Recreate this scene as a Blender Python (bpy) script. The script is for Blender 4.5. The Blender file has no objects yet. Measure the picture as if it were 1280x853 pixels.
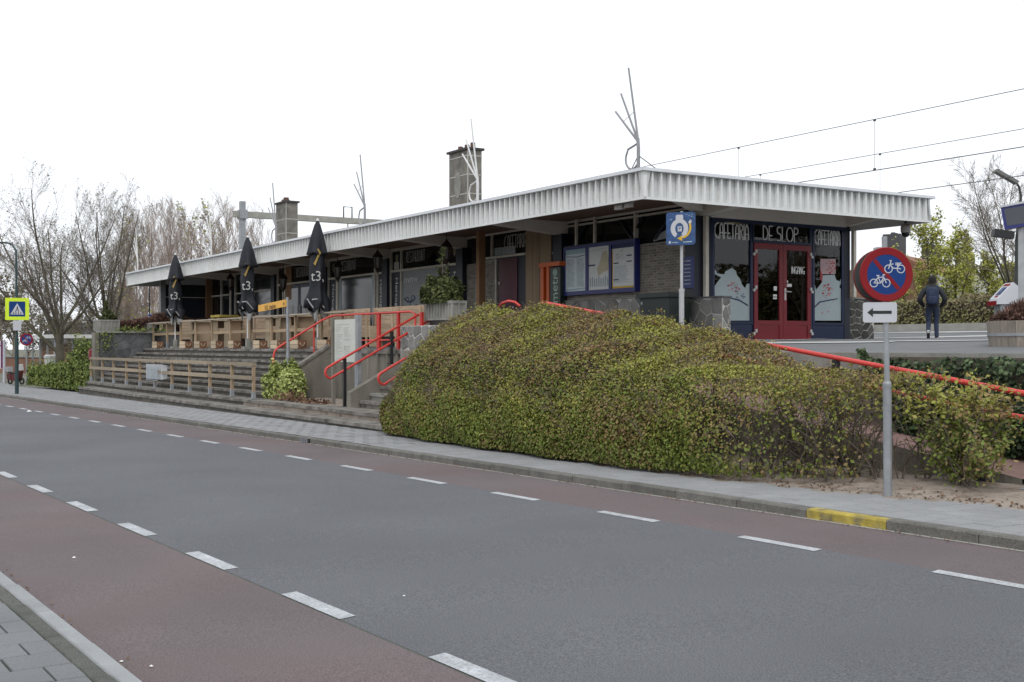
import bpy, bmesh, math, random
from math import sin, cos, pi, radians, sqrt, atan2
from mathutils import Vector, Matrix
import numpy as np

R_ = random.Random(7)
SC = bpy.context.scene
COL = SC.collection

# ---------------------------------------------------------------- camera
# camera stands on the near pavement; x runs along the station front (to the right),
# y away from the street, z up, metres.  Eye height 1.7 m.
FPX, TH, EYE, HZ = 1490.0, radians(31.97), 1.7, 433.0
S_, C_ = sin(TH), cos(TH)
cam = bpy.data.cameras.new('camera')
camo = bpy.data.objects.new('camera', cam); COL.objects.link(camo)
camo.location = (0, 0, EYE)
camo.rotation_euler = (pi/2, 0, pi/2 - TH)
cam.sensor_width = 36.0
cam.lens = FPX/1280*36.0
cam.shift_y = (HZ-426.5)/1280
cam.clip_start = 0.1; cam.clip_end = 3000
SC.camera = camo

# ---------------------------------------------------------------- world: overcast sky
SUN_EL, SUN_AZ = radians(52), radians(-35)      # sun behind thin cloud, from behind the camera's right shoulder
w = bpy.data.worlds.new('World'); SC.world = w; w.use_nodes = True
nt = w.node_tree; nt.nodes.clear()
out = nt.nodes.new('ShaderNodeOutputWorld'); bg = nt.nodes.new('ShaderNodeBackground')
sky = nt.nodes.new('ShaderNodeTexSky'); sky.sky_type = 'NISHITA'; sky.sun_disc = False
sky.sun_elevation = SUN_EL; sky.sun_rotation = radians(125)
sky.air_density = 1.0; sky.dust_density = 6.0; sky.ozone_density = 1.0
hs = nt.nodes.new('ShaderNodeHueSaturation'); hs.inputs['Saturation'].default_value = 0.22
mx = nt.nodes.new('ShaderNodeMix'); mx.data_type = 'RGBA'; mx.inputs[0].default_value = 0.80
mx.inputs[7].default_value = (13.2, 13.7, 14.4, 1)      # the cloud deck
nt.links.new(sky.outputs[0], hs.inputs['Color']); nt.links.new(hs.outputs[0], mx.inputs[6])
nt.links.new(mx.outputs[2], bg.inputs['Color']); bg.inputs['Strength'].default_value = 0.10
nt.links.new(bg.outputs[0], out.inputs[0])
# ---------------------------------------------------------------- sun through cloud
sl = bpy.data.lights.new('sun', 'SUN'); sl.energy = 0.9; sl.angle = radians(25); sl.color = (1, .98, .95)
so = bpy.data.objects.new('sun', sl); COL.objects.link(so)
so.location = (0, 0, 40)
sd = Vector((cos(SUN_EL)*cos(SUN_AZ), cos(SUN_EL)*sin(SUN_AZ), sin(SUN_EL)))
so.rotation_euler = sd.to_track_quat('Z', 'Y').to_euler()
SC.view_settings.view_transform = 'Standard'; SC.view_settings.look = 'None'
SC.view_settings.exposure = 0.0; SC.view_settings.gamma = 1.0
try:
    SC.cycles.use_denoising = True
    SC.cycles.max_bounces = 8; SC.cycles.diffuse_bounces = 5; SC.cycles.glossy_bounces = 3
    SC.cycles.transparent_max_bounces = 8
except Exception: pass

# ---------------------------------------------------------------- geometry of the site
A_ = radians(33.6) - TH; SL = 0.006
ET = (-cos(A_), -sin(A_)); EN = (ET[1], -ET[0])       # along the street (to the left), across it (away)
EN = (-sin(A_), cos(A_)) if EN[1] < 0 else EN
def G(x, y): return -SL*(x*ET[0] + y*ET[1])            # street level falls gently to the left
def tn(t, n): return (t*ET[0]+n*EN[0], t*ET[1]+n*EN[1])
def xy2tn(x, y): return (x*ET[0]+y*ET[1], x*EN[0]+y*EN[1])
def onY(px, py, Y):                                    # surveyed point of the photograph on the plane y = Y
    r = (px-640)/FPX; k = Y/(C_*r+S_)
    return Vector((k*(S_*r-C_), Y, EYE+k*(HZ-py)/FPX))
def onX(px, py, X):
    r = (px-640)/FPX; k = X/(S_*r-C_)
    return Vector((X, k*(C_*r+S_), EYE+k*(HZ-py)/FPX))
def onD(px, py, d):
    r = (px-640)/FPX
    return Vector((d*(S_*r-C_), d*(C_*r+S_), EYE+d*(HZ-py)/FPX))
def PZ(y):                                             # station forecourt surface: rises away from the street
    pts = [(13.0, 1.60), (13.65, 1.61), (16.5, 1.77), (19.3, 1.85), (22, 1.855), (27, 1.835), (31, 2.0), (36, 2.27), (60, 2.5)]
    for (a, za), (b, zb) in zip(pts, pts[1:]):
        if y <= b: return za + (zb-za)*max(0, (y-a))/(b-a)
    return pts[-1][1]

# ---------------------------------------------------------------- materials
MATS = {}
def M(name, col, rough=.75, var=.12, scale=5.0, bump=0.0, bscale=None, metal=0.0, spec=.5, orand=0.0,
      isl=0.0, fine=0.0, fscale=150.0, hue=None, stretch=None, emit=None, coat=0.0, sss=0.0):
    """procedural material: base colour with blotchy noise, optional grain, per-object or per-island variation"""
    if name in MATS: return MATS[name]
    m = bpy.data.materials.new(name); m.use_nodes = True; MATS[name] = m
    t = m.node_tree; N = t.nodes; L = t.links
    b = N['Principled BSDF']
    b.inputs['Roughness'].default_value = rough; b.inputs['Metallic'].default_value = metal
    b.inputs['Specular IOR Level'].default_value = spec
    if coat: b.inputs['Coat Weight'].default_value = coat
    geo = N.new('ShaderNodeNewGeometry'); vec = geo.outputs['Position']
    if stretch:
        mp = N.new('ShaderNodeMapping'); mp.inputs['Scale'].default_value = stretch; L.new(vec, mp.inputs[0]); vec = mp.outputs[0]
    nz = N.new('ShaderNodeTexNoise'); nz.inputs['Scale'].default_value = scale; nz.inputs['Detail'].default_value = 5
    L.new(vec, nz.inputs['Vector'])
    mr = N.new('ShaderNodeMapRange'); mr.inputs[1].default_value = .3; mr.inputs[2].default_value = .7
    mr.inputs[3].default_value = 1-var; mr.inputs[4].default_value = 1+var
    L.new(nz.outputs[0], mr.inputs[0]); val = mr.outputs[0]
    def mul(a, bsock):
        x = N.new('ShaderNodeMath'); x.operation = 'MULTIPLY'; L.new(a, x.inputs[0]); L.new(bsock, x.inputs[1]); return x.outputs[0]
    def rng(sock, amt, lo=0., hi=1.):
        q = N.new('ShaderNodeMapRange'); q.inputs[1].default_value = lo; q.inputs[2].default_value = hi
        q.inputs[3].default_value = 1-amt; q.inputs[4].default_value = 1+amt; L.new(sock, q.inputs[0]); return q.outputs[0]
    if fine:
        f = N.new('ShaderNodeTexNoise'); f.inputs['Scale'].default_value = fscale; f.inputs['Detail'].default_value = 2
        L.new(vec, f.inputs['Vector']); val = mul(val, rng(f.outputs[0], fine, .3, .7))
    if orand:
        oi = N.new('ShaderNodeObjectInfo'); val = mul(val, rng(oi.outputs['Random'], orand))
    if isl: val = mul(val, rng(geo.outputs['Random Per Island'], isl))
    if hue:                                             # second colour blended in by clumps (and islands)
        n2 = N.new('ShaderNodeTexNoise'); n2.inputs['Scale'].default_value = hue[1]; n2.inputs['Detail'].default_value = 3
        L.new(vec, n2.inputs['Vector'])
        a = N.new('ShaderNodeMath'); a.operation = 'MULTIPLY_ADD'; L.new(geo.outputs['Random Per Island'], a.inputs[0]); a.inputs[1].default_value = hue[2]
        L.new(n2.outputs[0], a.inputs[2])
        r2 = N.new('ShaderNodeMapRange'); r2.inputs[1].default_value = hue[3]; r2.inputs[2].default_value = hue[4]; L.new(a.outputs[0], r2.inputs[0])
        cm = N.new('ShaderNodeMix'); cm.data_type = 'RGBA'; cm.inputs[6].default_value = (*col, 1); cm.inputs[7].default_value = (*hue[0], 1)
        L.new(r2.outputs[0], cm.inputs[0]); csock = cm.outputs[2]
    else:
        rgb = N.new('ShaderNodeRGB'); rgb.outputs[0].default_value = (*col, 1); csock = rgb.outputs[0]
    vm = N.new('ShaderNodeVectorMath'); vm.operation = 'SCALE'; L.new(csock, vm.inputs[0]); L.new(val, vm.inputs['Scale'])
    L.new(vm.outputs[0], b.inputs['Base Color'])
    if bump:
        bn = N.new('ShaderNodeTexNoise'); bn.inputs['Scale'].default_value = bscale or scale*4; bn.inputs['Detail'].default_value = 4
        L.new(vec, bn.inputs['Vector'])
        bp = N.new('ShaderNodeBump'); bp.inputs['Strength'].default_value = bump; bp.inputs['Distance'].default_value = .02
        L.new(bn.outputs[0], bp.inputs['Height']); L.new(bp.outputs[0], b.inputs['Normal'])
    if emit:
        b.inputs['Emission Color'].default_value = (*emit[0], 1); b.inputs['Emission Strength'].default_value = emit[1]
    return m

M('asphalt', (.104, .107, .116), .9, .11, .40, .4, 120, fine=.50, fscale=105)
M('red_asphalt', (.118, .096, .098), .9, .12, .5, .3, 120, fine=.38, fscale=105, hue=((.126, .093, .092), .55, 0, .45, .7))
M('paint', (.37, .385, .40), .8, .20, 5, fine=.25, fscale=45)
M('slab', (.245, .248, .252), .9, .08, 1.2, .2, 60, orand=.06, fine=.10, fscale=90)
M('slab_dark', (.155, .16, .164), .9, .08, 1.5, .2, 60, orand=.05, fine=.18, fscale=120)
M('joint_sand', (.065, .063, .058), .95, .2, 8)
M('kerb_conc', (.125, .120, .108), .9, .22, 5, .5, 40, orand=.12, fine=.25, fscale=60)
M('kerb_white', (.27, .28, .285), .9, .10, 4, .2, 60, orand=.06, fine=.10, fscale=90)
M('kerb_dark', (.088, .090, .078), .95, .15, 8, .6, 60, orand=.08, fine=.35, fscale=110)
M('kerb_yellow', (.36, .28, .05), .85, .3, 9, .3, 40, hue=((.19, .165, .10), 7, 0, .47, .66))
M('sand', (.28, .235, .195), .95, .18, 2.2, .8, 18, fine=.18, fscale=40, hue=((.16, .12, .085), 5, 0, .5, .68))
M('ground', (.12, .12, .09), .95, .3, .4)
M('grass_verge', (.07, .10, .03), .95, .3, 1.5)
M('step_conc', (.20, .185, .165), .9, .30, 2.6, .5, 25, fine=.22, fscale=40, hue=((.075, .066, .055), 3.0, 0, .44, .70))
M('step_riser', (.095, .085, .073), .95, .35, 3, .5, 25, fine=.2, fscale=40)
M('wall_conc', (.20, .185, .155), .9, .25, 1.6, .4, 30, fine=.15, fscale=50, stretch=(1, 1, .35), hue=((.095, .085, .07), 2, 0, .5, .75))
M('conc_light', (.33, .32, .29), .9, .14, 3, .3, 40, fine=.1, fscale=70)
M('conc_planter', (.255, .25, .225), .9, .18, 3, .4, 40, fine=.15, fscale=70)
M('platform', (.135, .138, .142), .9, .12, 1.2, .2, 40, fine=.18, fscale=70)
M('platform_pale', (.42, .42, .41), .9, .12, 1.2, fine=.1, fscale=60)
M('ramp_brick', (.27, .17, .15), .9, .15, 4, .3, 30, fine=.15)
M('fascia', (.66, .67, .655), .55, .06, 1.3, fine=.04, fscale=20)
M('fascia_panel_shaded', (.52, .53, .52), .6, .07, 1.3, fine=.05, fscale=20)  # greyer than the ribs: shade of the recesses put into the colour
M('fascia_cap', (.68, .70, .73), .4, .05, 2)
M('soffit', (.72, .68, .61), .8, .10, 1.5)
M('soffit_wood', (.20, .125, .092), .7, .2, 3, stretch=(1, 6, 1))
M('roofing', (.16, .16, .165), .9, .2, 1)
M('navy_panel', (.013, .017, .030), .45, .12, 3)
M('navy_frame', (.008, .018, .060), .4, .12, 3)
M('mullion', (.62, .58, .50), .6, .1, 5)
M('glass_dark', (.008, .009, .010), .06, .2, .8, spec=.35)
M('glass_shop', (.012, .014, .015), .05, .2, .8, spec=.42)
M('glass_pane', (.025, .03, .033), .08, .2, .8, spec=.5)
M('blind', (.30, .32, .335), .5, .06, 3, spec=.4)
M('curtain', (.30, .33, .35), .5, .25, 4, stretch=(4, 4, .5))
M('frost', (.40, .475, .49), .45, .07, 1.2, spec=.4)
M('frost_pink', (.45, .30, .31), .45, .15, 5)
M('poster_red', (.36, .035, .04), .5, .25, 9)
M('letter_white', (.78, .78, .76), .5, .05, 3)
M('letter_pale', (.42, .41, .39), .5, .05, 3)
M('door_red', (.20, .010, .018), .4, .08, 3)
M('door_plum', (.085, .016, .032), .45, .15, 3)
M('steel_white', (.62, .62, .60), .35, .05, 3)
M('brick_wall', (.235, .21, .18), .9, .12, 6, .3, 60, isl=.25, fine=.1)
M('mortar', (.34, .33, .30), .95, .1, 8)
M('stone', (.215, .212, .202), .85, .20, 5, .5, 22, orand=.30, fine=.12, fscale=60)
M('stone_dark', (.075, .071, .064), .85, .25, 5, .5, 22, orand=.40, fine=.12, fscale=60)
M('stone_grey', (.10, .102, .105), .9, .3, 4, .5, 20, orand=.25, fine=.18, fscale=50)
M('pointing', (.52, .51, .48), .95, .12, 8)
M('pointing_grey', (.185, .185, .18), .95, .2, 6)
M('wood_wall', (.27, .20, .13), .8, .16, 3, orand=.12, stretch=(14, 14, .6))
M('wood_brown', (.26, .145, .07), .7, .2, 4, stretch=(12, 12, .7))
M('wood_rail', (.35, .255, .16), .8, .22, 4, orand=.14, stretch=(1.2, 14, 14), fine=.08)
M('wood_pale', (.40, .35, .28), .85, .18, 4, orand=.10, stretch=(1.2, 14, 14))
M('wood_fence', (.30, .245, .175), .85, .22, 4, orand=.16, stretch=(1.5, 14, 14))
M('wood_ply', (.47, .375, .26), .8, .16, 2.5, orand=.22, stretch=(2, 2, 12))
M('wood_board', (.40, .295, .20), .85, .2, 3, orand=.20, stretch=(1.2, 10, 12))
M('wood_crate', (.20, .095, .055), .8, .2, 4, orand=.20, stretch=(2, 2, 12))
M('wood_yellow', (.42, .31, .07), .8, .2, 4)
M('barrel', (.26, .225, .19), .9, .2, 5, .4, 30, orand=.16, stretch=(9, 9, .8))
M('barrel_grey', (.24, .235, .225), .9, .2, 5, .4, 30, orand=.16, stretch=(9, 9, .8))
M('rope', (.42, .34, .22), .9, .2, 20)
M('rail_red', (.56, .045, .036), .45, .16, 3, fine=.08, fscale=40)
M('gate_red', (.48, .02, .015), .45, .1, 4)
M('black_post', (.012, .012, .014), .5, .2, 6)
M('galv', (.30, .315, .33), .5, .16, 7, metal=.35)
M('galv_pale', (.42, .43, .44), .5, .12, 7, metal=.2)
M('orange', (.62, .11, .012), .45, .06, 4)
M('orange_dark', (.27, .025, .010), .5, .1, 4)
M('metro_black', (.012, .022, .016), .4, .1, 4)
M('metro_text', (.40, .58, .48), .5, .05, 4)
M('box_blue', (.018, .025, .16), .4, .08, 3)
M('poster', (.62, .70, .73), .5, .05, 2)
M('poster_warm', (.68, .69, .68), .5, .05, 2)
M('poster_sea', (.30, .44, .50), .5, .12, 3)
M('poster_tan', (.52, .47, .33), .5, .12, 3)
M('poster_yellow', (.60, .38, .02), .5, .05, 2)
M('screen_grey', (.07, .075, .09), .5, .08, 4)
M('print', (.16, .20, .26), .6, .2, 9)
M('print_pale', (.34, .41, .45), .6, .2, 9)
M('print_navy', (.02, .03, .10), .6, .2, 9)
M('cabinet', (.006, .013, .010), .45, .12, 3)
M('sign_blue', (.009, .042, .175), .6, .05, 3, spec=.2)
M('sign_sky', (.020, .066, .185), .4, .30, 14)
M('sign_red', (.215, .011, .015), .6, .05, 3, spec=.2)
M('sign_white', (.50, .51, .54), .5, .05, 3, spec=.3)
M('sign_lime', (.62, .80, .02), .4, .04, 3)
M('sign_yellow', (.72, .36, .015), .4, .05, 3)
M('sign_black', (.012, .012, .013), .45, .1, 3)
M('sign_back', (.035, .038, .036), .6, .15, 4)
M('sign_cream', (.52, .53, .48), .5, .06, 2)
M('lime_pole', (.018, .045, .048), .5, .1, 3)
M('parasol', (.010, .012, .018), .75, .2, 4)
M('parasol_trim', (.34, .34, .34), .7, .1, 4)
M('gold', (.30, .20, .045), .6, .15, 8)
M('lantern', (.030, .016, .010), .6, .2, 4)
M('lantern_glass', (.20, .19, .17), .2, .15, 4)
M('lamp_post_cream', (.50, .46, .38), .6, .1, 4)
M('chimney', (.19, .175, .15), .9, .25, 3, .3, 30, fine=.15, hue=((.12, .112, .098), 2, 0, .5, .7))
M('chimney_joint', (.42, .41, .38), .9, .1, 4)
M('chimney_cap', (.055, .05, .046), .9, .2, 4)
M('terracotta', (.12, .065, .048), .9, .2, 6)
M('orn_white', (.62, .62, .61), .4, .05, 4)
M('orn_grey', (.27, .27, .28), .5, .05, 4)
M('cam_grey', (.36, .35, .33), .5, .1, 4)
M('bark', (.095, .085, .062), .95, .3, 3, .6, 30, hue=((.10, .095, .05), 2, 0, .5, .7))
M('twig', (.20, .17, .138), .95, .25, 2)
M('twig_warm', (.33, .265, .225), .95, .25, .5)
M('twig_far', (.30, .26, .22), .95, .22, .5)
M('hedge_wood', (.150, .120, .095), .95, .25, 3)
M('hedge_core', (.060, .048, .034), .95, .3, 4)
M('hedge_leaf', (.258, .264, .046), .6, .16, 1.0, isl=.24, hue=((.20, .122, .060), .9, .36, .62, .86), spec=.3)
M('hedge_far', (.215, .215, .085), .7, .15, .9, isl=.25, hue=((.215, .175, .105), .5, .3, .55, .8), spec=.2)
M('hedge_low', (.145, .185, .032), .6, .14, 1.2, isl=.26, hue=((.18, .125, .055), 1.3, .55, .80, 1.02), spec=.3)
M('green_leaf', (.12, .17, .035), .6, .12, 1.5, isl=.35, hue=((.17, .20, .05), 1.5, .4, .6, .85), spec=.3)
M('bush_leaf', (.30, .36, .10), .55, .12, 3, isl=.30, hue=((.36, .40, .14), 4, .5, .6, .95), spec=.3)
M('conifer', (.050, .068, .020), .7, .15, 3, isl=.35, hue=((.085, .095, .03), 3, .5, .6, .95), spec=.3)
M('ivy', (.018, .033, .011), .5, .15, 3, isl=.5, hue=((.07, .10, .045), 3, .8, .9, 1.2), spec=.2)
M('bud', (.46, .46, .10), .7, .1, 1.5, isl=.25, hue=((.34, .35, .09), 1, .5, .5, .9), spec=.2)
M('bud_dull', (.20, .18, .12), .8, .1, 1.5, isl=.3, spec=.2)
M('heather', (.12, .062, .045), .9, .2, 4, isl=.35)
M('dry_leaf', (.15, .085, .05), .9, .2, 6, isl=.4)
M('litter', (.72, .72, .70), .7, .05, 8)
M('brick_house', (.20, .105, .07), .9, .2, .8, fine=.15, fscale=6)
M('roof_tile', (.24, .115, .065), .9, .2, .7, fine=.15, fscale=5)
M('roof_dark', (.075, .075, .085), .9, .2, .7)
M('house_white', (.55, .55, .53), .8, .08, 2)
M('window_far', (.06, .07, .08), .2, .2, 2)
M('hair', (.012, .010, .009), .9, .3, 40)
M('jacket', (.014, .016, .022), .75, .3, 9, .4, 18)
M('jeans', (.020, .030, .060), .9, .3, 9, .4, 18)
M('skin', (.30, .17, .12), .6, .1, 8)
M('pack', (.016, .027, .065), .8, .25, 9)
M('shoe_white', (.52, .52, .50), .7, .1, 9)
M('car_red', (.10, .010, .012), .3, .05, 3, coat=.6)
M('car_silver', (.50, .52, .54), .3, .05, 3, metal=.4, coat=.5)
M('tyre', (.018, .018, .018), .8, .1, 6)
M('bike', (.10, .11, .12), .4, .2, 6, metal=.5)
M('purple', (.13, .025, .10), .5, .08, 3)
M('wire', (.05, .052, .055), .6, .1, 2)
M('concrete_far', (.25, .25, .25), .9, .1, 1)

def clear_glass():
    m = bpy.data.materials.new('clear_glass'); m.use_nodes = True; t = m.node_tree; t.nodes.clear()
    o = t.nodes.new('ShaderNodeOutputMaterial'); mx = t.nodes.new('ShaderNodeMixShader'); fr = t.nodes.new('ShaderNodeFresnel'); fr.inputs[0].default_value = 1.55
    tr = t.nodes.new('ShaderNodeBsdfTransparent'); tr.inputs[0].default_value = (.62, .66, .66, 1); gl = t.nodes.new('ShaderNodeBsdfGlossy'); gl.inputs['Roughness'].default_value = .015
    t.links.new(fr.outputs[0], mx.inputs[0]); t.links.new(tr.outputs[0], mx.inputs[1]); t.links.new(gl.outputs[0], mx.inputs[2]); t.links.new(mx.outputs[0], o.inputs[0]); MATS['clear_glass'] = m
clear_glass()
M('lamp_yellow', (.8, .6, .2), .5, .02, 3, emit=((1, .75, .25), 2.2))
M('shop_wall', (.30, .28, .25), .8, .12, 2)
# ---------------------------------------------------------------- mesh builder and object helpers
class MB:
    def __init__(s): s.v = []; s.f = []; s.m = []; s.mi = 0
    def add(s, vs, fs):
        o = len(s.v); s.v += [tuple(p) for p in vs]
        for f in fs: s.f.append([i+o for i in f]); s.m.append(s.mi)
        return s
    def box(s, x0, x1, y0, y1, z0, z1):
        return s.add([(x0, y0, z0), (x1, y0, z0), (x1, y1, z0), (x0, y1, z0), (x0, y0, z1), (x1, y0, z1), (x1, y1, z1), (x0, y1, z1)],
                     [(3, 2, 1, 0), (4, 5, 6, 7), (0, 1, 5, 4), (1, 2, 6, 5), (2, 3, 7, 6), (3, 0, 4, 7)])
    def cbox(s, c, hx, hy, hz, rz=0, rx=0, ry=0):
        m = Matrix.Translation(c) @ Matrix.Rotation(rz, 4, 'Z') @ Matrix.Rotation(ry, 4, 'Y') @ Matrix.Rotation(rx, 4, 'X')
        vs = [m @ Vector((a*hx, b*hy, d*hz)) for d in (-1, 1) for a, b in ((-1, -1), (1, -1), (1, 1), (-1, 1))]
        return s.add(vs, [(3, 2, 1, 0), (4, 5, 6, 7), (0, 1, 5, 4), (1, 2, 6, 5), (2, 3, 7, 6), (3, 0, 4, 7)])
    def bar(s, a, b, wd, ht, up=(0, 0, 1)):            # rectangular bar from a to b
        a = Vector(a); b = Vector(b); d = (b-a).normalized(); u = Vector(up)
        sd_ = d.cross(u)
        if sd_.length < 1e-4: sd_ = d.cross(Vector((0, 1, 0)))
        sd_.normalize(); u = sd_.cross(d)
        vs = [p + sd_*i*wd/2 + u*j*ht/2 for p in (a, b) for i, j in ((-1, -1), (1, -1), (1, 1), (-1, 1))]
        return s.add(vs, [(0, 1, 2, 3), (7, 6, 5, 4), (0, 4, 5, 1), (1, 5, 6, 2), (2, 6, 7, 3), (3, 7, 4, 0)])
    def tube(s, pts, r, n=8, cap=True, closed=False):
        pts = [Vector(p) for p in pts]; k = len(pts); o = []; vs = []
        rs = r if isinstance(r, (list, tuple)) else [r]*k
        prev = None
        for i in range(k):
            if closed: d = (pts[(i+1) % k]-pts[i-1])
            else: d = pts[min(i+1, k-1)]-pts[max(i-1, 0)]
            d.normalize()
            if prev is None:
                ref = Vector((0, 0, 1)) if abs(d.z) < .9 else Vector((1, 0, 0))
                u = d.cross(ref).normalized()
            else:
                u = prev - d*prev.dot(d)
                u = u.normalized() if u.length > 1e-6 else d.orthogonal().normalized()
            prev = u; v = d.cross(u)
            for j in range(n):
                a = 2*pi*j/n; vs.append(pts[i]+(u*cos(a)+v*sin(a))*rs[i])
        fs = []
        for i in range(k if closed else k-1):
            i2 = (i+1) % k
            for j in range(n):
                j2 = (j+1) % n; fs.append((i*n+j, i*n+j2, i2*n+j2, i2*n+j))
        if cap and not closed: fs.append(tuple(range(n-1, -1, -1))); fs.append(tuple((k-1)*n+j for j in range(n)))
        return s.add(vs, fs)
    def lathe(s, prof, c=(0, 0, 0), n=16, cap=True):
        vs = []; fs = []; k = len(prof)
        for (r, z) in prof:
            for j in range(n): vs.append((c[0]+r*cos(2*pi*j/n), c[1]+r*sin(2*pi*j/n), c[2]+z))
        for i in range(k-1):
            for j in range(n): fs.append((i*n+j, i*n+(j+1) % n, (i+1)*n+(j+1) % n, (i+1)*n+j))
        if cap: fs.append(tuple(range(n-1, -1, -1))); fs.append(tuple((k-1)*n+j for j in range(n)))
        return s.add(vs, fs)
    def prism(s, poly, fn, d0, d1):                     # poly in 2D, fn(u, v, d) -> 3D
        n = len(poly)
        vs = [fn(u, v, d0) for u, v in poly]+[fn(u, v, d1) for u, v in poly]
        fs = [tuple(range(n-1, -1, -1)), tuple(range(n, 2*n))]+[(i, (i+1) % n, n+(i+1) % n, n+i) for i in range(n)]
        return s.add(vs, fs)
    def quad(s, a, b, c, d): return s.add([a, b, c, d], [(0, 1, 2, 3)])
    def mesh(s, name, mats, off=(0, 0, 0), smooth=False, recalc=True):
        me = bpy.data.meshes.new(name)
        ox, oy, oz = off
        me.from_pydata([(x-ox, y-oy, z-oz) for x, y, z in s.v], [], s.f)
        if not isinstance(mats, (list, tuple)): mats = [mats]
        for m in mats: me.materials.append(MATS[m] if isinstance(m, str) else m)
        if len(mats) > 1: me.polygons.foreach_set('material_index', s.m)
        if smooth: me.polygons.foreach_set('use_smooth', [True]*len(me.polygons))
        if recalc:
            bm = bmesh.new(); bm.from_mesh(me); bmesh.ops.recalc_face_normals(bm, faces=bm.faces); bm.to_mesh(me); bm.free()
        me.update(); return me
    def build(s, name, mats, parent=None, world=True, smooth=False, loc=None, recalc=True):
        """one mesh object; coordinates are world ones (the parent's place is subtracted) unless world=False"""
        off = (0, 0, 0)
        if parent is not None and world: off = absloc(parent)
        if loc is not None and world: off = loc
        o = bpy.data.objects.new(name, s.mesh(name, mats, off, smooth, recalc)); COL.objects.link(o)
        if parent is not None: o.parent = parent
        elif loc is not None: o.location = loc
        return o
def absloc(o):
    l = Vector(o.location)
    while o.parent: o = o.parent; l += Vector(o.location)
    return l
def tag(o, label=None, cat=None, group=None, kind=None):
    if label: o['label'] = label
    if cat: o['category'] = cat
    if group: o['group'] = group
    if kind: o['kind'] = kind
    return o
def thing(name, label, cat, loc=(0, 0, 0), rz=0, group=None):
    o = bpy.data.objects.new(name, None); o.empty_display_size = .2; COL.objects.link(o)
    o.location = loc; o.rotation_euler = (0, 0, rz)
    return tag(o, label, cat, group)
def struct(o): o['kind'] = 'structure'; return o
def inst(name, me, parent=None, loc=(0, 0, 0), rot=None, scale=None):
    o = bpy.data.objects.new(name, me); COL.objects.link(o)
    if parent is not None: o.parent = parent
    o.location = loc
    if rot is not None: o.rotation_euler = rot
    if scale is not None: o.scale = scale
    return o
KIDS = {}
def kids(o):
    return [c for c in COL.objects if c.parent == o]
def dup(o, parent=None, loc=None, rz=None, label=None, group=None):
    def cp(a, p):
        c = a.copy(); COL.objects.link(c); c.parent = p
        for ch in kids(a): cp(ch, c)
        return c
    c = cp(o, parent)
    if loc is not None: c.location = loc
    if rz is not None: c.rotation_euler = (0, 0, rz)
    if label: c['label'] = label
    if group: c['group'] = group
    return c
_txt = {}
def text_mesh(txt, size=1.0, extr=.003, align='CENTER', sx=1.0):
    """flat lettering as polygons in the XY plane (built-in font)"""
    cu = bpy.data.curves.new('lettering', 'FONT'); cu.body = txt; cu.size = size; cu.extrude = extr
    cu.align_x = align; cu.align_y = 'CENTER'; cu.resolution_u = 3
    ob = bpy.data.objects.new('lettering', cu); COL.objects.link(ob)
    dg = bpy.context.evaluated_depsgraph_get(); dg.update()
    me = bpy.data.meshes.new_from_object(ob.evaluated_get(dg))
    v = [(p.co.x*sx, p.co.y, p.co.z) for p in me.vertices]; f = [tuple(p.vertices) for p in me.polygons]
    bpy.data.objects.remove(ob); bpy.data.curves.remove(cu); bpy.data.meshes.remove(me)
    return v, f
def FRONT(o): return lambda u, v, d: (o[0]+u, o[1]-d, o[2]+v)           # faces the street (-y)
def SIDE(o): return lambda u, v, d: (o[0]+d, o[1]+u, o[2]+v)            # faces +x
def ROT(o, az):                                                          # faces azimuth az
    nx, ny = cos(az), sin(az); ux, uy = -ny, nx
    return lambda u, v, d: (o[0]+u*ux+d*nx, o[1]+u*uy+d*ny, o[2]+v)
def put_text(mb, fn, txt, size, u=0, v=0, d=.004, align='CENTER', sx=1.0, vertical=False, extr=.002, rot=0.):
    vs, fs = text_mesh(txt, size, extr, align, sx)
    c, s = cos(rot), sin(rot)
    mb.add([fn(u+x*c-y*s, v+x*s+y*c, d+z) for x, y, z in vs], fs)
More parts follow.
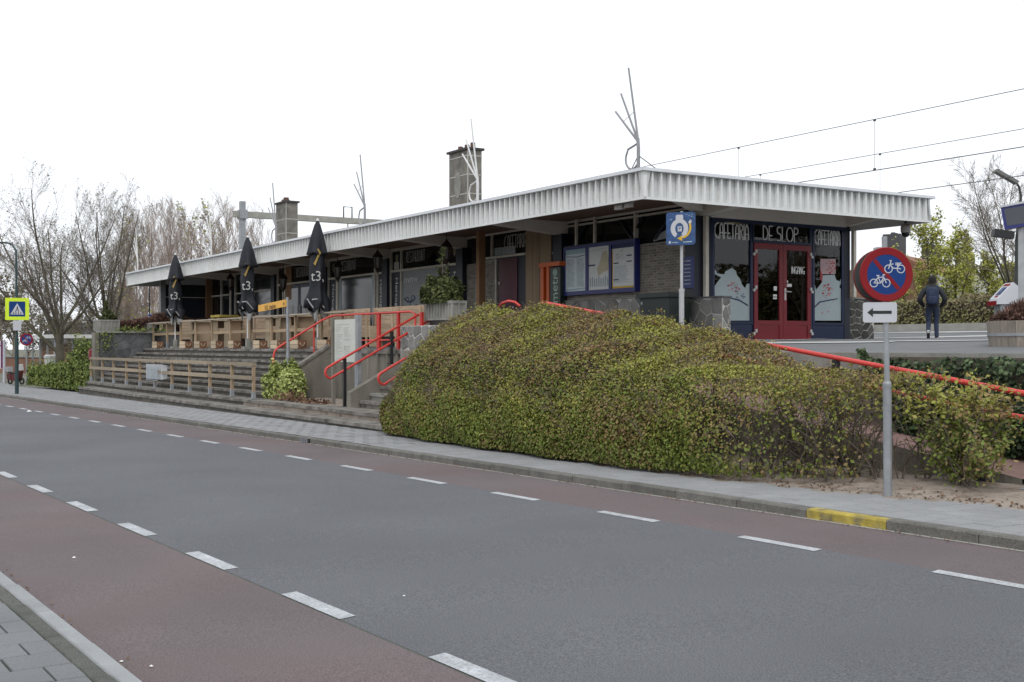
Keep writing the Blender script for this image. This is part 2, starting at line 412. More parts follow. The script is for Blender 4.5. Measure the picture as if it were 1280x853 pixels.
# thin deco stroke letters (unit height 1)
def arc(cx, cy, rx, ry, a0, a1, n=8): return [(cx+rx*cos(radians(a0+(a1-a0)*i/n)), cy+ry*sin(radians(a0+(a1-a0)*i/n))) for i in range(n+1)]
DECO = {'A': (.34, [[(0, 0), (.04, .8), (.17, 1), (.30, .8), (.34, 0)], [(.02, .35), (.32, .35)]]),
 'C': (.40, [arc(.36, .5, .36, .5, 85, 275)]),
 'D': (.36, [[(0, 0), (0, 1)], [(0, 1)]+arc(0, .5, .36, .5, 90, -90)]),
 'E': (.26, [[(.26, 0), (0, 0), (0, 1), (.26, 1)], [(0, .35), (.2, .35)]]),
 'F': (.26, [[(0, 0), (0, 1), (.26, 1)], [(0, .35), (.2, .35)]]),
 'G': (.38, [arc(.34, .5, .34, .5, 85, 275)+[(.36, .4), (.2, .4)]]),
 'I': (.04, [[(.02, 0), (.02, 1)]]),
 'L': (.24, [[(0, 1), (0, 0), (.24, 0)]]),
 'N': (.32, [[(0, 0), (0, 1), (.32, 0), (.32, 1)]]),
 'O': (.52, [arc(.26, .5, .26, .5, 0, 360, 16)]),
 'P': (.30, [[(0, 0), (0, 1)]+arc(.06, .77, .24, .23, 90, -90)+[(0, .54)]]),
 'R': (.32, [[(0, 0), (0, 1)]+arc(.06, .77, .24, .23, 90, -90)+[(0, .54)], [(.1, .54), (.32, 0)]]),
 'S': (.30, [arc(.15, .76, .15, .24, 50, 260)+arc(.15, .26, .15, .26, 80, -130)]),
 'T': (.32, [[(0, 1), (.32, 1)], [(.16, 1), (.16, 0)]]),
 'U': (.32, [[(0, 1), (0, .2)]+arc(.16, .2, .16, .2, 180, 360)+[(.32, 1)]]), ' ': (.16, [])}
def deco(mb, fn, txt, h, width, u0, v0, d=.006, th=.012):
    tot = sum(DECO[c][0]+.10 for c in txt)-.10; sx = width/tot; x = u0; k = 0
    for c in txt:
        wd, sts = DECO[c]
        for st in sts:
            for (a, b), (e, f) in zip(st, st[1:]):
                p = (x+a*sx, v0+b*h); q = (x+e*sx, v0+f*h)
                dx, dy = q[0]-p[0], q[1]-p[1]; l = max(1e-6, sqrt(dx*dx+dy*dy)); nx, ny = -dy/l*th/2, dx/l*th/2
                ex, ey = dx/l*th/2, dy/l*th/2
                mb.prism([(p[0]-nx-ex, p[1]-ny-ey), (q[0]-nx+ex, q[1]-ny+ey), (q[0]+nx+ex, q[1]+ny+ey), (p[0]+nx-ex, p[1]+ny-ey)], fn, 0, d+.0004*(k % 7)); k += 1
        x += (wd+.10)*sx
def clip_poly(poly, a, b, c):                            # keep a*x+b*y <= c
    o = []
    for i in range(len(poly)):
        p, q = poly[i], poly[(i+1) % len(poly)]; dp = a*p[0]+b*p[1]-c; dq = a*q[0]+b*q[1]-c
        if dp <= 0: o.append(p)
        if (dp < 0) != (dq < 0) and abs(dp-dq) > 1e-9:
            t = dp/(dp-dq); o.append((p[0]+t*(q[0]-p[0]), p[1]+t*(q[1]-p[1])))
    return o
def crazy(poly, size, rnd, gap=.022):
    """irregular stones filling a convex polygon"""
    x0 = min(p[0] for p in poly); x1 = max(p[0] for p in poly); y0 = min(p[1] for p in poly); y1 = max(p[1] for p in poly)
    nx = max(1, round((x1-x0)/size)); ny = max(1, round((y1-y0)/size)); seeds = []
    for i in range(-1, nx+1):
        for j in range(-1, ny+1):
            seeds.append((x0+(i+.5+rnd.uniform(-.42, .42)+.25*(j % 2))*(x1-x0)/nx, y0+(j+.5+rnd.uniform(-.42, .42))*(y1-y0)/ny))
    res = []
    for k, s in enumerate(seeds):
        c = list(poly)
        for q, o in enumerate(seeds):
            if q == k: continue
            a, b = o[0]-s[0], o[1]-s[1]; l = sqrt(a*a+b*b)
            if l > size*3.2: continue
            c = clip_poly(c, a/l, b/l, (a*(s[0]+o[0])/2+b*(s[1]+o[1])/2)/l-gap/2)
            if len(c) < 3: break
        if len(c) >= 3:
            ar = abs(sum(c[i][0]*c[(i+1) % len(c)][1]-c[(i+1) % len(c)][0]*c[i][1] for i in range(len(c))))/2
            if ar > size*size*.06: res.append(c)
    return res
def stones(parent, poly, fn, size, mat, seed, gap=.022, depth=.018, back=-.03):
    rnd = random.Random(seed)
    for c in crazy(poly, size, rnd, gap):
        cx = sum(p[0] for p in c)/len(c); cy = sum(p[1] for p in c)/len(c)
        d = depth*rnd.uniform(.55, 1.25)
        ins = [(p[0]+(cx-p[0])*.06, p[1]+(cy-p[1])*.06) for p in c]
        n = len(c); mb = MB()
        vs = [fn(u, v, back) for u, v in c]+[fn(u, v, d*.7) for u, v in c]+[fn(u, v, d) for u, v in ins]
        fs = [tuple(range(n-1, -1, -1)), tuple(range(2*n, 3*n))]
        for i in range(n):
            j = (i+1) % n; fs += [(i, j, n+j, n+i), (n+i, n+j, 2*n+j, 2*n+i)]
        mb.add(vs, fs); mb.build('stone', mat, parent)
def leaves_mesh(name, pts, nrm, size, mat, rnd, aspect=1.6, tilt=.9, jit=.35):
    """many small folded leaf faces, as one mesh (numpy)"""
    pts = np.asarray(pts, float); n = len(pts)
    g = np.random.RandomState(rnd)
    N = np.asarray(nrm, float)+g.normal(0, tilt, (n, 3)); N /= np.linalg.norm(N, axis=1)[:, None]+1e-9
    a = g.normal(0, 1, (n, 3)); U = np.cross(N, a); U /= np.linalg.norm(U, axis=1)[:, None]+1e-9
    V = np.cross(N, U); s = size*(1+g.uniform(-jit, jit, (n, 1)))
    L = U*s*aspect*.5; W = V*s*.5; up = N*s*.12
    v = np.stack([pts-L, pts+W*1.0+up, pts+L, pts-W*1.0+up], 1).reshape(-1, 3)
    me = bpy.data.meshes.new(name)
    me.vertices.add(4*n); me.vertices.foreach_set('co', v.ravel())
    me.loops.add(6*n); me.polygons.add(2*n)
    idx = np.arange(n)[:, None]*4
    li = np.concatenate([idx+0, idx+1, idx+2, idx+0, idx+2, idx+3], 1).ravel()
    me.loops.foreach_set('vertex_index', li.astype(np.int32))
    me.polygons.foreach_set('loop_start', np.arange(0, 6*n, 3).astype(np.int32))
    try: me.polygons.foreach_set('loop_total', np.full(2*n, 3, np.int32))
    except Exception: pass
    me.materials.append(MATS[mat]); me.update(calc_edges=True); me.validate()
    return me
def segs_mesh(name, segs, mat, sides=3):
    """tapered twigs/branches given as (p0, p1, r0, r1), one mesh (numpy)"""
    P0 = np.array([s[0] for s in segs], float); P1 = np.array([s[1] for s in segs], float)
    r0 = np.array([s[2] for s in segs])[:, None]; r1 = np.array([s[3] for s in segs])[:, None]
    D = P1-P0; D /= np.linalg.norm(D, axis=1)[:, None]+1e-9
    ref = np.where(np.abs(D[:, 2:3]) < .9, np.array([[0, 0, 1.]]), np.array([[1., 0, 0]]))
    U = np.cross(D, ref); U /= np.linalg.norm(U, axis=1)[:, None]+1e-9; V = np.cross(D, U)
    rings = []
    for P, r in ((P0, r0), (P1, r1)):
        for j in range(sides):
            a = 2*pi*j/sides; rings.append(P+(U*cos(a)+V*sin(a))*r)
    n = len(segs); v = np.stack(rings, 1).reshape(-1, 3)
    me = bpy.data.meshes.new(name)
    me.vertices.add(2*sides*n); me.vertices.foreach_set('co', v.ravel())
    idx = np.arange(n)[:, None]*2*sides; q = []
    for j in range(sides):
        k = (j+1) % sides; q += [idx+j, idx+k, idx+sides+k, idx+sides+j]
    li = np.concatenate(q, 1).ravel()
    me.loops.add(4*sides*n); me.polygons.add(sides*n)
    me.loops.foreach_set('vertex_index', li.astype(np.int32))
    me.polygons.foreach_set('loop_start', np.arange(0, 4*sides*n, 4).astype(np.int32))
    try: me.polygons.foreach_set('loop_total', np.full(sides*n, 4, np.int32))
    except Exception: pass
    me.polygons.foreach_set('use_smooth', [True]*(sides*n))
    me.materials.append(MATS[mat]); me.update(calc_edges=True)
    return me
# ================================================================ THE SETTING
def sheet(name, mat, xs, ys, zf):
    mb = MB(); nx, ny = len(xs), len(ys)
    mb.v = [(x, y, zf(x, y)) for y in ys for x in xs]
    mb.f = [(j*nx+i, j*nx+i+1, (j+1)*nx+i+1, (j+1)*nx+i) for j in range(ny-1) for i in range(nx-1)]; mb.m = [0]*len(mb.f)
    return struct(mb.build(name, mat, recalc=False))
def strip(name, mat, t0, t1, n0, n1, dz, step=8.0, parent=None):
    """a strip of street surface between two offsets n0..n1 (numbers or functions of t)"""
    k = max(1, int((t1-t0)/step)); mb = MB()
    f0 = n0 if callable(n0) else (lambda t: n0); f1 = n1 if callable(n1) else (lambda t: n1)
    for i in range(k+1):
        t = t0+(t1-t0)*i/k
        for n in (f0(t), f1(t)):
            x, y = tn(t, n); mb.v.append((x, y, G(x, y)+dz))
    mb.f = [(2*i, 2*i+2, 2*i+3, 2*i+1) for i in range(k)]; mb.m = [0]*k
    o = mb.build(name, mat, parent)
    me = o.data
    if me.polygons[0].normal.z < 0: me.flip_normals()
    return o
def gz(x, y):
    t = min(max(xy2tn(x, y)[0], -60), 110); return -SL*t-.06
sheet('ground', 'ground', [-900, -400, -200, -120, -90, -60, -40, -20, 0, 20, 60, 200, 900],
      [-500, -150, -50, -10, 0, 10, 40, 100, 300, 1200], gz)
T0, T1 = -25, 105
N_NEAR, N_D1, N_D2, N_KERB = 1.745, 3.35, 7.80, 9.22
road = struct(strip('road', 'asphalt', T0, T1, N_D1-.06, N_D2+.06, 0))
struct(strip('cycle_lane', 'red_asphalt', T0, T1, N_NEAR-.02, N_D1-.08, 0))
struct(strip('cycle_lane', 'red_asphalt', T0, T1, N_D2+.06, N_KERB-.055, 0))
struct(strip('gutter', 'conc_light', T0, T1, N_KERB-.055, N_KERB+.01, .002))
struct(strip('joint_seam', 'kerb_dark', T0, T1, N_D1-.08, N_D1-.06, -.001))
struct(strip('gutter_seam', 'joint_sand', T0, T1, N_NEAR-.004, N_NEAR+.028, .003))
# dashes: worn white paint, 4 mm above the asphalt
def dash(t0, t1, n, wd, skew):
    mb = MB(); q = []
    for t, nn in ((t0, n-wd/2), (t1, n-wd/2), (t1+skew, n+wd/2), (t0+skew, n+wd/2)):
        x, y = tn(t, nn); q.append((x, y, G(x, y)+.004))
    mb.v = q; mb.f = [(0, 1, 2, 3)]; mb.m = [0]
    o = mb.build('lane_dash', 'paint', road)
    if o.data.polygons[0].normal.z < 0: o.data.flip_normals()
def photo_t(px, py):                     # street coordinate of a surveyed point of the photograph
    r = (px-640)/FPX; vx, vy, vz = S_*r-C_, C_*r+S_, (HZ-py)/FPX
    k = -EYE/(vz+SL*(vx*ET[0]+vy*ET[1])); return xy2tn(vx*k, vy*k)
tf = photo_t(1169, 715)[0]; tnr = photo_t(537, 822)[0]
for i in range(-3, 22): dash(tf+i*2.10-.93, tf+i*2.10, N_D2, .13, .03)
for i in range(-3, 9): dash(tnr+i*2.09-.95, tnr+i*2.09, N_D1, .13, .03)
# zebra crossing beyond the lamp post
for i in range(7):
    n = 3.0+i*.9; mb = MB(); q = []
    for t, nn in ((52.5, n), (56.5, n), (56.5, n+.45), (52.5, n+.45)):
        x, y = tn(t, nn); q.append((x, y, G(x, y)+.008))
    mb.v = q; mb.f = [(3, 2, 1, 0)]; mb.m = [0]; o = mb.build('zebra_stripe', 'paint', road)
    if o.data.polygons[0].normal.z < 0: o.data.flip_normals()
ANG = atan2(EN[1], EN[0])-pi/2                     # heading of the street frame
PITCH = math.atan(SL)
def tn_obj(name, me, parent, t, n, dz, scale=None):
    x, y = tn(t, n)
    o = inst(name, me, parent, (x, y, G(x, y)+dz), (0, 0, ANG), scale); return o
def slab_mesh(l, wd, h, mat, bev=.006):
    mb = MB(); a, b = l/2, wd/2
    vs = [(-a, -b, 0), (a, -b, 0), (a, b, 0), (-a, b, 0), (-a, -b, h-bev), (a, -b, h-bev), (a, b, h-bev), (-a, b, h-bev),
          (-a+bev, -b+bev, h), (a-bev, -b+bev, h), (a-bev, b-bev, h), (-a+bev, b-bev, h)]
    fs = [(8, 9, 10, 11)]+[(i, (i+1) % 4, 4+(i+1) % 4, 4+i) for i in range(4)]+[(4+i, 4+(i+1) % 4, 8+(i+1) % 4, 8+i) for i in range(4)]
    return mb.add(vs, fs).mesh('stone', mat)
# ---- far kerb (single stones, one of them painted yellow)
kerb = struct(strip('kerb', 'joint_sand', T0, T1, N_KERB, N_KERB+.15, .06))
km = slab_mesh(.990, .15, .20, 'kerb_conc', .018); ky = slab_mesh(.990, .15, .20, 'kerb_yellow', .018)
ty = photo_t(1055, 657)[0]+.07
for i in range(-14, 80):
    o = tn_obj('kerb_stone', ky if i == 0 else km, kerb, ty+i*1.0, N_KERB+.075, -.10+R_.uniform(-.004, .004))
    if i == 0: o['label'] = 'kerb stone with worn yellow paint'
# ---- far pavement
def back_n(t):
    pts = [(-30, 11.9), (5, 11.6), (7.2, 11.08), (8.7, 10.72), (9.8, 10.55), (11, 10.40), (14.2, 10.4), (20.4, 10.95), (21.3, 11.3), (48.6, 12.1), (51, 12.35), (63, 12.2), (73, 13.4), (105, 13.4)]
    for (a, b), (c, d) in zip(pts, pts[1:]):
        if t <= c: return b+(d-b)*max(0, t-a)/(c-a)
    return pts[-1][1]
pav = struct(strip('pavement', 'joint_sand', T0, T1, N_KERB+.14, back_n, .088, 1.0))
pm = slab_mesh(.281, .281, .04, 'slab', .006)
cand = []
for i in range(-60, 320):
    t = i*.30+.1
    for j in range(14):
        n = N_KERB+.30+j*.30+(.15 if i % 2 else 0)
        if n+.05 < back_n(t): cand.append((t, n, 1.))
    if i % 2: cand.append((t, N_KERB+.225, .5))
cand.sort(key=lambda c: ((tn(*c[:2])[0])**2+(tn(*c[:2])[1])**2) if c[0] > 3.0 else 1e6)
stuff = MB()
for k, (t, n, hw) in enumerate(cand):
    dz = .062+R_.uniform(-.0025, .0025)
    if k < 250: tn_obj('paving_slab', pm, pav, t, n, dz, (1, hw-(.02 if hw < 1 else 0), 1))
    else:
        x, y = tn(t, n); z = G(x, y)+dz+.04; h = .1415
        c, s = cos(ANG)*h, sin(ANG)*h; c2, s2 = c*hw, s*hw
        stuff.add([(x-c+s2, y-s-c2, z), (x+c+s2, y+s-c2, z), (x+c-s2, y+s+c2, z), (x-c-s2, y-s+c2, z)], [(0, 1, 2, 3)])
o = stuff.build('paving_slab', 'slab', pav, recalc=False); o['kind'] = 'stuff'
# ---- near pavement at the lower left corner
npav = struct(strip('near_pavement', 'joint_sand', T0, T1, -8, N_NEAR-.20, .072))
nk = struct(strip('near_kerb', 'joint_sand', T0, T1, N_NEAR-.20, N_NEAR-.002, .05))
wk = slab_mesh(.992, .105, .14, 'kerb_white', .010); dk = slab_mesh(.992, .10, .12, 'kerb_dark', .008)
for i in range(-10, 40):
    tn_obj('kerb_stone', wk, nk, i+.35, N_NEAR-.0525, -.055+R_.uniform(-.003, .003))
    tn_obj('edging_stone', dk, nk, i+.62, N_NEAR-.157, -.035+R_.uniform(-.003, .003))
nm = slab_mesh(.287, .287, .04, 'slab_dark', .005)
far = MB()
for i in range(-30, 130):
    if i % 2 and -2 < i*.3 < 9.5: tn_obj('paving_slab', nm, npav, i*.30, N_NEAR-.21-.0745, .046, (1, .49, 1))
    for j in range(12):
        t = i*.30; n = N_NEAR-.21-.148-j*.30-(.15 if i % 2 else 0)
        dz = .046+R_.uniform(-.003, .003)
        if -2 < t < 9.5 and j < 7: tn_obj('paving_slab', nm, npav, t, n, dz)
        else:
            x, y = tn(t, n); z = G(x, y)+dz+.04; h = .147; c, s = cos(ANG)*h, sin(ANG)*h
            far.add([(x-c+s, y-s-c, z), (x+c+s, y+s-c, z), (x+c-s, y+s+c, z), (x-c-s, y-s+c, z)], [(0, 1, 2, 3)])
o = far.build('paving_slab', 'slab_dark', npav, recalc=False); o['kind'] = 'stuff'
# ---- soil under the hedge and round the sign post
def soil_z(x, y):
    t, n = xy2tn(x, y); b = back_n(t); f = min(1, max(0, (n-b)/.9))
    return G(x, y)+.088+.06*f+.018*sin(x*5.1+y*3)*f+.014*sin(x*11.3-y*7.1)*f
mb = MB(); xs = [-24+.25*i for i in range(82)]
for i, x in enumerate(xs):
    t0, n0 = xy2tn(x, 10.5); yb = 13.0 if x < -10 else 13.0-(x+10)*.02
    y0 = None
    for k in range(9):
        # start a little under the last slab row, end at the ramp
        tt = t0; ys = tn(tt, back_n(tt)-.12)[1]; y = ys+(yb-ys)*k/8
        mb.v.append((x, y, soil_z(x, y)))
for i in range(len(xs)-1):
    for k in range(8): mb.f.append((i*9+k, (i+1)*9+k, (i+1)*9+k+1, i*9+k+1)); mb.m.append(0)
struct(mb.build('soil_bed', 'sand', recalc=False))
mb = MB(); rr = random.Random(3)
pts = []; nr = []
for _ in range(1000):
    x = rr.uniform(-21.5, -6); t, n = xy2tn(x, 10.5); b = tn(t, back_n(t))[1]
    y = b+abs(rr.gauss(.12, .30))-.05; pts.append((x, y, soil_z(x, y)+.012)); nr.append((0, 0, 1))
o = bpy.data.objects.new('fallen_leaves', leaves_mesh('fallen_leaves', pts, nr, .028, 'dry_leaf', 5, 1.5, .35)); COL.objects.link(o)
tag(o, 'scatter of dry brown leaves on the soil under the hedge', 'leaf litter', kind='stuff')
pts = []; nr = []
for _ in range(1500):                                # grit and leaf crumbs that collect in the gutters
    t_ = rr.uniform(2, 45); n_ = N_KERB-.02-abs(rr.gauss(0, .05)) if rr.random() < .7 else N_NEAR+.02+abs(rr.gauss(0, .05)); x, y = tn(t_, n_); pts.append((x, y, G(x, y)+.012)); nr.append((0, 0, 1))
o = bpy.data.objects.new('gutter_grit', leaves_mesh('gutter_grit', pts, nr, .020, 'dry_leaf', 6, 1.4, .3)); COL.objects.link(o)
tag(o, 'brown grit and leaf crumbs collected along both road gutters', 'grit', kind='stuff')
# ---- forecourt / terrace, level with the station floor
ys = [13.65, 14.5, 16.5, 19.3, 22, 24.5, 27, 29, 31, 33.5, 36]
sheet('forecourt', 'platform', [-62, -55, -45, -35, -25, -18, -10, 0, 14], ys, lambda x, y: PZ(y))
def blob(seed, cx, cy, rx, ry, tilt=0):
    """pale swept patch of the forecourt, following its slope"""
    n, m = 26, 7; mb = MB(); r = random.Random(seed); ks = [1+.22*sin(2*2*pi*i/n+seed)+.12*sin(5*2*pi*i/n+seed*2)+r.uniform(-.07, .07) for i in range(n)]
    for q in range(m+1):
        for i in range(n):
            a = 2*pi*i/n; x = cos(a)*rx*ks[i]*q/m; y = sin(a)*ry*ks[i]*q/m; x, y = cx+x*cos(tilt)-y*sin(tilt), cy+x*sin(tilt)+y*cos(tilt)
            mb.v.append((x, y, PZ(y)+.012))
    for q in range(m):
        for i in range(n): mb.f.append((q*n+i, q*n+(i+1) % n, (q+1)*n+(i+1) % n, (q+1)*n+i)); mb.m.append(0)
    o = mb.build('pale_patch', 'platform_pale', recalc=False); struct(o)
    if o.data.polygons[-1].normal.z < 0: o.data.flip_normals()
blob(3, -16.3, 16.3, 2.4, .36, .16); blob(5, -13.0, 17.2, 2.2, .30, .22); blob(7, -18.4, 18.4, 1.5, .30, 1.3)
blob(9, -27.5, 29.6, 4.0, .42, .12); blob(12, -22.5, 31.0, 4.2, .55, .30); blob(15, -24, 34.2, 6.5, .50, .0); blob(19, -19.5, 29.4, 2.6, .40, .35)
# edge kerb at the far side of the forecourt
mb = MB(); mb.box(-40, 14, 36, 36.35, 1.6, 2.52); fk = struct(mb.build('platform_kerb', 'conc_light'))
sheet('embankment', 'grass_verge', [-38, -20, 0, 30, 120], [36.3, 40, 60, 110, 300], lambda x, y: 2.30)
# retaining wall under the forecourt beside the ramp: cap beam and upright planks
ret = thing('retaining_wall', 'low grey retaining wall of upright boards under the forecourt edge, behind the ramp', 'wall', (-10, 13.65, 0))
mb = MB(); mb.box(-18.2, 12, 13.52, 13.70, 1.36, 1.606); mb.build('cap_beam', 'conc_planter', ret)
mb = MB(); mb.box(-18.2, 12, 13.66, 13.72, -.3, 1.36); mb.build('backing', 'step_riser', ret)
pmb = MB(); pmb.box(-.085, .085, -.025, .03, 0, 1.42); pme = pmb.mesh('plank', 'wall_conc')
for i in range(150):
    x = -18.1+i*.19
    if x < 11: inst('plank', pme, ret, (x+10, R_.uniform(-.01, .01)-.02, -.08), scale=(1, 1, 1))
# ---- the ramp with pinkish bricks
def ramp_z(x): return .16+max(0, (-8.6-x))*.1372
mb = MB()
for x0, x1 in ((-18.4, -8.6), (-8.6, -2)):
    mb.quad((x0, 12.35, ramp_z(x0)), (x1, 12.35, ramp_z(x1)), (x1, 13.66, ramp_z(x1)), (x0, 13.66, ramp_z(x0)))
mb.quad((-18.4, 12.35, ramp_z(-18.4)), (-18.4, 13.66, ramp_z(-18.4)), (-24.6, 13.66, 1.62), (-24.6, 12.35, 1.60))
mb.mi = 1; mb.quad((-18.4, 12.35, 0), (-8.6, 12.35, 0), (-8.6, 12.35, ramp_z(-8.6)), (-18.4, 12.35, ramp_z(-18.4)))
mb.quad((-24.6, 12.35, 0), (-18.4, 12.35, 0), (-18.4, 12.35, ramp_z(-18.4)), (-24.6, 12.35, 1.60))
rampo = struct(mb.build('ramp', ['ramp_brick', 'wall_conc'], recalc=False))
mb = MB(); mb.quad((-8.35, 11.9, soil_z(-8.35, 11.9)+.012), (5, 12.4, .06), (5, 13.6, .08), (-8.5, 13.64, .165)); struct(mb.build('ramp_foot', 'slab', recalc=False))

# ================================================================ BROAD STEPS
steps = thing('broad_steps', 'broad weathered concrete steps climbing from the pavement to the terrace, stained dark', 'steps', (-41, 10.5, 0))
SY = [10.50, 11.10]+[11.70+.270*k for k in range(8)]
SZ = [.08+.17*k for k in range(10)]
XL, XR = -51.6, -31.9
for k in range(10):
    y0 = SY[k]; y1 = SY[k+1]+.05 if k < 9 else 13.75
    x0 = (-49.6, -50.9)[k] if k < 2 else XL; x1 = (-21.45, -23.0)[k] if k < 2 else XR
    if k < 2: y1 = SY[k+1]+.02
    # a step is cast in lengths with visible joints
    ln = 3.3; n = max(1, round((x1-x0)/ln))
    for i in range(n):
        a = x0+(x1-x0)*i/n; b = x0+(x1-x0)*(i+1)/n-.012; dz = R_.uniform(-.008, .008); dy = R_.uniform(-.012, .012)
        mb = MB(); mb.box(a, b, y0+dy, y1+.0, SZ[k]-.075+dz, SZ[k]+dz)
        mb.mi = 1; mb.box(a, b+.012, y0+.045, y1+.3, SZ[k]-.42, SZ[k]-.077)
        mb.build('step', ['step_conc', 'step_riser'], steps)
mb = MB(); mb.box(-31.8, -21.9, 11.12, 13.6, -.2, .228); mb.build('planting_bed', 'sand', steps)
# flank wall of the steps at their right end
fl = thing('flank_wall', 'sloping grey concrete flank wall at the right end of the broad steps', 'wall', (-31.8, 12.6, 0))
mb = MB(); mb.prism([(11.85, 0), (13.72, 0), (13.72, 1.68), (13.55, 1.68), (11.85, .55)], lambda u, v, d: (-31.9+d, u, v), 0, .2); mb.build('wall', 'wall_conc', fl)
mb = MB(); mb.bar((-31.8, 11.80, .56), (-31.8, 13.62, 1.72), .26, .07); mb.build('coping', 'step_conc', fl)
# ribbed retaining wall behind the planting bed
rb = thing('ribbed_wall', 'stained concrete wall with upright ribs below the red terrace railing', 'wall', (-28.5, 13.7, 0))
mb = MB(); mb.box(-31.7, -26.32, 13.70, 13.95, 0, 1.50); mb.build('wall', 'wall_conc', rb)
mb = MB(); mb.box(-31.7, -26.32, 13.64, 13.99, 1.50, 1.615); mb.build('coping', 'step_conc', rb)
rmb = MB(); rmb.prism([(-.05, 0), (.05, 0), (.03, -.06), (-.03, -.06)], lambda u, v, d: (u, v, d), 0, 1.49); rme = rmb.mesh('rib', 'wall_conc')
for i in range(9): inst('rib', rme, rb, (-31.5+i*.58+28.5, -.002, .0))
# ---- narrow stair up to the terrace
ns = thing('narrow_stair', 'narrow grey concrete stair between low side walls, half hidden by the hedge', 'stairs', (-25.2, 11.7, 0))
for k in range(8):
    mb = MB(); y = 11.95+k*.28; mb.box(-26.05, -22.6, y, y+.33, .24+.17*(k+1)-.075, .24+.17*(k+1)); mb.box(-26.05, -22.6, y+.04, y+.6, -.1, .24+.17*(k+1)-.077); mb.build('step', 'conc_planter' if k % 2 else 'step_conc', ns)
for x, w_ in ((-26.30, .24),):
    mb = MB(); mb.prism([(11.75, 0), (13.9, 0), (13.9, 1.66), (13.74, 1.66), (11.75, .60)], lambda u, v, d: (x+d, u, v), 0, w_); mb.build('side_wall', 'wall_conc', ns)
# ---- stone-faced flank wall at the left end of the steps
lw = thing('stone_flank_wall', 'grey stone faced retaining wall with ivy at the left end of the broad steps', 'wall', (-51.8, 12.9, 0))
mb = MB(); mb.box(-52.1, -51.66, 11.75, 16.3, -.4, 2.26); mb.build('backing', 'pointing_grey', lw)
mb = MB(); mb.box(-61.5, -52.1, 13.7, 14.0, -.4, 2.26); mb.build('return_wall', 'wall_conc', lw)
mb = MB(); mb.box(-52.12, -51.60, 11.60, 11.78, -.4, 2.28); mb.build('end_pillar', 'wall_conc', lw)
mb = MB(); mb.box(-52.15, -51.57, 11.78, 16.35, 2.26, 2.34); mb.build('coping', 'conc_planter', lw)
stones(lw, [(11.8, -.2), (14.6, -.2), (14.6, 2.25), (11.8, 2.25)], SIDE((-51.655, 0, 0)), .48, 'stone_grey', 11, .03)
# ================================================================ STATION BUILDING
st = thing('station_building', 'long low flat-roofed station cafe with white ribbed fascia and a red double door', 'building', (-38, 18, 1.8))
XW, YW = -20.40, 17.60                       # right wall and street-side wall
RX0, RX1, RY0, RY1 = -56.7, -18.0, 14.2, 22.55
ZB, ZT = 4.52, 5.06                          # fascia bottom and top
def part(mb, name, mat, p=st, **k): return mb.build(name, mat, p, **k)
def bx(name, mat, x0, x1, y0, y1, z0, z1, p=st):
    mb = MB(); mb.box(x0, x1, y0, y1, z0, z1); return mb.build(name, mat, p)
# roof slab, soffit, fascia
bx('roof', 'roofing', RX0+.1, RX1-.1, RY0+.1, RY1-.1, 4.99, 5.08)
bx('soffit', 'soffit_wood', RX0+.14, RX1-.14, RY0+.14, RY1-.14, 4.94, 4.988)
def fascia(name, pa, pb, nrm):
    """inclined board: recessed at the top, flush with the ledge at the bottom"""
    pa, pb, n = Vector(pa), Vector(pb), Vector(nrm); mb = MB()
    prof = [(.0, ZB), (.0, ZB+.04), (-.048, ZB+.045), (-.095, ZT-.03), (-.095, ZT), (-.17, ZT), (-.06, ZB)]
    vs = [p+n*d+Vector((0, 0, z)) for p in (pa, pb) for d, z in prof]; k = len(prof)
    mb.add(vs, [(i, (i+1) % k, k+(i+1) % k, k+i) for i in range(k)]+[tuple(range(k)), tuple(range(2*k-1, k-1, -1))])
    return part(mb, name, 'fascia_panel_shaded')
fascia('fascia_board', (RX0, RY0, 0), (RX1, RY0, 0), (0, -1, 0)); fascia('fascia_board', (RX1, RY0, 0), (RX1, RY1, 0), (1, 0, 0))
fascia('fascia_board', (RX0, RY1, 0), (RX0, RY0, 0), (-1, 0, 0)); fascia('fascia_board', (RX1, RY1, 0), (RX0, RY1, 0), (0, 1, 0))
bx('corner_piece', 'fascia', RX1-.11, RX1-.003, RY0+.003, RY0+.11, ZB+.002, ZT-.002)
cmb = MB()
c0, c1 = .045, -.20
for (x0, x1, y0, y1) in ((RX0-c0, RX1+c0, RY0-c0, RY0-c1), (RX0-c0, RX1+c0, RY1+c1, RY1+c0), (RX0-c0, RX0-c1, RY0-c1, RY1+c1), (RX1+c1, RX1+c0, RY0-c1, RY1+c1)):
    cmb.box(x0, x1, y0, y1, ZT+.002, ZT+.062)
part(cmb, 'roof_edge_cap', 'fascia_cap')
# ribs: upright fins, deep at the top and fading out at the bottom
lmb = MB(); lmb.box(RX0-.004, RX1+.006, RY0-.006, RY0+.012, ZB-.004, ZB+.040); lmb.box(RX1-.012, RX1+.006, RY0+.0125, RY1+.004, ZB-.004, ZB+.040); part(lmb, 'bottom_ledge', 'fascia')
fmb = MB()                                    # blade: thin at the top, spreading into a gusset at the bottom
tw_, bw_ = .013, .040
fmb.add([(-bw_, 0, .041), (bw_, 0, .041), (tw_, 0, .54), (-tw_, 0, .54), (-bw_-.012, .05, .041), (bw_+.012, .05, .041), (tw_+.004, .088, .54), (-tw_-.004, .088, .54)],
        [(0, 1, 2, 3), (5, 4, 7, 6), (1, 5, 6, 2), (4, 0, 3, 7), (3, 2, 6, 7), (4, 5, 1, 0)])
fme = fmb.mesh('rib', 'fascia')
L = RX1-RX0; nf = 176
for i in range(nf+1):
    x = RX1-.02-(L-.04)*i/nf
    inst('rib', fme, st, (x+38, RY0-18-.004, ZB-1.8))
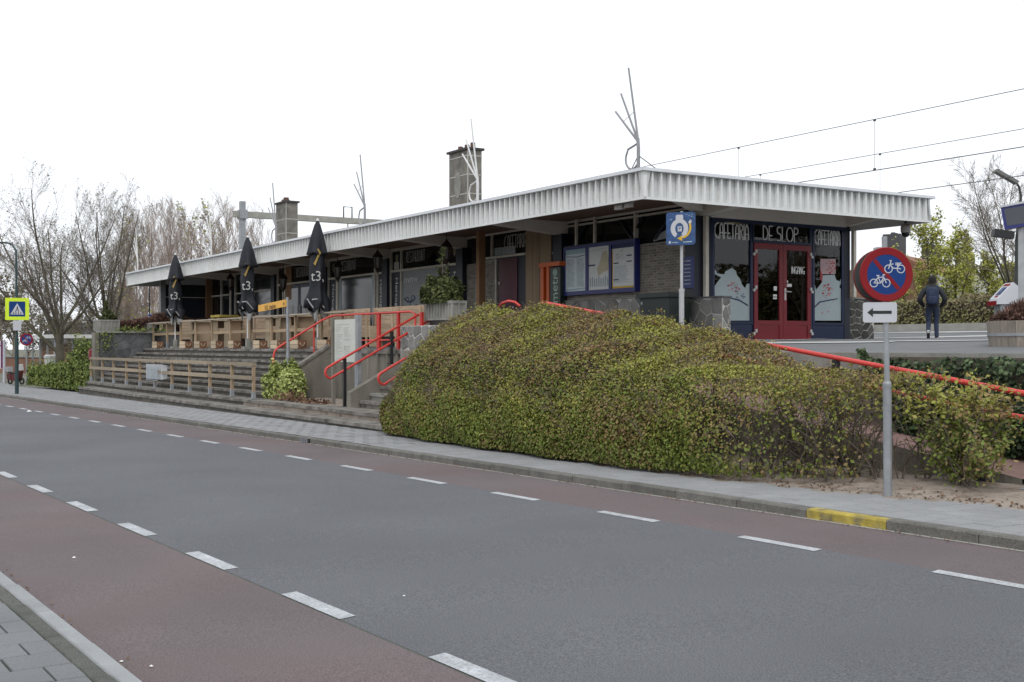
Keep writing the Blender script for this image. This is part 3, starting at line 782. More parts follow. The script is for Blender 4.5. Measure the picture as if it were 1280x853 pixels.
for i in range(1, 38):
    y = RY0+(RY1-RY0)*i/38; inst('rib', fme, st, (RX1+38+.004, y-18, ZB-1.8), (0, 0, pi/2))
# tapered cantilever beams under the canopy, one on each pilaster
COLX = [-25.72, -30.92, -36.0, -41.2, -46.4, -51.6]
for x in COLX:
    mb = MB(); mb.prism([(RY0+.16, 4.86), (RY0+.16, 4.945), (YW+.2, 4.945), (YW+.2, 4.58)], lambda u, v, d: (x+d, u, v), -.15, .15); part(mb, 'canopy_beam', 'soffit')
for y in (17.85, 22.42):
    mb = MB(); mb.prism([(RX1-.16, 4.84), (RX1-.16, 4.945), (XW-.2, 4.945), (XW-.2, 4.60)], lambda u, v, d: (u, y+d, v), -.13, .13); part(mb, 'canopy_beam', 'soffit')
mb = MB(); mb.bar((RX1-.25, RY0+.25, 4.90), (XW, YW, 4.78), .30, .12); part(mb, 'canopy_beam', 'soffit')
bx('ring_beam', 'soffit', XW-.12, XW+.07, 17.98, 22.29, 4.60, 4.938)
bx('ring_beam', 'soffit', -54.9, XW-.13, YW+.02, YW+.2, 4.885, 4.938)
bx('back_wall', 'brick_wall', -55, XW, 22.3, 22.5, 1.6, 4.94)
bx('side_wall', 'navy_panel', -55.1, -54.95, 17.75, 22.3, 1.6, 4.94)
bx('floor', 'concrete_far', -55, XW-.2, 17.9, 22.3, 1.6, 1.84)
# dark pilasters on the front
for x in COLX: bx('pilaster', 'navy_panel', x-.20, x+.20, YW-.16, YW+.15, 1.7, 4.62)
bx('corner_pilaster', 'navy_panel', -20.64, XW+.012, YW-.14, 18.0, 1.7, 4.62)
bx('end_pilaster', 'navy_panel', XW-.2, XW+.03, 22.27, 22.46, 1.7, 4.64)
for (x, y) in ((XW+.10, 17.78), (XW+.10, 22.52)):
    mb = MB(); mb.box(x-.045, x+.045, y-.045, y+.045, 2.75 if y < 20 else 2.9, 4.6 if y < 20 else 4.9); part(mb, 'white_post', 'mullion')
# ---------------- street-side bays
ZT1 = 4.18                                   # transom height
def pane(x0, x1, z0, z1, mat='glass_dark', dy=0, name='window_pane', p=st): return bx(name, mat, x0, x1, YW+.02-dy, YW+.05, z0, z1, p)
def mull(x, z0=1.75, z1=4.88, wd=.07): return bx('mullion', 'mullion', x-wd/2, x+wd/2, YW-.05, YW+.06, z0, z1)
def rail(x0, x1, z, h=.07): return bx('transom', 'mullion', x0, x1, YW-.045, YW+.055, z-h/2, z+h/2)
def vertical_words(x, word, ztop, zbot, size=.20, p=st):
    """white letters running down a dark panel"""
    mb = MB(); put_text(mb, FRONT((x, YW-.006, (ztop+zbot)/2)), word, size, 0, 0, .002, rot=-pi/2, sx=1.35)
    mb.build('lettering', 'letter_white', p)
def glazed_bay(xl, xr, kind):
    """window bay between two pilasters: side panels with words, a big centre light, upper lights"""
    a, b = xl+.20, xr-.20
    m1, m2 = a+.80, b-.78
    for x in (a+.035, m1, m2, b-.035): mull(x)
    rail(a+.07, m1-.035, ZT1); rail(m1+.035, m2-.035, ZT1); rail(m2+.035, b-.07, ZT1)
    rail(a+.07, b-.07, 4.86, .06)
    pane(a+.07, m1-.035, ZT1+.035, 4.83); pane(m1+.035, m2-.035, ZT1+.035, 4.83); pane(m2+.035, b-.07, ZT1+.035, 4.83)
    bx('dark_panel', 'navy_panel', a+.07, m1-.035, YW+.0, YW+.05, 1.75, ZT1-.035)
    bx('dark_panel', 'navy_panel', m2+.035, b-.07, YW+.0, YW+.05, 1.75, ZT1-.035)
    if kind == 'blind': pane(m1+.035, m2-.035, 1.75, ZT1-.035, 'blind', .01)
    else: pane(m1+.035, m2-.035, 1.75, ZT1-.035, 'glass_pane')
    vertical_words((a+m1)/2+.02, 'Hertog Jan', ZT1-.05, 2.35, .25); vertical_words((b+m2)/2+.04, 'Hertog Jan', ZT1-.05, 2.35, .25)
    mb = MB(); deco(mb, FRONT((0, YW+.018, 0)), 'RESTAURANT', .34, 1.30, m1+.28, 4.42, th=.022); mb.build('lettering', 'letter_pale', st)
    for x in ((a+m1)/2, (b+m2)/2):            # small crest over each dark panel
        mb = MB(); mb.prism([(-.08, .14), (.08, .14), (.08, -.04), (0, -.14), (-.08, -.04)], FRONT((x, YW+.018, 4.56)), 0, .006); mb.mi = 1
        mb.prism([(-.05, .10), (.05, .10), (.05, -.02), (0, -.09), (-.05, -.02)], FRONT((x, YW+.012, 4.56)), 0, .006); mb.build('crest', ['letter_pale', 'gold'], st)
    return a, m1, m2, b
a, m1, m2, b = glazed_bay(-36.0, -30.92, 'blind')
# line drawing of a face on the blind
mb = MB(); fn = FRONT((m1, YW+.005, 2.0))
def ink(pts, th=.03, mb=mb, fn=fn):
    for (p, q) in zip(pts, pts[1:]):
        dx, dy = q[0]-p[0], q[1]-p[1]; l = max(1e-5, sqrt(dx*dx+dy*dy)); nx, ny = -dy/l*th/2, dx/l*th/2
        mb.prism([(p[0]-nx, p[1]-ny), (q[0]-nx, q[1]-ny), (q[0]+nx, q[1]+ny), (p[0]+nx, p[1]+ny)], fn, 0, .004+.0004*(len(mb.f) % 7))
ink(arc(.55, .85, .38, .80, 170, 300, 12), .035); ink(arc(.55, 1.35, .42, .22, 200, 340, 8), .05)
ink(arc(.38, 1.22, .10, .07, 0, 360, 8), .03); ink(arc(.78, 1.25, .12, .08, 0, 360, 8), .03)
ink([(.60, 1.2), (.55, .95), (.66, .92)], .03); ink([(.75, .95), (1.05, 1.02), (1.18, .86), (.95, .80), (.85, .92)], .06); ink(arc(.6, .55, .2, .1, 190, 350, 6), .03)
mb.build('face_drawing', 'print_navy', st)
mb = MB(); put_text(mb, FRONT((m1+.62, YW+.005, 3.86)), 'nvmv', .34, 0, 0, .004, sx=1.3); mb.build('lettering', 'letter_white', st)
bx('white_card', 'letter_pale', a+.22, a+.58, YW+.0, YW+.016, ZT1+.05, ZT1+.30)
a, m1, m2, b = glazed_bay(-41.2, -36.0, 'glass')
bx('curtain', 'curtain', m1+.04, m1+.30, YW+.012, YW+.018, 1.76, 4.14); bx('curtain', 'frost', m2-.34, m2-.04, YW+.012, YW+.018, 1.76, 4.14)
bx('blue_bench_front', 'sign_blue', m1+.40, m2-.40, YW+.014, YW+.018, 1.8, 2.42)
# entrance bay
xl, xr = -46.4, -41.2
for x in (xl+.235, xl+1.1, xr-1.0, xr-.235): mull(x)
rail(xl+.27, xr-.27, ZT1); pane(xl+.27, xr-.27, ZT1+.035, 4.83); pane(xl+.27, xl+1.06, 1.75, ZT1-.035); pane(xr-.96, xr-.27, 1.75, ZT1-.035)
mb = MB(); deco(mb, FRONT((0, YW+.018, 0)), 'RESTAURANT', .34, 1.3, xl+2.2, 4.42, th=.022); mb.build('lettering', 'letter_pale', st)
bx('brown_panel', 'wood_brown', xl+1.15, xl+1.75, YW-.03, YW+.012, 3.55, 4.86)
for x0, x1 in ((xl+1.16, xl+2.58), (xl+2.62, xr-1.06)):
    d = bx('door', 'navy_frame', x0, x1, YW-.02, YW+.06, 1.8, 4.12); bx('glass', 'glass_dark', x0+.14, x1-.14, YW-.026, YW-.02, 2.0, 3.98, d)
    mb = MB(); mb.tube([(x1-.08 if x0 < xl+2 else x0+.08, YW-.07, z) for z in (2.7, 3.3)], .018, 6); mb.build('handle', 'steel_white', d)
    mb = MB(); fn = FRONT(((x0+x1)/2, YW-.026, 0)); mb.prism(arc(0, 3.15, .17, .17, 0, 360, 14)[:-1], fn, 0, .004); mb.box((x0+x1)/2-.12, (x0+x1)/2+.12, YW-.03, YW-.027, 2.6, 2.82); mb.build('sticker', 'letter_pale', d)
# two cafe-window bays at the left
for xl, xr in ((-51.6, -46.4), (-54.95, -51.6)):
    for x in (xl+.235, (xl+xr)/2, xr-.235): mull(x, 2.3 if xl > -54 else 1.8)
    rail(xl+.27, xr-.27, 4.02, .06); pane(xl+.27, xr-.27, 4.05, 4.86)
    bx('dark_panel', 'navy_panel', xl+.2, xr-.2, YW+.0, YW+.08, 1.75, 2.32); pane(xl+.27, xr-.27, 2.32, 3.99, 'glass_shop')
# glazed side screen at the left end, facing the street corner
scx = -55.0
bx('screen_panel', 'navy_panel', scx-.05, scx+.05, 15.5, YW, 1.65, 3.95); bx('screen_glass', 'glass_pane', scx-.02, scx+.02, 15.5, YW, 3.98, 4.55)
bx('screen_rail', 'mullion', scx-.06, scx+.06, 15.45, YW, 3.95, 3.98); bx('screen_post', 'galv', scx-.14, scx+.10, 15.28, 15.5, 1.65, 4.90)
bx('brown_post', 'wood_brown', scx+.12, scx+.36, YW-.26, YW-.02, 1.7, 4.93)
pxp = onY(595.2, 330, YW-.70).x
bx('brown_post', 'wood_brown', pxp, pxp+.17, YW-.70, YW-.50, 1.7, 4.93)
bx('white_post', 'conc_light', pxp-.05, pxp-.004, YW-.69, YW-.55, 1.7, 3.5)
# bay with the brown boards, the plum door and the metro gate
b0 = bx('brick_strip', 'mortar', -30.72, -29.95, YW+.0, YW+.12, 1.7, 4.12)
def bricks(parent, x0, x1, z0, z1, y, bw=.21, bh=.062, g=.012):
    mb = MB(); r = 0; z = z0+.005
    while z+bh <= z1:
        x = x0-(bw/2 if r % 2 else 0)
        while x < x1:
            a, b = max(x, x0+.003), min(x+bw-g, x1-.003)
            if b-a > .03: mb.box(a, b, y-.012+R_.uniform(-.003, .003), y+.01, z, z+bh-g)
            x += bw
        z += bh; r += 1
    o = mb.build('brick', 'brick_wall', parent); o['kind'] = 'stuff'
bricks(b0, -30.72, -29.95, 1.75, 4.12, YW)
bx('window_pane', 'glass_dark', -30.70, -29.95, YW+.0, YW+.05, 4.14, 4.86)
cx0, cx1 = -29.87, -27.45
bx('dark_panel', 'navy_panel', cx0+.36, cx1, YW+.0, YW+.08, 1.72, ZT1+.02)
cb = bx('brick_strip', 'mortar', cx0, cx0+.85, YW-.01, YW-.001, 2.0, ZT1-.0); bricks(cb, cx0, cx0+.85, 2.02, ZT1-.02, YW-.01, .2, .06)
dr = bx('door', 'door_plum', cx0+1.0, cx0+1.98, YW-.03, YW+.0, 1.95, ZT1-.02)
mb = MB(); mb.box(cx0+1.04, cx0+1.10, YW-.06, YW-.03, 3.44, 3.52); mb.box(cx0+1.78, cx0+1.83, YW-.06, YW-.03, 2.75, 2.81); mb.build('handle', 'steel_white', dr)
rail(cx0+.30, cx1-.02, ZT1+.05, .06); mull(cx0+.86, 1.9, ZT1, .06); mull(cx0+.62, ZT1+.08, 4.88, .05)
pane(cx0, cx1, ZT1+.09, 4.88); bx('curtain', 'curtain', cx0+.7, cx1-.6, YW+.012, YW+.018, ZT1+.1, ZT1+.32)
mb = MB(); deco(mb, FRONT((0, YW+.018, 0)), 'CAFETARIA', .36, 1.15, cx1-1.18, 4.44, th=.026); mb.build('lettering', 'letter_pale', st)
for i in range(7): bx('wall_board', 'wood_wall', cx1+.03+i*.178, cx1+.03+i*.178+.172, YW-.05+R_.uniform(-.006, .006), YW+.08, 1.7, 4.88)
bx('dark_panel', 'navy_panel', -26.18, -25.93, YW+.0, YW+.05, 3.9, 4.86); bx('ledge', 'mullion', -26.18, -25.93, YW-.02, YW+.06, 4.15, 4.18)
# orange metro gate
YG = YW-.30
def gx(px): return onY(px, 350, YG).x
def gzz(py): return onY(688, py, YG).z
mg = thing('metro_gate', 'orange portal with a black upright panel reading metro beside the poster case', 'metro gate', (gx(688), YG+.15, 1.75))
ztop = gzz(333.5)
mb = MB(); mb.box(gx(675.5), gx(679.3), YG, YG+.20, 1.72, ztop); mb.box(gx(683), gx(686.2), YG, YG+.20, 1.72, ztop); mb.box(gx(674.5), gx(700.5), YG-.03, YG+.21, ztop+.002, gzz(328)); mb.build('frame', 'orange', mg)
mb = MB(); mb.box(gx(679.3)+.002, gx(683)-.002, YG+.10, YG+.18, 1.72, ztop); mb.build('recess_panel', 'orange_dark', mg)
mb = MB(); mb.box(gx(686.2)+.002, gx(699.5), YG+.02, YG+.18, 1.72, ztop-.03); bp = mb.build('black_panel', 'metro_black', mg)
mb = MB(); ctr = gx(693)
put_text(mb, FRONT((ctr, YG+.02, gzz(361.5))), 'metr', .42, 0, 0, .003, rot=pi/2, sx=.92)
czz = gzz(341.5)
for rr in (.10, .066, .033):
    pts = arc(0, 0, rr, rr, 0, 360, 18)
    for (p, q) in zip(pts, pts[1:]): mb.prism([p, q, (q[0]*(1-.022/rr), q[1]*(1-.022/rr)), (p[0]*(1-.022/rr), p[1]*(1-.022/rr))], FRONT((ctr, YG+.02, czz)), 0, .005)
mb.build('lettering', 'metro_text', bp)
# bay at the corner: brick wall on a stone plinth, dark opening above
bw = bx('front_wall', 'mortar', -25.52, -20.64, YW+.0, YW+.14, 1.7, 4.12)
bricks(bw, -25.52, -20.66, 2.86, 4.12, YW)
pl = bx('plinth', 'pointing', -25.50, -20.9, YW-.12, YW-.001, 1.7, 2.84); bx('plinth_cap', 'conc_planter', -25.52, -20.9, YW-.15, YW-.001, 2.842, 2.875)
PLINTH = pl
bx('window_pane', 'glass_dark', -25.52, -20.64, YW+.05, YW+.10, 4.14, 4.88)
for x in (-22.6,): mull(x, 4.12, 4.88, .06)
rail(-25.5, -20.66, 4.80, .04)
for (p, q) in (((-25.3, 4.2), (-24.6, 4.82)), ((-23.3, 4.82), (-22.7, 4.2)), ((-21.9, 4.2), (-21.2, 4.82)), ((-22.9, 4.2), (-22.3, 4.82))):
    mb = MB(); mb.bar((p[0], YW+.045, p[1]), (q[0], YW+.045, q[1]), .03, .12, (0, 1, 0)); part(mb, 'strut', 'navy_panel')
mb = MB(); mb.prism([(-22.0, 4.16), (-21.05, 4.24), (-21.05, 4.40), (-21.4, 4.42), (-21.9, 4.30)], FRONT((0, YW+.045, 0)), 0, .004); part(mb, 'white_cloth', 'curtain')
# ---------------- right-hand shop front
def sbx(name, mat, y0, y1, z0, z1, d0=-.05, d1=.0, p=st): return bx(name, mat, XW+d0, XW+d1, y0, y1, z0, z1, p)
for y0, y1 in ((18.0, 18.03), (19.26, 19.285), (21.125, 21.19), (22.262, 22.27)): sbx('window_frame', 'navy_frame', y0, y1, 1.80, 4.519, -.10, .02)
sbx('window_frame', 'navy_frame', 18.03, 19.26, 1.80, 2.21, -.10, -.031); sbx('window_frame', 'navy_frame', 21.19, 22.262, 1.80, 2.21, -.10, -.031)
bx('shop_partition', 'shop_wall', -26.6, -26.5, 17.92, 22.29, 1.84, 4.9); bx('shop_ceiling', 'shop_wall', -26.49, XW-.14, 17.92, 22.29, 4.60, 4.66)
bx('shop_lining', 'shop_wall', -26.49, XW-.14, 22.2, 22.28, 1.85, 4.59); bx('shop_lining', 'shop_wall', -26.49, XW-.26, 17.92, 17.96, 1.85, 4.59)
mb = MB(); mb.lathe([(.16, .0), (.13, .10), (.02, .16)], (-21.9, 20.05, 4.20), 14); mb.tube([(-21.9, 20.05, 4.35), (-21.9, 20.05, 4.6)], .012, 6); part(mb, 'ceiling_lamp', 'lamp_yellow')
ct = thing('shop_counter', 'red fronted serving counter inside the shop, seen dimly through the glass door', 'counter', (-23.4, 20.2, 1.85))
mb = MB(); mb.box(-23.7, -23.0, 18.6, 21.6, 1.852, 2.86); mb.build('body', 'door_red', ct); mb = MB(); mb.box(-23.75, -22.92, 18.55, 21.65, 2.862, 2.91); mb.build('top', 'steel_white', ct)
mbd = thing('menu_board', 'pale menu board on the inner wall of the shop behind the counter', 'menu board', (-26.4, 20.3, 3.6))
mb = MB(); mb.box(-26.49, -26.44, 19.0, 21.7, 3.2, 4.1); pn_ = mb.build('panel', 'poster_warm', mbd)
mb = MB()
for k in range(6):
    for q in range(3): mb.box(-26.438, -26.43, 19.15+q*.85, 19.75+q*.85, 3.3+k*.12, 3.35+k*.12)
o_ = mb.build('print', 'print', pn_); o_['kind'] = 'stuff'
sl_ = thing('white_table', 'white cafe table standing just inside the glass door', 'table', (-21.6, 19.7, 1.85))
mb = MB(); mb.lathe([(.30, .70), (.32, .72), (.32, .74)], (-21.6, 19.75, 1.85), 16); mb.build('top', 'steel_white', sl_); mb = MB(); mb.tube([(-21.6, 19.75, 1.86), (-21.6, 19.75, 2.54)], .03, 8); mb.lathe([(.2, 0), (.2, .02)], (-21.6, 19.75, 1.852), 14); mb.build('leg', 'galv', sl_)
# window frames proper
sbx('lintel', 'navy_frame', 18.0, 22.27, 4.52, 4.597, -.03, .035)
def shop_window(y0, y1, z0, z1):
    f = sbx('window', 'navy_frame', y0-.07, y0, z0-.06, 4.52, -.03, .03)
    sbx('frame', 'navy_frame', y1, y1+.07, z0-.06, 4.519, -.03, .03, f); sbx('frame', 'navy_frame', y0, y1, z0-.06, z0, -.03, .03, f)
    sbx('pane', 'clear_glass', y0, y1, z0, z1, -.018, -.008, f); return f
def spoly(name, mat, pix, parent, d=.002, X=XW):
    pts = [onX(px, py, X) for px, py in pix]
    mb = MB(); mb.prism([(p.y, p.z) for p in pts], lambda u, v, dd: (XW-.008+dd, u, v), 0, d); return mb.build(name, mat, parent)
def Z7(l): return [(870+a/4.738, 260+b/4.738) for a, b in l]
w1 = shop_window(18.10, 19.19, 2.27, 4.50); w2 = shop_window(21.26, 22.19, 2.27, 4.50); tr = shop_window(19.30, 21.10, 4.16, 4.50)
sbx('kick_panel', 'navy_frame', 18.02, 19.24, 1.84, 2.20, -.03, .02); sbx('kick_panel', 'navy_frame', 21.20, 22.26, 1.84, 2.20, -.03, .02)
for (win, y0, wd, txt) in ((w1, 18.13, 1.03, 'CAFETARIA'), (tr, 19.62, 1.12, 'DE SLOP'), (w2, 21.29, .87, 'CAFETARIA')):
    mb = MB(); deco(mb, SIDE((XW-.008, 0, 0)), txt, .335, wd, y0, 4.155 if win is not tr else 4.165, .004, .026); mb.build('lettering', 'letter_white', win)
spoly('frosted_figure', 'frost', Z7([(108, 668), (108, 470), (128, 440), (150, 412), (112, 392), (108, 372), (118, 368), (126, 388), (168, 395), (176, 376), (214, 357), (238, 374), (244, 400), (262, 420), (272, 452), (292, 478), (302, 452), (324, 446), (324, 668)]), w1)
spoly('frosted_figure', 'frost', Z7([(697, 668), (697, 470), (704, 452), (712, 484), (726, 470), (748, 440), (752, 400), (822, 396), (832, 428), (852, 436), (866, 404), (884, 388), (878, 404), (862, 440), (850, 470), (884, 505), (884, 668)]), w2)
def flat(name, mat, l, parent, d): spoly(name, mat, Z7(l), parent, d)
flat('poster_card', 'frost_pink', [(738, 302), (828, 302), (828, 392), (738, 392)], w2, .003)
rr = random.Random(4)
def petals(parent, cx, cy, rx, ry, n, mats, d):
    for m in mats:
        mb = MB()
        for i in range(n):
            a = rr.uniform(0, 2*pi); k = sqrt(rr.random()); x, y = cx+cos(a)*rx*k, cy+sin(a)*ry*k; s = rr.uniform(4, 9)
            q = [onX(870+(x+s*cos(t))/4.738, 260+(y+s*sin(t)*rr.uniform(.5, 1))/4.738, XW) for t in (0, 1.3, 2.5, 3.9, 5.2)]
            mb.prism([(p.y, p.z) for p in q], lambda u, v, dd: (XW-.008+dd, u, v), 0, d+rr.uniform(0, .002))
        mb.build('flower_print', m, parent)['kind'] = 'stuff'
petals(w2, 800, 345, 26, 42, 16, ['poster_red'], .005); petals(w2, 775, 490, 34, 40, 12, ['frost_pink', 'poster_red', 'print_pale'], .005); petals(w2, 770, 590, 60, 60, 10, ['frost_pink'], .004)
petals(w1, 225, 470, 34, 34, 9, ['poster_red', 'frost_pink', 'print_pale'], .005); petals(w1, 255, 520, 36, 26, 10, ['print'], .005)
flat('branch_print', 'print_navy', [(205, 530), (262, 545), (310, 575), (306, 582), (258, 553), (203, 537)], w1, .0085); flat('branch_print', 'print_navy', [(702, 585), (730, 555), (780, 545), (840, 535), (840, 541), (782, 552), (735, 562), (706, 590)], w2, .0085)
flat('red_edge', 'poster_red', [(736, 356), (752, 404), (745, 440), (738, 420)], w2, .004)
# red double door
for s, (y0, y1) in enumerate(((19.29, 20.20), (20.21, 21.12))):
    d = sbx('door', 'door_red', y0, y0+.115, 1.86, 4.09, -.03, .045)
    sbx('frame', 'door_red', y1-.115, y1, 1.86, 4.09, -.03, .045, d); sbx('frame', 'door_red', y0+.115, y1-.115, 3.96, 4.09, -.03, .045, d)
    sbx('frame', 'door_red', y0+.115, y1-.115, 2.20, 2.30, -.03, .045, d); sbx('lower_panel', 'door_red', y0+.115, y1-.115, 1.86, 2.20, -.03, .030, d)
    sbx('glass', 'clear_glass', y0+.115, y1-.115, 2.30, 3.96, .002, .012, d)
    hy = y0-.01 if s == 0 else y1+.01
    for z in (2.02, 3.02, 3.85):
        mb = MB(); k = -1 if s else 1; mb.box(XW+.045, XW+.085, hy-.02+k*.04, hy+.03+k*.04, z, z+.075); mb.box(XW+.045, XW+.085, hy-.03-k*.01, hy+.02-k*.01, z-.055, z+.005); mb.build('hinge', 'steel_white', d)
    if s:
        mb = MB(); mb.box(XW+.046, XW+.052, y0+.035, y0+.085, 2.78, 3.06); mb.tube([(XW+.05, y0+.06, 2.98), (XW+.10, y0+.06, 2.98), (XW+.10, y0+.20, 2.98)], .013, 8); mb.build('handle', 'steel_white', d)
        mb = MB(); deco(mb, SIDE((XW+.012, 0, 0)), 'INGANG', .16, .42, y0+.30, 3.42, .003, .016); mb.build('lettering', 'letter_white', d)
        sbx('sticker', 'letter_white', y0+.13, y0+.30, 3.10, 3.17, .012, .016, d); sbx('sticker', 'letter_white', y0+.14, y0+.18, 3.20, 3.25, .012, .016, d)
    else:
        for z0, h, dy in ((3.00, .10, .02), (2.86, .05, .0), (2.80, .04, .0)): sbx('sticker', 'letter_white', y1-.29+dy, y1-.17, z0, z0+h, .012, .016, d)
bx('door_step', 'platform_pale', XW+.02, XW+.34, 19.1, 21.3, 1.72, 1.858)
# pier and wing wall of irregular stones
pier = thing('stone_pier', 'low pier of dark irregular stones right of the red double door', 'stone wall', (XW, 22.9, 1.8))
mb = MB(); mb.box(XW-.3, XW-.001, 22.46, 23.35, 1.6, 2.86); mb.build('core', 'pointing', pier)
mb = MB(); mb.box(XW-.32, XW+.03, 22.44, 23.37, 2.862, 2.90); mb.build('coping', 'conc_planter', pier)
stones(pier, [(22.47, 1.84), (23.34, 1.84), (23.34, 2.86), (22.47, 2.86)], SIDE((XW, 0, 0)), .21, 'stone_dark', 21, .022)
wing = thing('stone_wing_wall', 'low wall of pale irregular stones projecting from the station corner, left of the shop window', 'stone wall', (-20, 17.3, 1.8))
mb = MB(); mb.box(-20.95, -19.13, 17.22, 17.44, 1.6, 2.74); mb.build('core', 'pointing', wing)
mb = MB(); mb.box(-20.70, -19.10, 17.19, 17.46, 2.742, 2.775); mb.build('coping', 'stone_grey', wing)
mb = MB(); mb.box(-21.03, -20.952, 17.16, 17.44, 1.6, 2.80); mb.box(-20.95, -20.30, 17.18, 17.36, 2.776, 2.83); mb.build('edge_slat', 'conc_light', wing)
stones(wing, [(17.23, 1.78), (17.43, 1.78), (17.43, 2.74), (17.23, 2.74)], SIDE((-19.13, 0, 0)), .3, 'stone', 28, .028)
stones(wing, [(-20.94, 1.74), (-19.14, 1.74), (-19.14, 2.74), (-20.94, 2.74)], FRONT((0, 17.22, 0)), .34, 'stone', 27, .028)
stones(PLINTH, [(-25.48, 1.74), (-20.92, 1.74), (-20.92, 2.84), (-25.48, 2.84)], FRONT((0, YW-.12, 0)), .36, 'stone', 31, .028)
# ---------------- chimneys
def chimney(x0, x1, y0, y1, ztop, pots, oval):
    c = bx('chimney', 'chimney', x0, x1, y0, y1, 5.08, ztop)
    bx('cap', 'chimney_cap', x0-.07, x1+.07, y0-.07, y1+.07, ztop+.001, ztop+.075, c)
    mb = MB(); z = 5.45
    while z < ztop-.2:
        mb.box(x0-.008, x1+.008, y0-.008, y1+.008, z, z+.035); z += .62
    mb.box(x1-.018, x1+.010, y0-.010, y0+.018, 5.08, ztop-.001)
    mb.build('mortar_joint', 'chimney_joint', c)
    for (x, y, r, h) in pots:
        mb = MB(); mb.lathe([(r, 0), (r*.92, h), (r*.6, h)], (x, y, ztop+.09), 10); mb.build('chimney_pot', 'terracotta', c)
    if oval:
        mb = MB(); mb.prism(arc((x0+x1)/2-.02, ztop-1.10, .21, .44, 0, 360, 20)[:-1], FRONT((0, y0, 0)), 0, .02); mb.build('oval_tablet', 'conc_planter', c)
    return c
pR = onY(584.6, 200, 19.4); zc = onY(584.6, 187, 19.4).z
xl = onY(561.5, 200, 19.4).x
chimney(xl, pR.x, 19.4, 19.93, zc, [(xl+.42, 19.6, .09, .13), (xl+.72, 19.68, .09, .16), (xl+.98, 19.75, .09, .20)], True)
pR = onY(357.5, 260, 19.4); xl = onY(345, 260, 19.4).x; zc = onY(357, 253, 19.4).z
chimney(xl, pR.x, 19.4, 19.95, zc, [(xl+.55, 19.65, .20, .10), (xl+.60, 19.65, .13, .19)], False)
bx('roof_vent', 'roofing', onY(606, 225, 17).x, onY(618, 225, 17).x, 17, 17.5, 5.08, 5.32); bx('roof_vent', 'roofing', onY(500, 270, 18).x, onY(507, 270, 18).x, 18, 18.3, 5.08, 5.50)
bx('roof_vent', 'roofing', -19.35, -18.6, 15.0, 15.4, 5.08, 5.20)
# ---------------- fixtures hung on the station, each its own thing
def lantern(x, z, i, where):
    t = thing('wall_lantern', where, 'lantern', (x, YW-1.0, z), group='lanterns under the canopy')
    mb = MB(); mb.lathe([(.02, .34), (.04, .30), (.18, .12), (.17, .10)], n=6); mb.build('hood', 'lantern', t, world=False)
    mb = MB()
    for k in range(6):
        a = pi*k/3; mb.bar((.15*cos(a), .15*sin(a), .10), (.09*cos(a), .09*sin(a), -.25), .022, .022)
    mb.lathe([(.03, -.40), (.05, -.33), (.10, -.25), (.09, -.27)], n=6); mb.build('cage', 'lantern', t, world=False)
    mb = MB(); mb.lathe([(.08, -.24), (.135, .09)], n=6); mb.build('glass', 'lantern_glass', t, world=False)
    mb = MB(); mb.tube([(0, 0, .33), (0, 0, 4.94-z)], .012, 6); mb.build('hanger', 'lantern', t, world=False)
    mb = MB(); mb.tube([(0, 0, -.40), (0, 0, 1.75-z)], [.035, .045], 8); mb.build('post', 'lamp_post_cream', t, world=False)
for i, (px, py, wh) in enumerate(((558, 305, 'dark six-sided lantern behind the conifer in the concrete planter'), (472, 322, 'dark six-sided lantern between the parasol and the face window'),
        (422, 338, 'dark lantern right of the third parasol at the entrance'), (354, 352, 'dark lantern between the two right parasols'), (288, 350, 'dark lantern next to the brown corner post at the left'))):
    p = onY(px, py, YW-1.0); lantern(p.x, min(p.z, 4.45), i, wh)
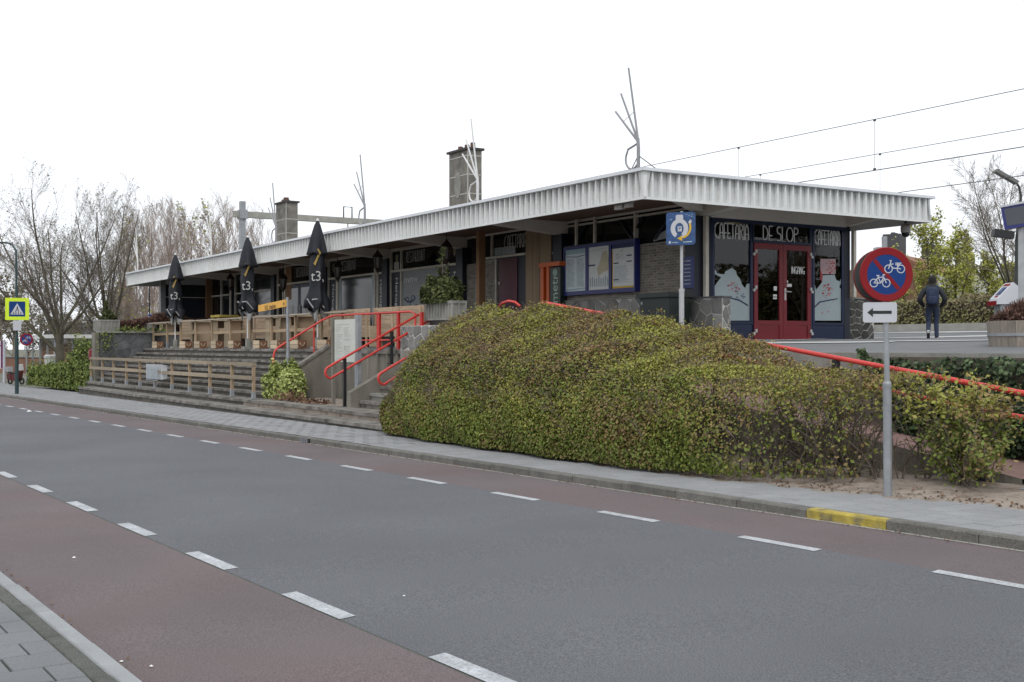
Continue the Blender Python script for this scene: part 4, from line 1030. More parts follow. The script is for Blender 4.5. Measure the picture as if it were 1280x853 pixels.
# poster case
bi = thing('poster_case', 'dark blue three-panel case of timetables and maps on the brick wall', 'notice board', (-23.9, YW-.15, 3.6))
X0, X1, Z0, Z1, YF = -25.42, -22.42, 3.00, 4.24, YW-.17
mb = MB(); mb.box(X0, X1, YF+.05, YW-.02, Z0, Z1); mb.build('case', 'box_blue', bi)
xs = [X0, X0+1.02, X0+2.00, X1]
for i in range(3):
    a, b = xs[i]+.05, xs[i+1]-.05
    f = MB(); f.box(xs[i]+.004, a, YF, YF+.05, Z0, Z1); f.box(b, xs[i+1]-.004, YF, YF+.05, Z0, Z1); f.box(a, b, YF, YF+.05, Z1-.07, Z1); f.box(a, b, YF, YF+.05, Z0, Z0+.10); fr = f.build('frame', 'box_blue', bi)
    mb = MB(); mb.box(a, b, YF+.035, YF+.049, Z0+.10, Z1-.07); ps = mb.build('poster', ['poster', 'poster_warm', 'poster_warm'][i], bi)
    fn = FRONT((a, YF+.035, Z0+.10)); W, Hh = b-a, Z1-Z0-.17; rr = random.Random(i+5)
    if i == 0:
        for k in range(26):
            for c in range(2):
                mb = None
        mb = MB()
        for k in range(24):
            for c in range(2): mb.prism([(.08+c*.42, .12+k*.030), (.08+c*.42+rr.uniform(.25, .36), .12+k*.030), (.08+c*.42+.3, .135+k*.030), (.08+c*.42, .135+k*.030)], fn, 0, .002)
        mb.build('print', 'print_pale', ps)
        mb = MB(); mb.prism([(0, Hh-.12), (W, Hh-.12), (W, Hh), (0, Hh)], fn, 0, .003); mb.prism([(0, .02), (W, .05), (W, .075), (0, .055)], fn, 0, .003); mb.build('print', 'poster_sea', ps)
        mb = MB(); mb.prism([(.05, Hh-.16), (.5, Hh-.19), (W, Hh-.15), (W, Hh-.17), (.5, Hh-.215), (.05, Hh-.18)], fn, 0, .004); mb.build('print', 'print', ps)
    elif i == 1:
        mb = MB(); mb.prism([(.42, .34), (.60, .42), (W-.06, .46), (W-.04, .75), (W-.12, .96), (.60, .93), (.50, .74), (.36, .52)], fn, 0, .002); mb.build('print', 'poster_tan', ps)
        mb = MB()
        for c in range(9): mb.prism([(.05+c*.09, .08), (.10+c*.09, .08), (.10+c*.09, .30+.03*sin(c*2)), (.05+c*.09, .30+.03*sin(c*2))], fn, 0, .002)
        mb.prism([(.06, Hh-.10), (W-.08, Hh-.06), (W-.08, Hh-.05), (.06, Hh-.09)], fn, 0, .002); mb.build('print', 'print_pale', ps)
        mb = MB(); mb.prism([(0, .60), (.28, .60), (.28, .635), (0, .635)], fn, 0, .003); mb.build('print', 'print_navy', ps)
    else:
        mb = MB(); mb.prism([(0, 0), (W, 0), (W, .05), (0, .05)], fn, 0, .002); mb.prism([(0, .05), (.03, .05), (.03, Hh-.12), (0, Hh-.12)], fn, 0, .002); mb.prism([(W-.03, .05), (W, .05), (W, Hh-.12), (W-.03, Hh-.12)], fn, 0, .002); mb.build('print', 'poster_yellow', ps)
        mb = MB(); mb.prism([(0, Hh-.10), (W, Hh-.10), (W, Hh), (0, Hh)], fn, 0, .003)
        for (u, v) in ((.06, .20), (.06, .60), (.58, .62), (.58, .76)): mb.prism([(u, v), (u+.2, v), (u+.2, v+.028), (u, v+.028)], fn, 0, .003)
        mb.build('print', 'print_navy', ps)
        mb = MB(); c = [(.15, .70), (.25, .78), (.38, .82), (.5, .86), (.44, .78), (.30, .72), (.15, .70)]
        for k in range(10):
            u, v = rr.uniform(.12, .5), rr.uniform(.68, .9); mb.prism([(u, v), (u+.12, v+.05), (u+.12, v+.062), (u, v+.012)], fn, 0, .002)
        for k in range(16): mb.prism([(.08, .14+k*.026), (.08+rr.uniform(.4, .75), .14+k*.026), (.6, .15+k*.026), (.08, .15+k*.026)], fn, 0, .002)
        mb.build('print', 'print_pale', ps)
mb = MB()
for x in (-24.95, -24.15): mb.box(x-.03, x+.03, YW-.12, YW-.06, Z1+.031, 4.93)
mb.build('hanger_post', 'mullion', bi)
mb = MB(); mb.box(X0, X1, YF+.02, YW-.02, Z1+.001, Z1+.03); mb.build('top_cover', 'navy_frame', bi)
ib = thing('blue_notice', 'small dark blue notice on the bricks behind the sign post', 'notice', (-20.9, YW-.03, 3.4))
p0, p1 = onY(853.5, 322, YW-.20), onY(865, 360, YW-.20)
mb = MB(); mb.box(p0.x, p1.x, YW-.20, YW-.145, p1.z, p0.z); pn = mb.build('board', 'box_blue', ib)
mb = MB()
for k in range(7): mb.box(p0.x+.05, p1.x-.05, YW-.204, YW-.201, p0.z-.1-k*.085, p0.z-.08-k*.085)
mb.build('print', 'print_pale', pn)
# security camera and floodlight under the eaves
sc_ = thing('security_camera', 'white dome security camera hanging from the right end of the roof', 'camera', tuple(onD(1132, 287, 27.6)))
mb = MB(); mb.lathe([(.02, .13), (.10, .10), (.115, .04), (.11, -.06), (.10, -.08)], n=18); mb.build('housing', 'cam_grey', sc_, world=False, smooth=True)
mb = MB(); mb.lathe([(.098, -.078), (.085, -.14), (.05, -.175), (0.01, -.18)], n=18); mb.build('dome', 'glass_dark', sc_, world=False, smooth=True)
mb = MB(); mb.tube([(0, 0, .14), (0, 0, .42)], .03, 8); mb.lathe([(.06, .25), (.06, .30)], n=10); mb.build('mount', 'black_post', sc_, world=False)
fl_ = thing('floodlight', 'pair of small grey floodlights under the front corner of the roof', 'floodlight', (-18.9, 14.42, 4.5))
mb = MB(); mb.cbox((-.14, 0, -.03), .11, .05, .045, .1); mb.build('lamp', 'cam_grey', fl_, world=False)
mb = MB(); mb.cbox((.12, .02, -.02), .10, .05, .04, -.1); mb.build('lamp', 'cam_grey', fl_, world=False)
mb = MB(); mb.box(-.3, .3, -.02, .02, .02, .06); mb.build('bracket', 'galv', fl_, world=False)
# roof ornaments: three spreading rods and a loop
def ornament(px, i, lab, mat):
    b_ = onY(px, 300, 14.9); t = thing('roof_ornament', lab, 'roof ornament', (b_.x, 14.9, 5.1), group='wire ornaments along the roof edge')
    mb = MB(); mb.tube([(0, 0, -.05), (0, 0, .62), (-.02, 0, .80)], .036, 8); mb.build('stem', mat, t, world=False)
    for (dx, dz) in ((-.24, 2.28), (-.46, 1.80), (-.62, 1.46)):
        mb = MB(); mb.tube([(0, 0, .72), (dx*1.15-.05, 0, dz-.0)], [.025, .020], 6); mb.build('rod', mat, t, world=False)
    mb = MB(); mb.tube([(0, 0, .70), (-.34, 0, .62)]+[(-.20+.22*cos(radians(a)), 0, .42+.22*sin(radians(a))) for a in range(140, 350, 20)]+[(0, 0, .45)], .021, 6); mb.build('loop', mat, t, world=False)
    mb = MB(); mb.tube([(-.50, .01, 1.22), (-.15, .01, 1.36)], .007, 4); mb.build('tie_wire', mat, t, world=False)
    if i == 0:
        mb = MB()
        for e in ((-.45, 0, -.05), (.75, .1, -.05)): mb.tube([(0, 0, .45), e], .010, 5)
        mb.build('guy_wire', 'wire', t, world=False)
    return t
for i, (px, lab, mat) in enumerate(((798, 'grey wire ornament of three rods and a loop at the front corner of the roof', 'orn_grey'), (597, 'white wire ornament in front of the larger chimney', 'orn_white'),
        (456, 'grey wire ornament between the two chimneys, above the concrete portal beam', 'orn_grey'), (345, 'pale wire ornament in front of the smaller chimney', 'orn_grey'), (264, 'white wire ornament above the eave right of the leftmost parasol', 'orn_white'), (172, 'pale wire ornament at the left end of the roof against the trees', 'orn_white'))):
    ornament(px, i, lab, mat)
# ================================================================ TERRACE: BARRIER, CRATES, BENCHES, PARASOLS
EDGE = 14.02
bar = thing('wooden_barrier', 'waist-high wooden barrier with a pale top board along the terrace edge above the steps', 'fence', (-41, EDGE, 1.61))
bpx = [192, 209, 226, 245, 265, 288, 313, 339.5, 369.5, 402, 428]
bxs = [onY(p, 420, EDGE).x for p in bpx]
mb = MB(); mb.box(bxs[0]-.25, bxs[-1]+.55, EDGE-.13, EDGE+.13, 2.66, 2.705); mb.build('top_board', 'wood_pale', bar)
for a, b in zip(bxs, bxs[1:]):
    mb = MB(); mb.cbox(((a+b)/2, EDGE+.045, 2.22+R_.uniform(-.02, .02)), (b-a)/2-.004, .016, .05, 0, 0, R_.uniform(-.01, .01)); mb.build('rail', 'wood_rail', bar)
for x in bxs:
    mb = MB(); mb.box(x-.045, x+.045, EDGE-.035, EDGE+.028, 1.80, 2.653); p = mb.build('post', 'wood_rail', bar)
    mb = MB(); mb.box(x-.055, x+.055, EDGE-.045, EDGE+.04, 1.615, 1.86); mb.box(x-.09, x+.09, EDGE-.08, EDGE+.08, 1.613, 1.625); mb.build('post_shoe', 'galv', p)
def make_crate():
    t = thing('rope_crate', 'crate', 'crate', group='wooden rope-handled crates along the foot of the terrace barrier')
    for k in range(2):
        mb = MB(); mb.box(-.30, .30, -.15, -.125, .01+k*.135, .135+k*.135); mb.build('plank', 'wood_ply', t, world=False)
        mb = MB(); mb.box(.275, .30, -.123, .15, .01+k*.135, .135+k*.135); mb.build('plank', 'wood_crate', t, world=False)
    mb = MB(); mb.box(-.30, .273, .125, .15, .01, .27); mb.box(-.30, -.275, -.123, .123, .01, .27); mb.box(-.273, .273, -.123, .123, .0, .03); mb.build('shell', 'wood_crate', t, world=False)
    mb = MB(); mb.tube([(.305, -.08, .20), (.328, -.06, .14), (.335, 0, .08), (.328, .06, .14), (.305, .08, .20)], .013, 6); mb.build('rope_handle', 'rope', t, world=False)
    return t
cr = make_crate(); cpx = [197, 232, 250, 271, 293, 325, 347, 372.5, 407]
for i, px in enumerate(cpx):
    p = onY(px, 430, 13.76); o = cr if i == 0 else dup(cr)
    o.location = (p.x, 13.77, 1.618); o.rotation_euler.z = R_.uniform(-.06, .06)
    o['label'] = ['wooden crate with rope handle at the left end of the barrier', 'wooden crate with rope handle just right of the leftmost parasol', 'wooden crate with rope handle, second right of the leftmost parasol', 'wooden crate with rope handle midway between the two left parasols',
                  'wooden crate with rope handle just left of the middle parasol', 'wooden crate with rope handle between the middle parasol and the yellow finger sign', 'wooden crate with rope handle left of the finger sign post', 'pale wooden crate right behind the finger sign post', 'wooden crate with rope handle left of the upright information board'][i]
def make_bench():
    """lounge bench knocked together from boards, seen from the back: boarded back, side panels, seat"""
    t = thing('lounge_bench', 'bench', 'bench', group='wooden lounge benches on the terrace')
    for k in range(7):
        mb = MB(); mb.box(-.78, .78, 0, .024, .30+k*.118, .30+k*.118+.112); mb.build('back_board', 'wood_board', t, world=False)
    for s in (-1, 1):
        mb = MB(); mb.box(s*.80-.02, s*.80+.02, -.01, .72, .02, .62); mb.build('side_panel', 'wood_ply', t, world=False)
        mb = MB(); mb.box(s*.60-.04, s*.60+.04, -.03, -.001, .0, 1.10); mb.build('back_post', 'wood_board', t, world=False)
    for k in range(4):
        mb = MB(); mb.box(-.775, .775, .06+k*.155, .06+k*.155+.145, .40, .43); mb.build('seat_board', 'wood_board', t, world=False)
    mb = MB(); mb.box(-.2, .2, .06, .5, .0, .395); mb.build('seat_box', 'black_post', t, world=False)
    return t
def make_table():
    """high table of plywood sheets: top and two slab legs with a cut-out"""
    t = thing('plywood_table', 'table', 'table', group='plywood tables stacked behind the barrier')
    mb = MB(); mb.box(-.55, .55, -.35, .35, .98, 1.02); mb.build('top', 'wood_ply', t, world=False)
    for s in (-1, 1):
        mb = MB(); mb.box(s*.40-.16, s*.40+.16, -.30, -.27, .0, .975); mb.build('leg', 'wood_ply', t, world=False)
        mb = MB(); mb.box(s*.40-.02, s*.40+.02, -.268, .3, .0, .975); mb.build('leg', 'wood_board', t, world=False)
    mb = MB(); mb.box(-.235, .235, -.29, -.25, .55, .70); mb.build('stretcher', 'wood_board', t, world=False)
    return t
be = make_bench(); ta = make_table(); nb = nt_ = 0
spots = [(205, 14.75, 't', .1), (233, 14.9, 'b', .05), (251, 14.6, 't', -.15), (268, 15.1, 'b', 0), (285, 14.6, 't', .2), (306, 15.0, 'b', -.05), (327, 14.55, 'b', .04), (351, 14.7, 't', .08), (377, 14.6, 't', -.12), (400, 15.0, 'b', .1), (425, 14.9, 'b', 0), (447, 14.5, 'b', .02), (480, 14.75, 'b', -.03), (512, 14.5, 'b', .03)]
blab = ['bench with boarded back beside the foot of the leftmost parasol', 'bench with boarded back under the yellow stacked top', 'bench with boarded back left of the middle parasol', 'bench with boarded back just right of the middle parasol',
        'bench with boarded back behind the foot of the third parasol', 'bench with boarded back behind the upright information board', 'high-backed bench behind the left part of the red railing', 'high-backed bench behind the middle of the red railing', 'high-backed bench behind the right end of the red railing']
tlab = ['plywood table at the left end of the terrace barrier', 'plywood table right of the leftmost parasol', 'plywood table between the two left parasols', 'plywood table left of the finger sign post', 'plywood table right behind the finger sign post']
for (px, y, k, rz) in spots:
    p = onY(px, 420, y)
    if k == 'b': o = be if nb == 0 else dup(be); o['label'] = blab[nb]; nb += 1
    else: o = ta if nt_ == 0 else dup(ta); o['label'] = tlab[nt_]; nt_ += 1
    o.location = (p.x, y, PZ(y)+.003); o.rotation_euler.z = rz
p = onY(278, 392, 15.1); t = thing('yellow_pallet', 'flat yellow stacked boards lying on top of the benches', 'boards', (p.x, 15.2, 2.83))
for k in range(3):
    mb = MB(); mb.box(-.55, .55, -.4+k*.27, -.16+k*.27, .0, .09); mb.build('board', 'wood_yellow', t, world=False)
mb = MB(); mb.box(-.35, -.25, -.38, .38, -.08, -.001); mb.box(.25, .35, -.38, .38, -.08, -.001); mb.build('bearer', 'wood_yellow', t, world=False)
def parasol(px, ptop, lab, seed, hz):
    y = 13.82; p = onY(px, 400, y); zt = onY(px, ptop, y).z
    t = thing('parasol', lab, 'parasol', (p.x, y, 1.61), group='closed black parasols on the terrace')
    r = random.Random(seed); Hc = zt-1.61; n = 40
    def surf(name, prof, ph, flut, nf, hem=None, twist=.0):
        mb = MB(); k = len(prof)
        for i, (rr, z) in enumerate(prof):
            f = i/(k-1)
            for j in range(n):
                a = 2*pi*j/n; fl = 1+flut*f*(sin(nf*a+ph+twist*f)+.35*sin((nf*2-1)*a+ph*2))
                zz = z
                if hem and i >= k-2: zz = z+hem*(sin(nf*a/1.0+ph+.8)*.6+.5*sin(3*a+ph))*(1 if i == k-1 else .4)
                mb.v.append((rr*fl*cos(a)+.03*f*sin(ph), rr*fl*sin(a), zz))
        for i in range(k-1):
            for j in range(n): mb.f.append((i*n+j, i*n+(j+1) % n, (i+1)*n+(j+1) % n, (i+1)*n+j)); mb.m.append(1 if hem and i == k-2 else 0)
        return mb
    zb = Hc-2.80*hz
    top = surf('hood', [(.04, Hc-.06), (.10, Hc-.20), (.20, Hc-.55), (.285, Hc-.98), (.30, Hc-1.06), (.22, Hc-1.05)], seed, .20, 5, hem=.09)
    top.m = [0]*len(top.f); top.build('hood', 'parasol', t, world=False, smooth=True)
    body = surf('cover', [(.14, Hc-.80), (.20, Hc-1.1), (.235, Hc-1.45), (.225, Hc-1.75), (.20, Hc-2.0), (.23, Hc-2.2), (.29, zb+.40), (.30, zb+.16), (.28, zb+.10), (.20, zb)], seed*1.7, .42, 4, hem=.24, twist=2.1)
    bo = body.build('canopy', ['parasol', 'parasol_trim'], t, world=False, smooth=True)
    mb = MB()
    for a0 in (radians(-75), radians(-20)):                     # pale hem tape crossing the folds
        pts = [( .345*cos(a0+da), .345*sin(a0+da), zb+.42+dz) for da, dz in ((-.55, -.02), (-.1, .0), (.15, -.10), (.55, -.26))]
        for u, v in zip(pts, pts[1:]): mb.bar(u, v, .012, .035)
    mb.build('hem_tape', 'parasol_trim', bo)if False else mb.build('hem_tape', 'parasol_trim', bo, world=False)
    mb = MB(); mb.lathe([(.025, .0), (.025, Hc-.1)], n=10); mb.build('pole', 'steel_white', t, world=False)
    mb = MB(); mb.lathe([(.03, Hc-.08), (.045, Hc-.05), (.03, Hc), (.01, Hc+.02)], n=10); mb.build('finial', 'steel_white', t, world=False)
    mb = MB(); mb.box(-.18, .18, -.16, .16, .003, .08); mb.box(-.06, .06, -.06, .06, .08, .35); mb.build('base', 'conc_planter', t, world=False)
    # lettering wrapped round the folded cloth
    mb = MB(); az = atan2(-y, -p.x)
    vs, fs = text_mesh('t3,', .42, .002, 'CENTER', .95); Rr = .285
    mb.add([(Rr*cos(az+x/Rr), Rr*sin(az+x/Rr), Hc-1.72+yy) for x, yy, zz in vs], fs); mb.build('lettering', 'letter_white', bo, world=False, recalc=False)
    mb = MB(); Rr = .262
    for (pts) in ([(-.10, .25), (.02, .33), (.10, .20), (.02, .05), (-.06, -.18), (-.12, -.12), (-.02, .08), (.02, .2), (-.04, .24)],): 
        c = [( Rr*cos(az+x/Rr), Rr*sin(az+x/Rr), Hc-1.22+yy) for x, yy in pts]; c2 = [((Rr+.012)*cos(az+x/Rr), (Rr+.012)*sin(az+x/Rr), Hc-1.22+yy) for x, yy in pts]
        m = len(c); mb.add(c+c2, [tuple(range(m)), tuple(range(m, 2*m))]+[(i, (i+1) % m, m+(i+1) % m, m+i) for i in range(m)])
    mb.build('gold_emblem', 'gold', bo, world=False)
    return t
parasol(219, 317, 'closed black parasol nearest the left end of the terrace', 1.3, .95)
parasol(309.5, 295, 'closed black parasol in the middle of the three', 2.6, .95)
parasol(397, 274, 'closed black parasol nearest the red railing, tallest in view', 4.4, 1.0)

# ---------------- lower fence on the second step
fe = thing('wooden_fence', 'low weathered wooden fence with three rails along the foot of the broad steps', 'fence', (-41, 11.35, .25))
fy = 11.35; fpx = [114, 128, 142, 158, 175, 194, 215, 237, 262.5, 290, 317]
fx = [onY(p, 470, fy).x for p in fpx]
for x in fx:
    mb = MB(); mb.box(x-.05, x+.05, fy-.035, fy+.035, .40, 1.16); p = mb.build('post', 'wood_rail', fe)
    mb = MB(); mb.box(x-.06, x+.06, fy-.045, fy+.045, .252, .45); mb.box(x-.10, x+.10, fy-.09, fy+.09, .251, .262); mb.build('post_shoe', 'galv', p)
for (z, h, dy) in ((1.20, .045, 0), (.82, .055, -.055)):
    for i in range(0, 10, 2):
        a, b = fx[i]-.06, fx[i+2]+(.06 if i == 8 else -.07)
        mb = MB(); mb.box(a, b, fy+dy-(.06 if dy == 0 else .018), fy+dy+(.06 if dy == 0 else .018), z-h+R_.uniform(-.006, .006), z+h+R_.uniform(-.006, .006)); mb.build('rail', 'wood_fence', fe)
nbd = thing('notice_sheet', 'silvery printed notice sheet wrapped round the lower wooden fence', 'notice', (onY(192, 465, fy).x, fy-.08, .9))
mb = MB(); p0, p1 = onY(182.5, 455, fy-.09), onY(201.5, 475, fy-.09)
for k in range(6):
    a = p0.x+(p1.x-p0.x)*k/6; b = p0.x+(p1.x-p0.x)*(k+1)/6
    mb.add([(a, fy-.09-.025*sin(k*.9), p0.z), (b, fy-.09-.025*sin((k+1)*.9), p0.z), (b, fy-.09-.03*sin((k+1)*.9), p1.z), (a, fy-.09-.03*sin(k*.9), p1.z)], [(0, 1, 2, 3)])
mb.quad((p1.x, fy-.09, p0.z), (p1.x+.16, fy+.07, p0.z-.03), (p1.x+.16, fy+.07, p1.z+.05), (p1.x, fy-.09, p1.z))
sh = mb.build('sheet', 'galv_pale', nbd)
mb = MB()
for k in range(9): mb.box(p0.x+.12, p1.x-.15-.1*(k % 3), fy-.125, fy-.122, p0.z-.12-k*.055, p0.z-.10-k*.055)
mb.build('print', 'print_pale', sh)
b_ = thing('red_bin', 'small dark red litter bin on a post at the left end of the lower fence', 'litter bin', (onY(116.5, 446, 11.75).x, 11.75, -.1))
mb = MB(); mb.lathe([(.16, 1.20), (.19, 1.22), (.19, 1.62), (.16, 1.66), (.10, 1.70)], n=14); mb.build('drum', 'door_red', b_, world=False, smooth=False)
mb = MB(); mb.tube([(-.2, 0, 0), (-.2, 0, 1.6)], .03, 8); mb.build('post', 'wood_brown', b_, world=False)

# ---------------- red handrails
RR = .030
h1 = thing('red_handrail', 'red handrail rising along the broad steps and continuing along the terrace edge', 'handrail', (-32, 12.1, .3))
xr = -32.05
tp = [(xr, 12.08, .24), (xr, 12.08, 1.40), (xr, 12.12, 1.56), (xr, 12.22, 1.66), (xr, 13.55, 2.45), (xr+.08, 13.78, 2.56), (xr+.4, 13.82, 2.58), (-27.0, 13.82, 2.575), (-26.75, 13.82, 2.52), (-26.72, 13.82, 1.62)]
mb = MB(); mb.tube(tp, RR, 10); mb.build('top_rail', 'rail_red', h1, smooth=True)
mb = MB(); mb.tube([(xr, 13.30, 1.30), (xr, 13.30, 2.30)], .024, 8); mb.build('post', 'rail_red', h1)
mb = MB(); mb.tube([(-30.3, 13.82, 1.86), (-26.74, 13.82, 1.86)], .022, 8); mb.build('bottom_rail', 'rail_red', h1)
for px, wd in ((473.5, .16), (498, .10), (527, .12)):
    x = onY(px, 400, 13.82).x; mb = MB(); mb.box(x-wd/2, x+wd/2, 13.79, 13.85, 1.62, 2.55); mb.build('post', 'gate_red', h1)
for px in (449,):
    x = onY(px, 400, 13.82).x; mb = MB(); mb.tube([(x, 13.82, 1.62), (x, 13.82, 2.55)], .022, 8); mb.build('post', 'rail_red', h1)
def stair_rail(x, y0, y1, zlow, slope, lab, posts, arch=False):
    t = thing('red_handrail', lab, 'handrail', (x, y0, .25)); gap = .30
    def zz(y): return zlow+(y-y0)*slope
    pts = [(x, y1, zz(y1)), (x, y0+.16, zz(y0+.16))]+[(x, y0+.10-.17*sin(radians(a)), zz(y0+.05)-.15+.15*cos(radians(a))) for a in range(15, 180, 22)]+[(x, y0+.22, zz(y0+.22)-gap), (x, y1+.35, zz(y1+.35)-gap)]
    mb = MB(); mb.tube(pts, RR, 10); mb.build('rail_loop', 'rail_red', t, smooth=True)
    for y, zb in posts:
        mb = MB(); mb.box(x-.035, x+.035, y-.035, y+.035, zb, zz(y)-.02); mb.box(x-.08, x+.08, y-.08, y+.08, zb, zb+.02); mb.build('post', 'black_post', t)
    if arch:
        q = [onY(624, 384, y1), onY(628, 379, y1), onY(636, 376.5, y1), (onY(644, 378, y1)), onY(650, 383, y1)]
        mb = MB(); mb.tube(q, RR, 8); mb.build('end_arch', 'rail_red', t, smooth=True)
    return t
stair_rail(-26.42, 11.32, 13.75, 1.20, .53, 'red double handrail on the left side wall of the narrow stair', [(11.75, .235), (13.0, 1.26)])
stair_rail(-24.35, 11.72, 13.6, 1.10, .53, 'red double handrail on the right of the narrow stair, mostly behind the hedge', [(12.6, .8)], True)
rr_ = thing('red_handrail', 'long red double handrail of the ramp, rising behind the big hedge from the lower right', 'handrail', (-12, 12.3, .6))
def rz_(x): return 1.155+(-8.54-x)*.1358
yr = 12.30; xs = onY(684, 378, yr).x
pts = [(xs, yr, rz_(xs)-.30), (xs-.15, yr, rz_(xs)-.26), (xs-.24, yr, rz_(xs)-.12), (xs-.17, yr, rz_(xs)), (xs, yr, rz_(xs)-.005), (-9.3, yr, rz_(-9.3)), (-8.6, yr, rz_(-8.6)+.0), (-8.1, yr, 1.12), (-7.9, yr, 1.05), (-7.88, yr, .95), (-8.0, yr, .87), (-8.4, yr, .86), (-8.8, yr, .90), (-9.3, yr, rz_(-9.3)-.30), (xs, yr, rz_(xs)-.30)]
mb = MB(); mb.tube(pts, .034, 10); mb.build('rail_loop', 'rail_red', rr_, smooth=True)
for x in (-9.13, -11.4, -13.8, -16.2, -18.4):
    mb = MB(); zb = soil_z(x, yr)-.05; mb.box(x-.04, x+.04, yr-.04, yr+.04, zb, rz_(x)-.03); mb.build('post', 'black_post', rr_)
    mb = MB(); mb.box(x-.12, x+.12, yr-.07, yr+.07, zb+.04, zb+.062); mb.build('foot_plate', 'black_post', rr_)

# ---------------- information board, finger post, planters
ibd = thing('information_board', 'upright cream information panel between two grey posts beside the narrow stair', 'information board', (-27.5, 12.14, .24))
pL, pR = onY(416.5, 450, 12.14), onY(447, 450, 12.14)
zt = onY(417, 398, 12.14).z
mb = MB(); mb.box(pL.x-.04, pL.x+.06, 12.10, 12.18, .1, zt); mb.build('post', 'wall_conc', ibd)
mb = MB(); mb.box(pR.x-.09, pR.x+.09, 12.10, 12.20, .1, zt+.05); mb.build('post', 'galv', ibd)
q0, q1 = onY(418.5, 400, 12.09), onY(444, 453, 12.09)
mb = MB(); mb.box(q0.x, q1.x, 12.085, 12.125, q1.z, q0.z); pn = mb.build('panel', 'sign_cream', ibd)
mb = MB(); rr = random.Random(8)
for k in range(22):
    for c in range(2):
        z = q0.z-.12-k*.042; a = q0.x+.07+c*.50
        if rr.random() < .85: mb.box(a, a+rr.uniform(.2, .42), 12.078, 12.084, z, z+.012)
mb.box(q0.x+.62, q0.x+.645, 12.078, 12.084, q0.z-.75, q0.z-.65); mb.build('print', 'pointing', pn)
fp = thing('finger_post', 'yellow finger sign on a thin galvanised pole standing in the bush', 'signpost', (onY(360, 470, 12.35).x, 12.35, .2))
zt = onY(358, 372, 12.35).z-.2
mb = MB(); mb.tube([(0, 0, 0), (-.0, 0, 1.35)], .055, 10); mb.tube([(0, 0, 1.35), (-.05, 0, zt)], .042, 10); mb.build('pole', 'galv', fp, world=False)
mb = MB(); a = onY(323.5, 386, 12.30); b = onY(357.5, 379, 12.30); f0 = fp.location
a = a-Vector(f0); b = b-Vector(f0); mb.bar(a, b, .03, .20); ar = mb.build('finger', 'sign_yellow', fp, world=False)
mb = MB(); tilt = atan2(b.z-a.z, b.x-a.x)
put_text(mb, FRONT(((a.x+b.x)/2-.10, a.y-.016, (a.z+b.z)/2-.03)), 'N.S. station', .19, 0, 0, .002, rot=tilt)
mb.prism([(-.05, 0), (0, .05), (.05, 0), (0, -.05)], FRONT((b.x-.12, b.y-.016, b.z-.02)), 0, .004); mb.build('lettering', 'sign_black', ar, world=False)
def conc_planter(name, lab, c, hx, hy, h, nx, ny):
    t = thing('concrete_planter', lab, 'planter', c)
    mb = MB(); mb.box(-hx+.03, hx-.03, -hy+.03, hy-.03, .06, h-.03); mb.mi = 1; mb.box(-hx+.06, hx-.06, -hy+.06, hy-.06, h-.03, h-.01); mb.build('box', ['conc_planter', 'hedge_core'], t, world=False)
    mb = MB()
    for (x0, x1, y0, y1) in ((-hx, hx, -hy, -hy+.08), (-hx, hx, hy-.08, hy), (-hx, -hx+.08, -hy+.08, hy-.08), (hx-.08, hx, -hy+.08, hy-.08)): mb.box(x0, x1, y0, y1, h-.07, h)
    mb.build('rim', 'conc_planter', t, world=False)
    mb = MB(); mb.box(-hx+.02, hx-.02, -hy+.02, hy-.02, 0, .06); mb.build('foot', 'conc_planter', t, world=False)
    r = MB(); r.prism([(-.03, 0), (.03, 0), (.02, -.03), (-.02, -.03)], lambda u, v, d: (u, v, d), .06, h-.071); rm = r.mesh('rib', 'conc_planter')
    for i in range(nx+1): inst('rib', rm, t, (-hx+.03+(2*hx-.06)*i/nx, -hy+.031, 0))
    for i in range(ny+1): inst('rib', rm, t, (hx-.031, -hy+.03+(2*hy-.06)*i/ny, 0), (0, 0, pi/2))
    return t
cL, cR = onY(531.5, 378, 13.9), onY(565, 378, 13.9)
PLC = ((cL.x+cR.x)/2, 14.11, 2.34)
conc_planter('p', 'ribbed concrete planter holding a conifer at the top of the narrow stair', PLC, (cR.x-cL.x)/2, .21, .46, 9, 2)
sb = thing('stone_block', 'small block of pale pointed stones carrying the ribbed concrete planter', 'stone wall', (PLC[0], 14.0, 1.61))
mb = MB(); mb.box(PLC[0]-1.15, PLC[0]+1.0, 13.45, 14.6, 1.3, 2.20); mb.build('core', 'pointing', sb)
mb = MB(); mb.box(PLC[0]-.6, PLC[0]+.7, 13.98, 14.25, 2.201, 2.338); mb.build('riser_block', 'black_post', sb)
stones(sb, [(PLC[0]-1.13, 1.62), (PLC[0]+.98, 1.62), (PLC[0]+.98, 2.19), (PLC[0]-1.13, 2.19)], FRONT((0, 13.45, 0)), .34, 'stone', 41, .04)
pl2 = conc_planter('p', 'ribbed concrete planter on the left end of the stone wall, a small conifer in it', (-52.3, 12.25, 2.34), .62, .42, .48, 9, 5)
gb = thing('grey_tub', 'round grey wooden tub standing on the stone wall left of the barrier', 'planter', (onY(188.5, 410, 14.3).x, 14.3, 2.10))
